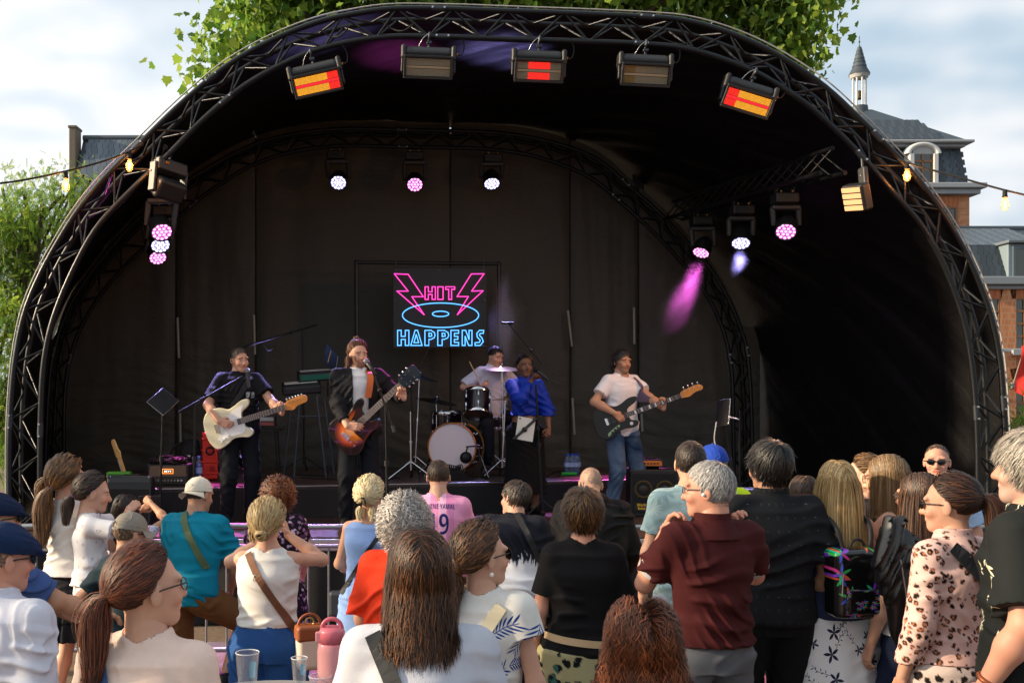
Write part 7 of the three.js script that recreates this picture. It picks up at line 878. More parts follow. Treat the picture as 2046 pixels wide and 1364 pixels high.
// small floor lamps behind the band that paint the inside of the canopy
function upLight(label, c, aim, color, power) {
  const t = thing('floor_lamp', label, 'stage light', c); t.updateMatrixWorld(); const a = aim.clone().sub(c).normalize(), h = new THREE.Group(); h.name = 'lamp_head'; h.position.y = 0.14; h.quaternion.setFromUnitVectors(v3(0, 0, 1), a); t.add(h);
  mesh('housing', lathe([[0.001, -0.12], [0.05, -0.115], [0.075, -0.06], [0.075, 0.03], [0.068, 0.03], [0.066, 0.0]], 20).rotateX(Math.PI / 2), lampDark, h); mesh('led_face', new THREE.CircleGeometry(0.066, 20).translate(0, 0, 0.008), new THREE.MeshStandardMaterial({ color: 0x101012, emissive: color, emissiveIntensity: 0.2 }), h);
  for (const s of [-1, 1]) strut('bracket', v3(s * 0.085, 0.006, 0), v3(s * 0.085, 0.15, 0), 0.008, darkSteel, t); strut('foot_bar', v3(-0.1, 0.008, 0), v3(0.1, 0.008, 0), 0.008, darkSteel, t);
  const l = new THREE.SpotLight(color, power * 0.3, 0, 0.12, 0.8, 2); l.shadow.radius = 4; l.castShadow = true; l.name = 'up_beam'; l.position.copy(c).add(v3(0, 0.14, 0)).addScaledVector(a, 0.05); l.target.position.copy(aim); scene.add(l, l.target);
}
upLight('small floor lamp behind the keyboards', onRiser(488, 12.9), at(620, 190, 10.6), VIO, 420);
upLight('small floor lamp behind the drums', onRiser(893, 13.0), at(810, 195, 11.4), PINK, 200);
upLight('small floor lamp behind the drummer', onRiser(925, 13.05), at(990, 205, 11.2), VIO, 380);
upLight('small floor lamp beside the gig bag', onRiser(330, 11.6), at(205, 420, 9.9), PINK, 160);
// ---------------------------------------------------------------- barrier, table, ground, trees, houses, festoon
function barrier(label, x0, x1, z, turn = 0, h = 1.1) {
  const t = thing('crowd_barrier', label, 'barrier', [(x0 + x1) / 2, 0, z], turn), w = (x1 - x0) / 2, m = M(0x8c9298, 0.42, 0.75), r = 0.12;
  mesh('frame', tube([v3(-w, 0.16, 0), v3(-w, h - r, 0), v3(-w + r * 0.3, h - r * 0.3, 0), v3(-w + r, h, 0), v3(0, h, 0), v3(w - r, h, 0), v3(w - r * 0.3, h - r * 0.3, 0), v3(w, h - r, 0), v3(w, 0.16, 0)], 0.02, 90, 8), m, t);
  strut('bottom_rail', v3(-w, 0.2, 0), v3(w, 0.2, 0), 0.018, m, t); strut('middle_rail', v3(-w, h - 0.14, 0), v3(w, h - 0.14, 0), 0.014, m, t);
  for (let i = 1; i < 16; i++) strut('bar', v3(-w + i * w / 8, 0.2, 0), v3(-w + i * w / 8, h - 0.14, 0), 0.008, m, t);
  for (const s of [-1, 1]) { strut('foot', v3(s * w * 0.8, 0.02, -0.28), v3(s * w * 0.8, 0.02, 0.28), 0.018, m, t); strut('foot_post', v3(s * w * 0.8, 0.02, 0), v3(s * w * 0.8, 0.2, 0), 0.018, m, t); }
}
[['left stretch of steel barrier before the stage', -4.4, -2.0], ['steel barrier in front of teal-shirted man', -1.95, 0.45], ['steel barrier in front of person in splattered sweatshirt', 0.5, 2.9], ['right stretch of steel barrier before the stage', 2.95, 5.35]].forEach(([l, a, b]) => barrier(l, a, b, -7.35));
barrier('steel barrier with rounded top at the right edge', 3.55, 5.6, -6.05, 0.1, 1.16);
{
  const t = thing('high_table', 'grey high table at the bottom edge in front of blonde woman', 'table', [-0.42, 0, -2.9]); mesh('table_top', new THREE.CylinderGeometry(0.36, 0.36, 0.03, 40).translate(0, 1.105, 0), M(0x8c8a88, 0.5), t); mesh('edge_band', new THREE.TorusGeometry(0.36, 0.014, 8, 48).rotateX(Math.PI / 2).translate(0, 1.105, 0), M(0x6c6a68, 0.5), t); strut('pole', v3(0, 0.03, 0), v3(0, 1.09, 0), 0.04, steel, t); mesh('base', lathe([[0.001, 0.03], [0.08, 0.03], [0.3, 0.012], [0.3, 0], [0.001, 0]], 32), steel, t);
  const cup = (label, u, v, s) => { const c = thing('plastic_cup', label, 'cup', [(u - PX) / s, 1.1205, -F / s], 0, 'plastic cups on the high table'), h = EYE - (v - PY) / s - 1.1205, k = h / 0.12; mesh('cup_wall', lathe([[0.001, 0.003], [0.026 * k, 0.003], [0.036 * k, h], [0.0345 * k, h], [0.0245 * k, 0.006], [0.001, 0.006]], 28), M(0xf4f6f8, 0.06, 0, { transmission: 0.96, thickness: 0 }), c); mesh('rim', new THREE.TorusGeometry(0.0355 * k, 0.0016, 6, 28).rotateX(Math.PI / 2).translate(0, h, 0), M(0xf0f4f8, 0.1, 0, { transmission: 0.5, thickness: 0 }), c); mesh('print_mark', new THREE.CylinderGeometry(0.0335 * k, 0.0295 * k, h * 0.4, 10, 1, true, 2.4, 0.7).translate(0, h * 0.5, 0), M(0x1a9ac0, 0.5, 0, { side: THREE.DoubleSide }), c); };
  cup('clear plastic cup with blue print beside the beige shoulder', 494, 1303, 640); cup('clear plastic cup standing alone between shoulder and pink bottle', 598, 1314, 625); cup('low clear plastic cup in front of pink bottle', 640, 1350, 690);
  const b = thing('drink_bottle', 'pink sports bottle with flip lid on the high table', 'bottle', [(663 - PX) / 680, 1.1205, -F / 680]); b.scale.setScalar(1.1); mesh('bottle', lathe([[0.001, 0], [0.036, 0.002], [0.039, 0.012], [0.039, 0.16], [0.036, 0.178], [0.032, 0.182], [0.001, 0.183]], 32), (() => { const c = canvasTex(8, 128, g => { const r = g.createLinearGradient(0, 0, 0, 128); r.addColorStop(0, '#e87f8c'); r.addColorStop(0.55, '#efb0b0'); r.addColorStop(1, '#bcd0dc'); g.fillStyle = r; g.fillRect(0, 0, 8, 128); }); return new THREE.MeshPhysicalMaterial({ map: c, roughness: 0.25, transmission: 0.25, thickness: 0 }); })(), b);
  mesh('lid', lathe([[0.001, 0.182], [0.034, 0.182], [0.035, 0.21], [0.028, 0.222], [0.001, 0.222]], 28), M(0xd06a78, 0.35), b); mesh('carry_loop', new THREE.TorusGeometry(0.026, 0.006, 8, 20, Math.PI).translate(0, 0.218, 0), M(0xc05a6a, 0.35), b); mesh('lid_button', rbox(0.018, 0.028, 0.014, 0.004, -0.034, 0.198, 0.01), M(0xd88a94, 0.3), b);
}
const groundTex = dataTex(512, (u, v) => { const n = 0.5 + 0.6 * tileNoise(u, v, 1.5, 2), p = tileNoise(u, v, 16, 5), q = tileNoise(u, v, 30, 8), k = 0.78 + 0.25 * n + 0.32 * p + 0.3 * q; return [clamp(0.42 * k, 0, 1), clamp(0.35 * k, 0, 1), clamp(0.28 * k, 0, 1)]; }, true); groundTex.repeat.set(120, 120);
struct(mesh('ground', new THREE.CircleGeometry(180, 64).rotateX(-Math.PI / 2), new THREE.MeshStandardMaterial({ map: groundTex, roughness: 0.95, bumpMap: groundTex, bumpScale: 0.02 })));

// ---- trees
function leafShape(kind) {
  if (kind === 'plane') { const p = [[0, 0.04], [0.2, 0.0], [0.44, 0.02], [0.37, 0.17], [0.55, 0.42], [0.38, 0.44], [0.3, 0.62], [0.17, 0.63], [0.1, 0.8], [0, 0.95], [-0.1, 0.8], [-0.17, 0.63], [-0.3, 0.62], [-0.38, 0.44], [-0.55, 0.42], [-0.37, 0.17], [-0.44, 0.02], [-0.2, 0.0]]; const g = new THREE.ShapeGeometry(shapeOf(p, false)), q = g.attributes.position; for (let i = 0; i < q.count; i++) q.setZ(i, -0.25 * q.getX(i) ** 2 - 0.15 * (q.getY(i) - 0.4) ** 2); g.computeVertexNormals(); return g; }
  const g = []; const lf = new THREE.ShapeGeometry(shapeOf([[0, 0], [0.05, 0.07], [0.045, 0.17], [0, 0.22], [-0.045, 0.17], [-0.05, 0.07]], false)); for (let i = 0; i < 7; i++) for (const s of [-1, 1]) g.push(lf.clone().rotateZ(s * -1.15).rotateY(s * 0.3).translate(0, 0.06 + i * 0.13, 0)); g.push(lf.clone().translate(0, 0.95, 0)); return merge(g);
}
const leafGeo = { plane: leafShape('plane'), feather: leafShape('feather') };
const bark = M(0x4a3f33, 0.9);
function tree(name, label, foot, height, kind, blobs, n, size, tones, seed, limbs) {
  const t = thing(name, label, 'tree', foot), rnd = Rng(seed), tips = [];
  mesh('trunk', tube([v3(0, 0, 0), v3(0.1, height * 0.25, 0.05), v3(-0.05, height * 0.55, 0), v3(0, height * 0.8, 0.1)], 0.16 * height / 8, 24, 10).applyMatrix4(new THREE.Matrix4()), bark, t);
  for (const b of blobs) for (let i = 0; i < limbs; i++) { const e = v3(b[0] + (rnd() - 0.5) * b[3] * 1.3, b[1] + (rnd() - 0.5) * b[4] * 1.2, b[2] + (rnd() - 0.5) * b[5] * 1.3), s = v3(0, height * (0.35 + 0.35 * rnd()), 0); mesh('branch', tube([s, s.clone().lerp(e, 0.5).add(v3(0, 0.3, 0)), e], 0.022 + 0.02 * rnd(), 10, 5), bark, t); }
  const im = new THREE.InstancedMesh(leafGeo[kind], new THREE.MeshPhysicalMaterial({ color: 0xffffff, roughness: 0.95, transmission: 0.55, thickness: 0, specularIntensity: 0.3, side: THREE.DoubleSide }), n), d = new THREE.Object3D(), c = new THREE.Color(), vol = blobs.map(b => b[3] * b[4] * (b[5] ** 0.5)), sum = vol.reduce((a, b) => a + b);
  let k = 0; const clumps = blobs.map(b => [...Array(Math.ceil(26 * b[3]))].map(() => { const q = v3(rnd() * 2 - 1, rnd() * 2 - 1, rnd() * 2 - 1); if (q.length() > 1) q.normalize().multiplyScalar(0.8 + 0.2 * rnd()); return v3(b[0] + q.x * b[3], b[1] + q.y * b[4], b[2] + q.z * b[5]); }));
  for (let bi = 0; bi < blobs.length; bi++) { const m = bi === blobs.length - 1 ? n - k : Math.floor(n * vol[bi] / sum); for (let i = 0; i < m; i++, k++) { const q = clumps[bi][Math.floor(rnd() * clumps[bi].length)], g = () => (rnd() + rnd() + rnd() - 1.5) * 0.55; d.position.set(q.x + g(), q.y + g() * 0.8, q.z + g()); d.rotation.set((rnd() - 0.3) * 2.2 + Math.PI * (kind === 'plane' ? 0.75 : 0.6), rnd() * 6.28, (rnd() - 0.5) * 2); d.scale.setScalar(size * (0.6 + 0.7 * rnd())); d.updateMatrix(); im.setMatrixAt(k, d.matrix); const a = lin(tones[Math.floor(rnd() * tones.length)]), s = 0.75 + 0.5 * rnd(); im.setColorAt(k, c.setRGB(a[0] * s, a[1] * s, a[2] * s)); } }
  im.name = 'crown'; im.userData.kind = 'stuff'; im.castShadow = im.receiveShadow = true; t.add(im); return t;
}
// crowns: [x, y, z, rx, ry, rz] from the foot of the tree
{ const f = at(1080, 0, 17.5); f.y = 0; const B = (u, v, r, ry, d = 17.5, rz = 1.2) => { const p = at(u, v, d); return [p.x - f.x, p.y, p.z - f.z, r, ry, rz]; };
  tree('plane_tree', 'large plane tree with lobed leaves behind the stage roof', f, 10, 'plane', [B(600, 5, 1.1, 0.8), B(480, 90, 0.55, 0.45, 16.5, 0.6), B(420, 150, 0.35, 0.25, 16, 0.4), B(760, -60, 1.5, 1.0), B(950, -60, 1.6, 0.9), B(1120, -50, 1.6, 0.9), B(1280, -30, 1.5, 1.0), B(1420, 0, 1.4, 1.1), B(1500, 40, 1.0, 1.0), B(1570, 60, 0.5, 0.8), B(1555, 125, 0.45, 0.5), B(545, 30, 0.8, 0.6), B(690, -30, 1.2, 0.8)], 27000, 0.15, [0x7c9a34, 0x668a30, 0x8ca63c, 0x557a2e, 0x98ac44], 4, 3); }
{ const f = at(60, 0, 19); f.y = 0; const B = (u, v, r, ry, d = 19, rz = 1.2) => { const p = at(u, v, d); return [p.x - f.x, p.y, p.z - f.z, r, ry, rz]; };
  tree('robinia_tree', 'feathery yellow green tree left of the stage', f, 7, 'feather', [B(40, 480, 0.9, 0.9), B(-60, 520, 1, 1.2), B(60, 620, 0.9, 1.1), B(-30, 720, 1.1, 1.2), B(130, 440, 0.5, 0.7), B(150, 360, 0.35, 0.45), B(30, 400, 0.5, 0.4), B(-20, 850, 1.0, 1), B(60, 780, 0.6, 0.9)], 15000, 0.15, [0x86a03a, 0x6f9034, 0x98ac40, 0x5f8430], 9, 3); }
{ const f = v3(-9.4, 0, -4.6); tree('shade_tree', 'leafy tree outside the left edge that dapples the crowd', f, 7, 'plane', [[0.4, 3.6, 0.6, 1.3, 0.9, 2.6], [0, 5.4, 0, 1.7, 1.2, 3], [0.3, 4.6, 1.6, 1.2, 1.2, 1.8]], 330, 0.26, [0x6f8a2c, 0x577a28, 0x7f9a34], 14, 3); }
{ const f = at(2010, 0, 14); f.y = 0; tree('garden_shrub', 'green shrub beyond the right foot of the stage', f, 2, 'feather', [[0, 1.5, 0, 0.5, 0.5, 0.5], [-0.4, 1.0, 0.2, 0.6, 0.7, 0.5], [0.5, 1.0, 0, 0.6, 0.7, 0.5]], 1200, 0.22, [0x5f7a2a, 0x4a6a26, 0x7a8c34], 31, 2); }

// ---- houses
const brickTex = canvasTex(512, 512, g => { g.fillStyle = '#b08c70'; g.fillRect(0, 0, 512, 512); const r = Rng(5), cs = ['#b37a56', '#ab724d', '#b9805c', '#a86e4c', '#bd8661', '#b07852']; for (let j = 0; j < 32; j++) for (let i = -1; i < 12; i++) { g.fillStyle = cs[r() * 6 | 0]; g.fillRect(i * 48 + (j % 2) * 24 + 1, j * 16 + 1, 46, 13.5); } }); const brickMat = new THREE.MeshStandardMaterial({ map: brickTex, roughness: 0.9 });
const slate = M(0x35404a, 0.55), slateB = M(0x2c363f, 0.55), stoneGrey = M(0x8e949a, 0.7), frameWood = M(0x7a5636, 0.6), pane = M(0x2a3430, 0.06, 0, { clearcoat: 1 }), paneDark = M(0x12181c, 0.05, 0, { clearcoat: 1 });
function wallUV(g, s = 0.5) { const p = g.attributes.position, n = g.attributes.normal, uv = g.attributes.uv; for (let i = 0; i < p.count; i++) { const ax = Math.abs(n.getX(i)) > 0.5; uv.setXY(i, (ax ? p.getZ(i) : p.getX(i)) * s, p.getY(i) * s); } return g; }
function houseWindow(root, x, y, z, w, h, nx, ny, mat = frameWood, arch = false) {
  const g = new THREE.Group(); g.name = 'window'; g.position.set(x, y, z); root.add(g);
  mesh('recess', box(w, h, 0.06, 0, 0, 0.01), M(0x1a1c1c, 0.7), g); for (let i = 0; i < nx; i++) for (let j = 0; j < ny; j++) block('pane', w / nx * 0.84, h / ny * 0.86, 0.012, (i + 0.5) * w / nx - w / 2, (j + 0.5) * h / ny - h / 2, 0.045, pane, g);
  for (let i = 0; i <= nx; i++) block('frame', 0.07, h, 0.05, i * w / nx - w / 2, 0, 0.06, mat, g); for (let j = 0; j <= ny; j++) block('frame', w, 0.06, 0.048, 0, j * h / ny - h / 2, 0.062, mat, g);
  block('sill', w * 1.2, 0.14, 0.2, 0, -h / 2 - 0.1, 0.1, stoneGrey, g); if (arch) { const lin_ = []; for (let i = -4; i <= 4; i++) block('lintel_brick', w * 0.13, 0.28, 0.06, i * w * 0.135, h / 2 + 0.18 - Math.abs(i) * 0.012, 0.06, M(i % 2 ? 0xa5643e : 0x98593a, 0.9), g).rotation.z = -i * 0.05; }
}
function slopeTiles(root, o, ux, vx, nu, nv, mat2, name = 'roof_tile', overlap = 1.25) {    // courses of tiles on the plane from o along ux (across) and vx (up the slope)
  const n = v3().crossVectors(ux, vx).normalize(), w = ux.length() / nu, h = vx.length() / nv, U = ux.clone().normalize(), Vv = vx.clone().normalize(), mm = new THREE.Matrix4().makeBasis(U, Vv, n), q = new THREE.Quaternion().setFromRotationMatrix(mm), geo = box(w * 0.94, h * overlap, 0.03), count = nu * nv;
  if (count <= 300) { for (let j = 0; j < nv; j++) for (let i = 0; i < nu; i++) { const m = new THREE.Mesh(geo, mat2[(i * 7 + j * 3) % mat2.length]); m.name = name; m.castShadow = m.receiveShadow = true; m.position.copy(o).addScaledVector(U, (i + 0.5 + (j % 2) * 0.3) * w).addScaledVector(Vv, (j + 0.5) * h).addScaledVector(n, 0.03); m.quaternion.copy(q).multiply(new THREE.Quaternion().setFromAxisAngle(v3(1, 0, 0), 0.09)); root.add(m); } return; }
  const gs = []; for (let j = 0; j < nv; j++) for (let i = 0; i < nu; i++) { const p = o.clone().addScaledVector(U, (i + 0.5) * w).addScaledVector(Vv, (j + 0.5) * h).addScaledVector(n, 0.03); gs.push(geo.clone().rotateX(0.09).applyQuaternion(q).translate(p.x, p.y, p.z)); } const m = mesh(name + 's', gs, mat2[0], root); m.userData.kind = 'stuff';
}
{ // brick tower with mansard, right
  const d = 30, s = F / d, X = u => (u - PX) / s, Yv = v => EYE - (v - PY) / s, t = thing('brick_tower', 'brick tower with slate mansard roof, arched dormer and bell turret', 'building', [X(1850), 0, -d]), lx = u => X(u) - X(1850);
  const x0 = lx(1690), x1 = lx(1938), yE = Yv(378), yM = Yv(292), yR = Yv(222), w = x1 - x0, dep = w;
  mesh('wall', wallUV(box(w, yE, dep, (x0 + x1) / 2, yE / 2, -dep / 2)), brickMat, t);
  mesh('cornice', [rbox(w + 0.7, 0.16, dep + 0.7, 0.03, (x0 + x1) / 2, yE + 0.06, -dep / 2), rbox(w + 0.45, 0.16, dep + 0.45, 0.03, (x0 + x1) / 2, yE - 0.1, -dep / 2)], stoneGrey, t);
  const frust = (xa, xb, z0, z1, xa2, xb2, z02, z12, ya, yb) => { const P = [[xa, ya, z0], [xb, ya, z0], [xb, ya, z1], [xa, ya, z1], [xa2, yb, z02], [xb2, yb, z02], [xb2, yb, z12], [xa2, yb, z12]], g = new THREE.BufferGeometry(), I = [0, 1, 5, 0, 5, 4, 1, 2, 6, 1, 6, 5, 2, 3, 7, 2, 7, 6, 3, 0, 4, 3, 4, 7, 4, 5, 6, 4, 6, 7]; g.setAttribute('position', new THREE.Float32BufferAttribute(P.flat(), 3)); g.setIndex(I); return g.toNonIndexed(); };
  const mg = frust(x0, x1, 0, -dep, x0 + 0.35, x1 - 0.42, -0.35, -dep + 0.35, yE + 0.14, yM); mg.computeVertexNormals(); mesh('mansard', mg, slateB, t);
  slopeTiles(t, v3(x0, yE + 0.14, 0.0), v3(w - 0.1, 0, 0), v3(0, yM - yE - 0.14, -0.35), 17, 9, [slate, slateB, M(0x3c4852, 0.5)], 'slate');
  mesh('cornice', [rbox(w - 0.1, 0.1, dep - 0.1, 0.03, (x0 + x1) / 2 - 0.02, yM + 0.05, -dep / 2), rbox(w + 0.25, 0.09, dep + 0.25, 0.03, (x0 + x1) / 2 - 0.02, yM + 0.14, -dep / 2)], stoneGrey, t);
  const d2 = d + dep / 2, bx = u => (u - PX) * d2 / F - X(1850), by = v => EYE - (v - PY) * d2 / F; const rg = frust(x0, x1 - 0.1, 0.05, -dep, bx(1726), bx(1738), -dep * 0.45, -dep * 0.55, yM + 0.18, by(222)); rg.computeVertexNormals(); mesh('hipped_roof', rg, slate, t);
  slopeTiles(t, v3(lx(1735), yM + 0.2, 0.05), v3(x1 - lx(1735) - 0.9, 0, 0), v3(-0.2, (by(222) - yM - 0.18) * 0.55, -dep * 0.25), 14, 5, [slate, slateB], 'slate');
  { const g = new THREE.Group(); g.name = 'dormer'; g.position.set(lx(1843), Yv(340), 0.1); t.add(g); const W = 0.62, Hh = 0.95; for (const q of [-1, 1]) mesh('dormer_frame', rbox(0.14, Hh, 0.4, 0.02, q * (W / 2 + 0.05), 0, -0.15), M(0xb9bdbe, 0.6), g); mesh('dormer_arch', new THREE.TorusGeometry(W / 2 + 0.08, 0.1, 8, 24, Math.PI).scale(1.15, 0.75, 1.6).translate(0, Hh / 2, -0.1), M(0xc4c8c8, 0.6), g); mesh('glazing', box(W, Hh, 0.04, 0, 0, -0.06), pane, g); for (const x of [-0.02, -0.28, 0.28]) block('glazing_bar', 0.06, Hh, 0.05, x, 0, -0.03, frameWood, g); block('glazing_bar', W, 0.06, 0.05, 0, 0.25, -0.03, frameWood, g); mesh('tympanum', new THREE.CircleGeometry(W / 2, 20, 0, Math.PI).translate(0, Hh / 2, -0.05), M(0x9a9ea0, 0.6), g); }
  { const g = new THREE.Group(); g.name = 'bell_turret'; const r = 0.2; g.position.set(bx(1718), by(222), -dep * 0.5); t.add(g); const k = d2 / F, bh = (222 - 155) * k; mesh('turret_base', new THREE.CylinderGeometry(0.26, 0.32, 0.5, 8).translate(0, -0.1, 0), slate, g); for (let i = 0; i < 8; i++) { const a = i / 8 * 6.283; strut('column', v3(Math.cos(a) * r, 0, Math.sin(a) * r), v3(Math.cos(a) * r, bh, Math.sin(a) * r), 0.03, M(0xb4b8ba, 0.6), g); } mesh('bell', lathe([[0.02, bh * 0.62], [0.06, bh * 0.6], [0.08, bh * 0.45], [0.11, bh * 0.36]], 16), M(0x4a4030, 0.4, 0.6), g); mesh('turret_cornice', new THREE.CylinderGeometry(0.33, 0.26, 0.12, 8).translate(0, bh + 0.04, 0), M(0xa8acae, 0.6), g); const sp = lathe([[0.34, bh + 0.09], [0.2, bh + 0.35], [0.12, bh + 0.7], [0.02, bh + 1.02]], 8); mesh('spire', sp, slateB, g); for (let j = 0; j < 6; j++) mesh('slate_course', new THREE.CylinderGeometry(lerp(0.2, 0.05, j / 5) + 0.012, lerp(0.25, 0.09, j / 5) + 0.012, 0.13, 8, 1, true).translate(0, bh + 0.28 + j * 0.125, 0), j % 2 ? slate : slateB, g); mesh('finial', [rod(v3(0, bh + 0.98, 0), v3(0, bh + 1.32, 0), 0.012), ball(0.03, v3(0, bh + 1.14, 0))], darkSteel, g); }
  houseWindow(t, lx(1893), Yv(455), 0.0, 0.5, 1.2, 2, 3, frameWood, true); houseWindow(t, lx(1850), Yv(470), 0.0, 0.5, 1.2, 2, 3, frameWood, true);
}
{ // long brick wing with tiled roof and dormer
  const d = 27, s = F / d, X = u => (u - PX) / s, Yv = v => EYE - (v - PY) / s, t = thing('brick_wing', 'long brick house with grey tiled roof at the right edge', 'building', [X(1990), 0, -d]), lx = u => X(u) - X(1990);
  const x0 = lx(1915), x1 = lx(2300), yE = Yv(566), yK = Yv(488), yR = Yv(430), w = x1 - x0;
  mesh('wall', wallUV(box(w, yE, 6, (x0 + x1) / 2, yE / 2, -3)), brickMat, t); mesh('gutter', [rbox(w + 0.2, 0.22, 0.4, 0.03, (x0 + x1) / 2, yE + 0.05, 0.1), rbox(w + 0.1, 0.1, 0.22, 0.02, (x0 + x1) / 2, yE - 0.12, 0.06)], M(0x7c848a, 0.6), t);
  const wedge = (ya, za, yb, zb) => { const g = new THREE.BufferGeometry(); g.setAttribute('position', new THREE.Float32BufferAttribute([x0, ya, za, x1, ya, za, x1, yb, zb, x0, yb, zb, x0, ya, -6, x1, ya, -6, x1, yb, -6, x0, yb, -6], 3)); g.setIndex([0, 1, 2, 0, 2, 3, 1, 5, 6, 1, 6, 2, 4, 0, 3, 4, 3, 7, 3, 2, 6, 3, 6, 7]); const q = g.toNonIndexed(); q.computeVertexNormals(); return q; };
  mesh('lower_roof', wedge(yE + 0.16, 0.05, yK, -0.35), slateB, t); mesh('upper_roof', wedge(yK, -0.35, yR, -2.2), slateB, t);
  const tiles = [M(0x4a545e, 0.45), M(0x414b55, 0.45), M(0x525c66, 0.45)];
  slopeTiles(t, v3(x0, yE + 0.16, 0.05), v3(w * 0.5, 0, 0), v3(0, yK - yE - 0.16, -0.4), 16, 6, [slate, slateB, M(0x2f3942, 0.5)], 'roof_tile'); slopeTiles(t, v3(x0, yK, -0.33), v3(w * 0.5, 0, 0), v3(0, yR - yK, -1.87), 25, 12, tiles, 'roof_tile');
  mesh('ridge', rod(v3(x0, yR, -2.2), v3(x1, yR, -2.2), 0.1), slateB, t);
  { const g = new THREE.Group(); g.name = 'dormer'; g.position.set(lx(2055), Yv(525), 0.15); t.add(g); mesh('dormer_cheek', rbox(1.25, 1.0, 0.9, 0.03, 0, 0, -0.45), M(0x6c7c86, 0.6), g); mesh('glazing', box(0.95, 0.75, 0.03, 0.02, -0.02, 0.012), M(0x3a3a22, 0.1, 0, { clearcoat: 1 }), g); for (const [a, b, x, y] of [[0.06, 0.85, -0.48, 0], [0.06, 0.85, 0.5, 0], [1.0, 0.06, 0, 0.38], [1.0, 0.06, 0, -0.4]]) block('dormer_frame', a, b, 0.06, x, y, 0.02, M(0x4c5a64, 0.5), g); mesh('dormer_roof', rbox(1.4, 0.08, 1.1, 0.02, 0, 0.54, -0.4), M(0x5c666e, 0.6), g); }
  for (const u of [1972, 2045, 2118]) { houseWindow(t, lx(u), Yv(647), 0, 0.62, 1.35, 2, 4, frameWood, true); houseWindow(t, lx(u), Yv(805), 0, 0.62, 1.3, 2, 4, frameWood, true); }
  for (const u of [2012]) block('pilaster', 0.42, yE, 0.12, lx(u), yE / 2, 0.03, brickMat, t);
  mesh('string_course', rbox(w, 0.1, 0.12, 0.02, (x0 + x1) / 2, Yv(700), 0.05), stoneGrey, t);
  const flag = (label, u, v, u2, v2, cols) => { const f = thing('flag', label, 'flag', at(u, v, d - 0.1)); strut('flag_pole', v3(0, 0, 0), at(u2, v2, d - 0.8).sub(f.position), 0.02, M(0xa8acb0, 0.4, 0.5), f); const e = at(u2, v2, d - 0.8).sub(f.position); cols.forEach((c, i) => mesh('flag_band', gridMesh(8, 14, (a, b) => v3(e.x * (1 - b * 0.5) + (i + a) * 0.2 - 0.1 - b * 0.1, e.y * (1 - 0.1 * b) - b * 1.1 - a * 0.12 - i * 0.12, e.z * (1 - b * 0.3) + 0.05 * Math.sin(b * 6 + a * 2 + i))), M(c, 0.8, 0, { side: THREE.DoubleSide }), f)); mesh('bracket', rbox(0.12, 0.16, 0.1, 0.02), M(0x6c747c, 0.6), f); };
  flag('red and yellow flag on the brick house', 2025, 770, 2050, 690, [0xc83028, 0xe0b020]); flag('yellow flag behind the right truss', 1968, 790, 1975, 668, [0xe0c020]);
}
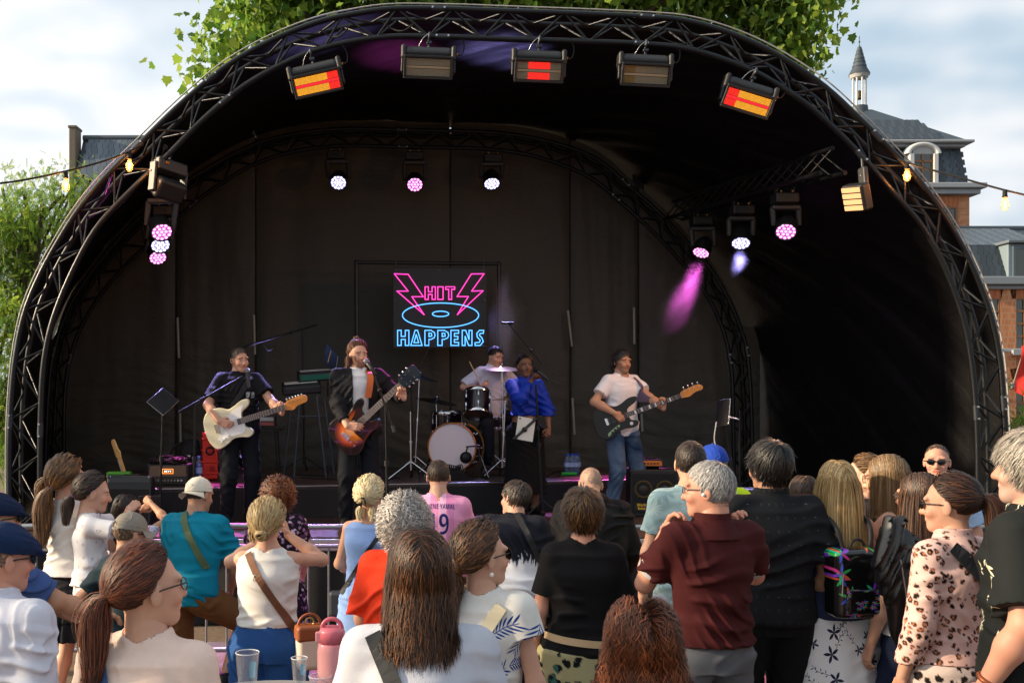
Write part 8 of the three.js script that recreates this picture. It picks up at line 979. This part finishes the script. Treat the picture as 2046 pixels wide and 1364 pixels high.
{ // gable and tiled roof, left
  const d = 34, s = F / d, X = u => (u - PX) / s, Yv = v => EYE - (v - PY) / s, t = thing('gabled_house', 'tiled house roof with stone chimney stack behind the left tree', 'building', [X(200), 0, -d]), lx = u => X(u) - X(200);
  const x0 = lx(118), x1 = lx(420), yR = EYE + 522 * (d + 2.5) / F, yE = Yv(520), w = x1 - x0; mesh('wall', wallUV(box(w, yE, 5, (x0 + x1) / 2, yE / 2, -2.5)), brickMat, t);
  const g = new THREE.BufferGeometry(); g.setAttribute('position', new THREE.Float32BufferAttribute([x0, yE, 0.1, x1, yE, 0.1, x1, yR, -2.5, x0, yR, -2.5, x0, yE, -5, x1, yE, -5], 3)); g.setIndex([0, 1, 2, 0, 2, 3, 4, 3, 2, 4, 2, 5, 0, 3, 4, 1, 5, 2]); const q = g.toNonIndexed(); q.computeVertexNormals(); mesh('roof', q, slateB, t);
  slopeTiles(t, v3(x0 + 0.15, yE, 0.12), v3(w * 0.6, 0, 0), v3(0, yR - yE, -2.6), 15, 20, [M(0x4c5a66, 0.5), M(0x445260, 0.5), M(0x54626e, 0.5)], 'roof_tile'); mesh('ridge', rod(v3(x0, yR + 0.03, -2.5), v3(x1, yR + 0.03, -2.5), 0.12), M(0x3a4650, 0.6), t);
  mesh('chimney', [rbox(0.26, Yv(222) - Yv(400), 0.6, 0.04, lx(106), (Yv(222) + Yv(400)) / 2, -2.2), rbox(0.32, 0.1, 0.66, 0.03, lx(106), Yv(222), -2.2)], M(0x6c6458, 0.9), t);
}
// ---- festoon cables with bulbs
function festoon(label, pts, bulbs) {
  const t = thing('festoon_cable', label, 'cable'); mesh('cable', tube(pts, 0.009, 40, 6), rubber, t);
  for (const [p, w] of bulbs) { const b = thing('festoon_bulb', w, 'light bulb', p, 0, 'festoon bulbs'); mesh('socket', [new THREE.CylinderGeometry(0.018, 0.02, 0.06, 12).translate(0, -0.03, 0), new THREE.CylinderGeometry(0.022, 0.022, 0.015, 12).translate(0, -0.06, 0)], rubber, b); mesh('glass_bulb', lathe([[0.014, -0.065], [0.018, -0.08], [0.032, -0.12], [0.034, -0.14], [0.028, -0.165], [0.012, -0.182], [0.001, -0.185]], 18), M(0xffe8c8, 0.05, 0, { transmission: 0.95, thickness: 0 }), b); mesh('filament', [rod(v3(-0.006, -0.08, 0), v3(-0.012, -0.15, 0), 0.0035), rod(v3(0.006, -0.08, 0), v3(0.012, -0.15, 0), 0.0035)], glow(0xffa040, 9), b); const l = new THREE.PointLight(0xffa850, 0.25); l.position.y = -0.12; l.name = 'bulb_light'; b.add(l); }
}
const down = p => p.clone().add(v3(0, 0.0, 0));
festoon('black festoon cable sagging to the left of the arch', [at(285, 288, 9.3), at(235, 312, 9.1), at(130, 342, 8.8), at(0, 366, 8.5), at(-160, 372, 8.1)], [[at(258, 303, 9.18), 'lit bulb on the left festoon next to the arch'], [at(131, 341, 8.8), 'pale bulb on the left festoon in front of the tree']]);
festoon('black festoon cable running off to the right of the arch', [at(1795, 318, 9.3), at(1830, 330, 9.2), at(1920, 355, 9.0), at(2010, 380, 8.8), at(2120, 405, 8.5)], [[at(1813, 323, 9.26), 'lit bulb on the right festoon next to the arch'], [at(2009, 379, 8.8), 'clear bulb on the right festoon against the sky']]);
renderer.render(scene, camera);
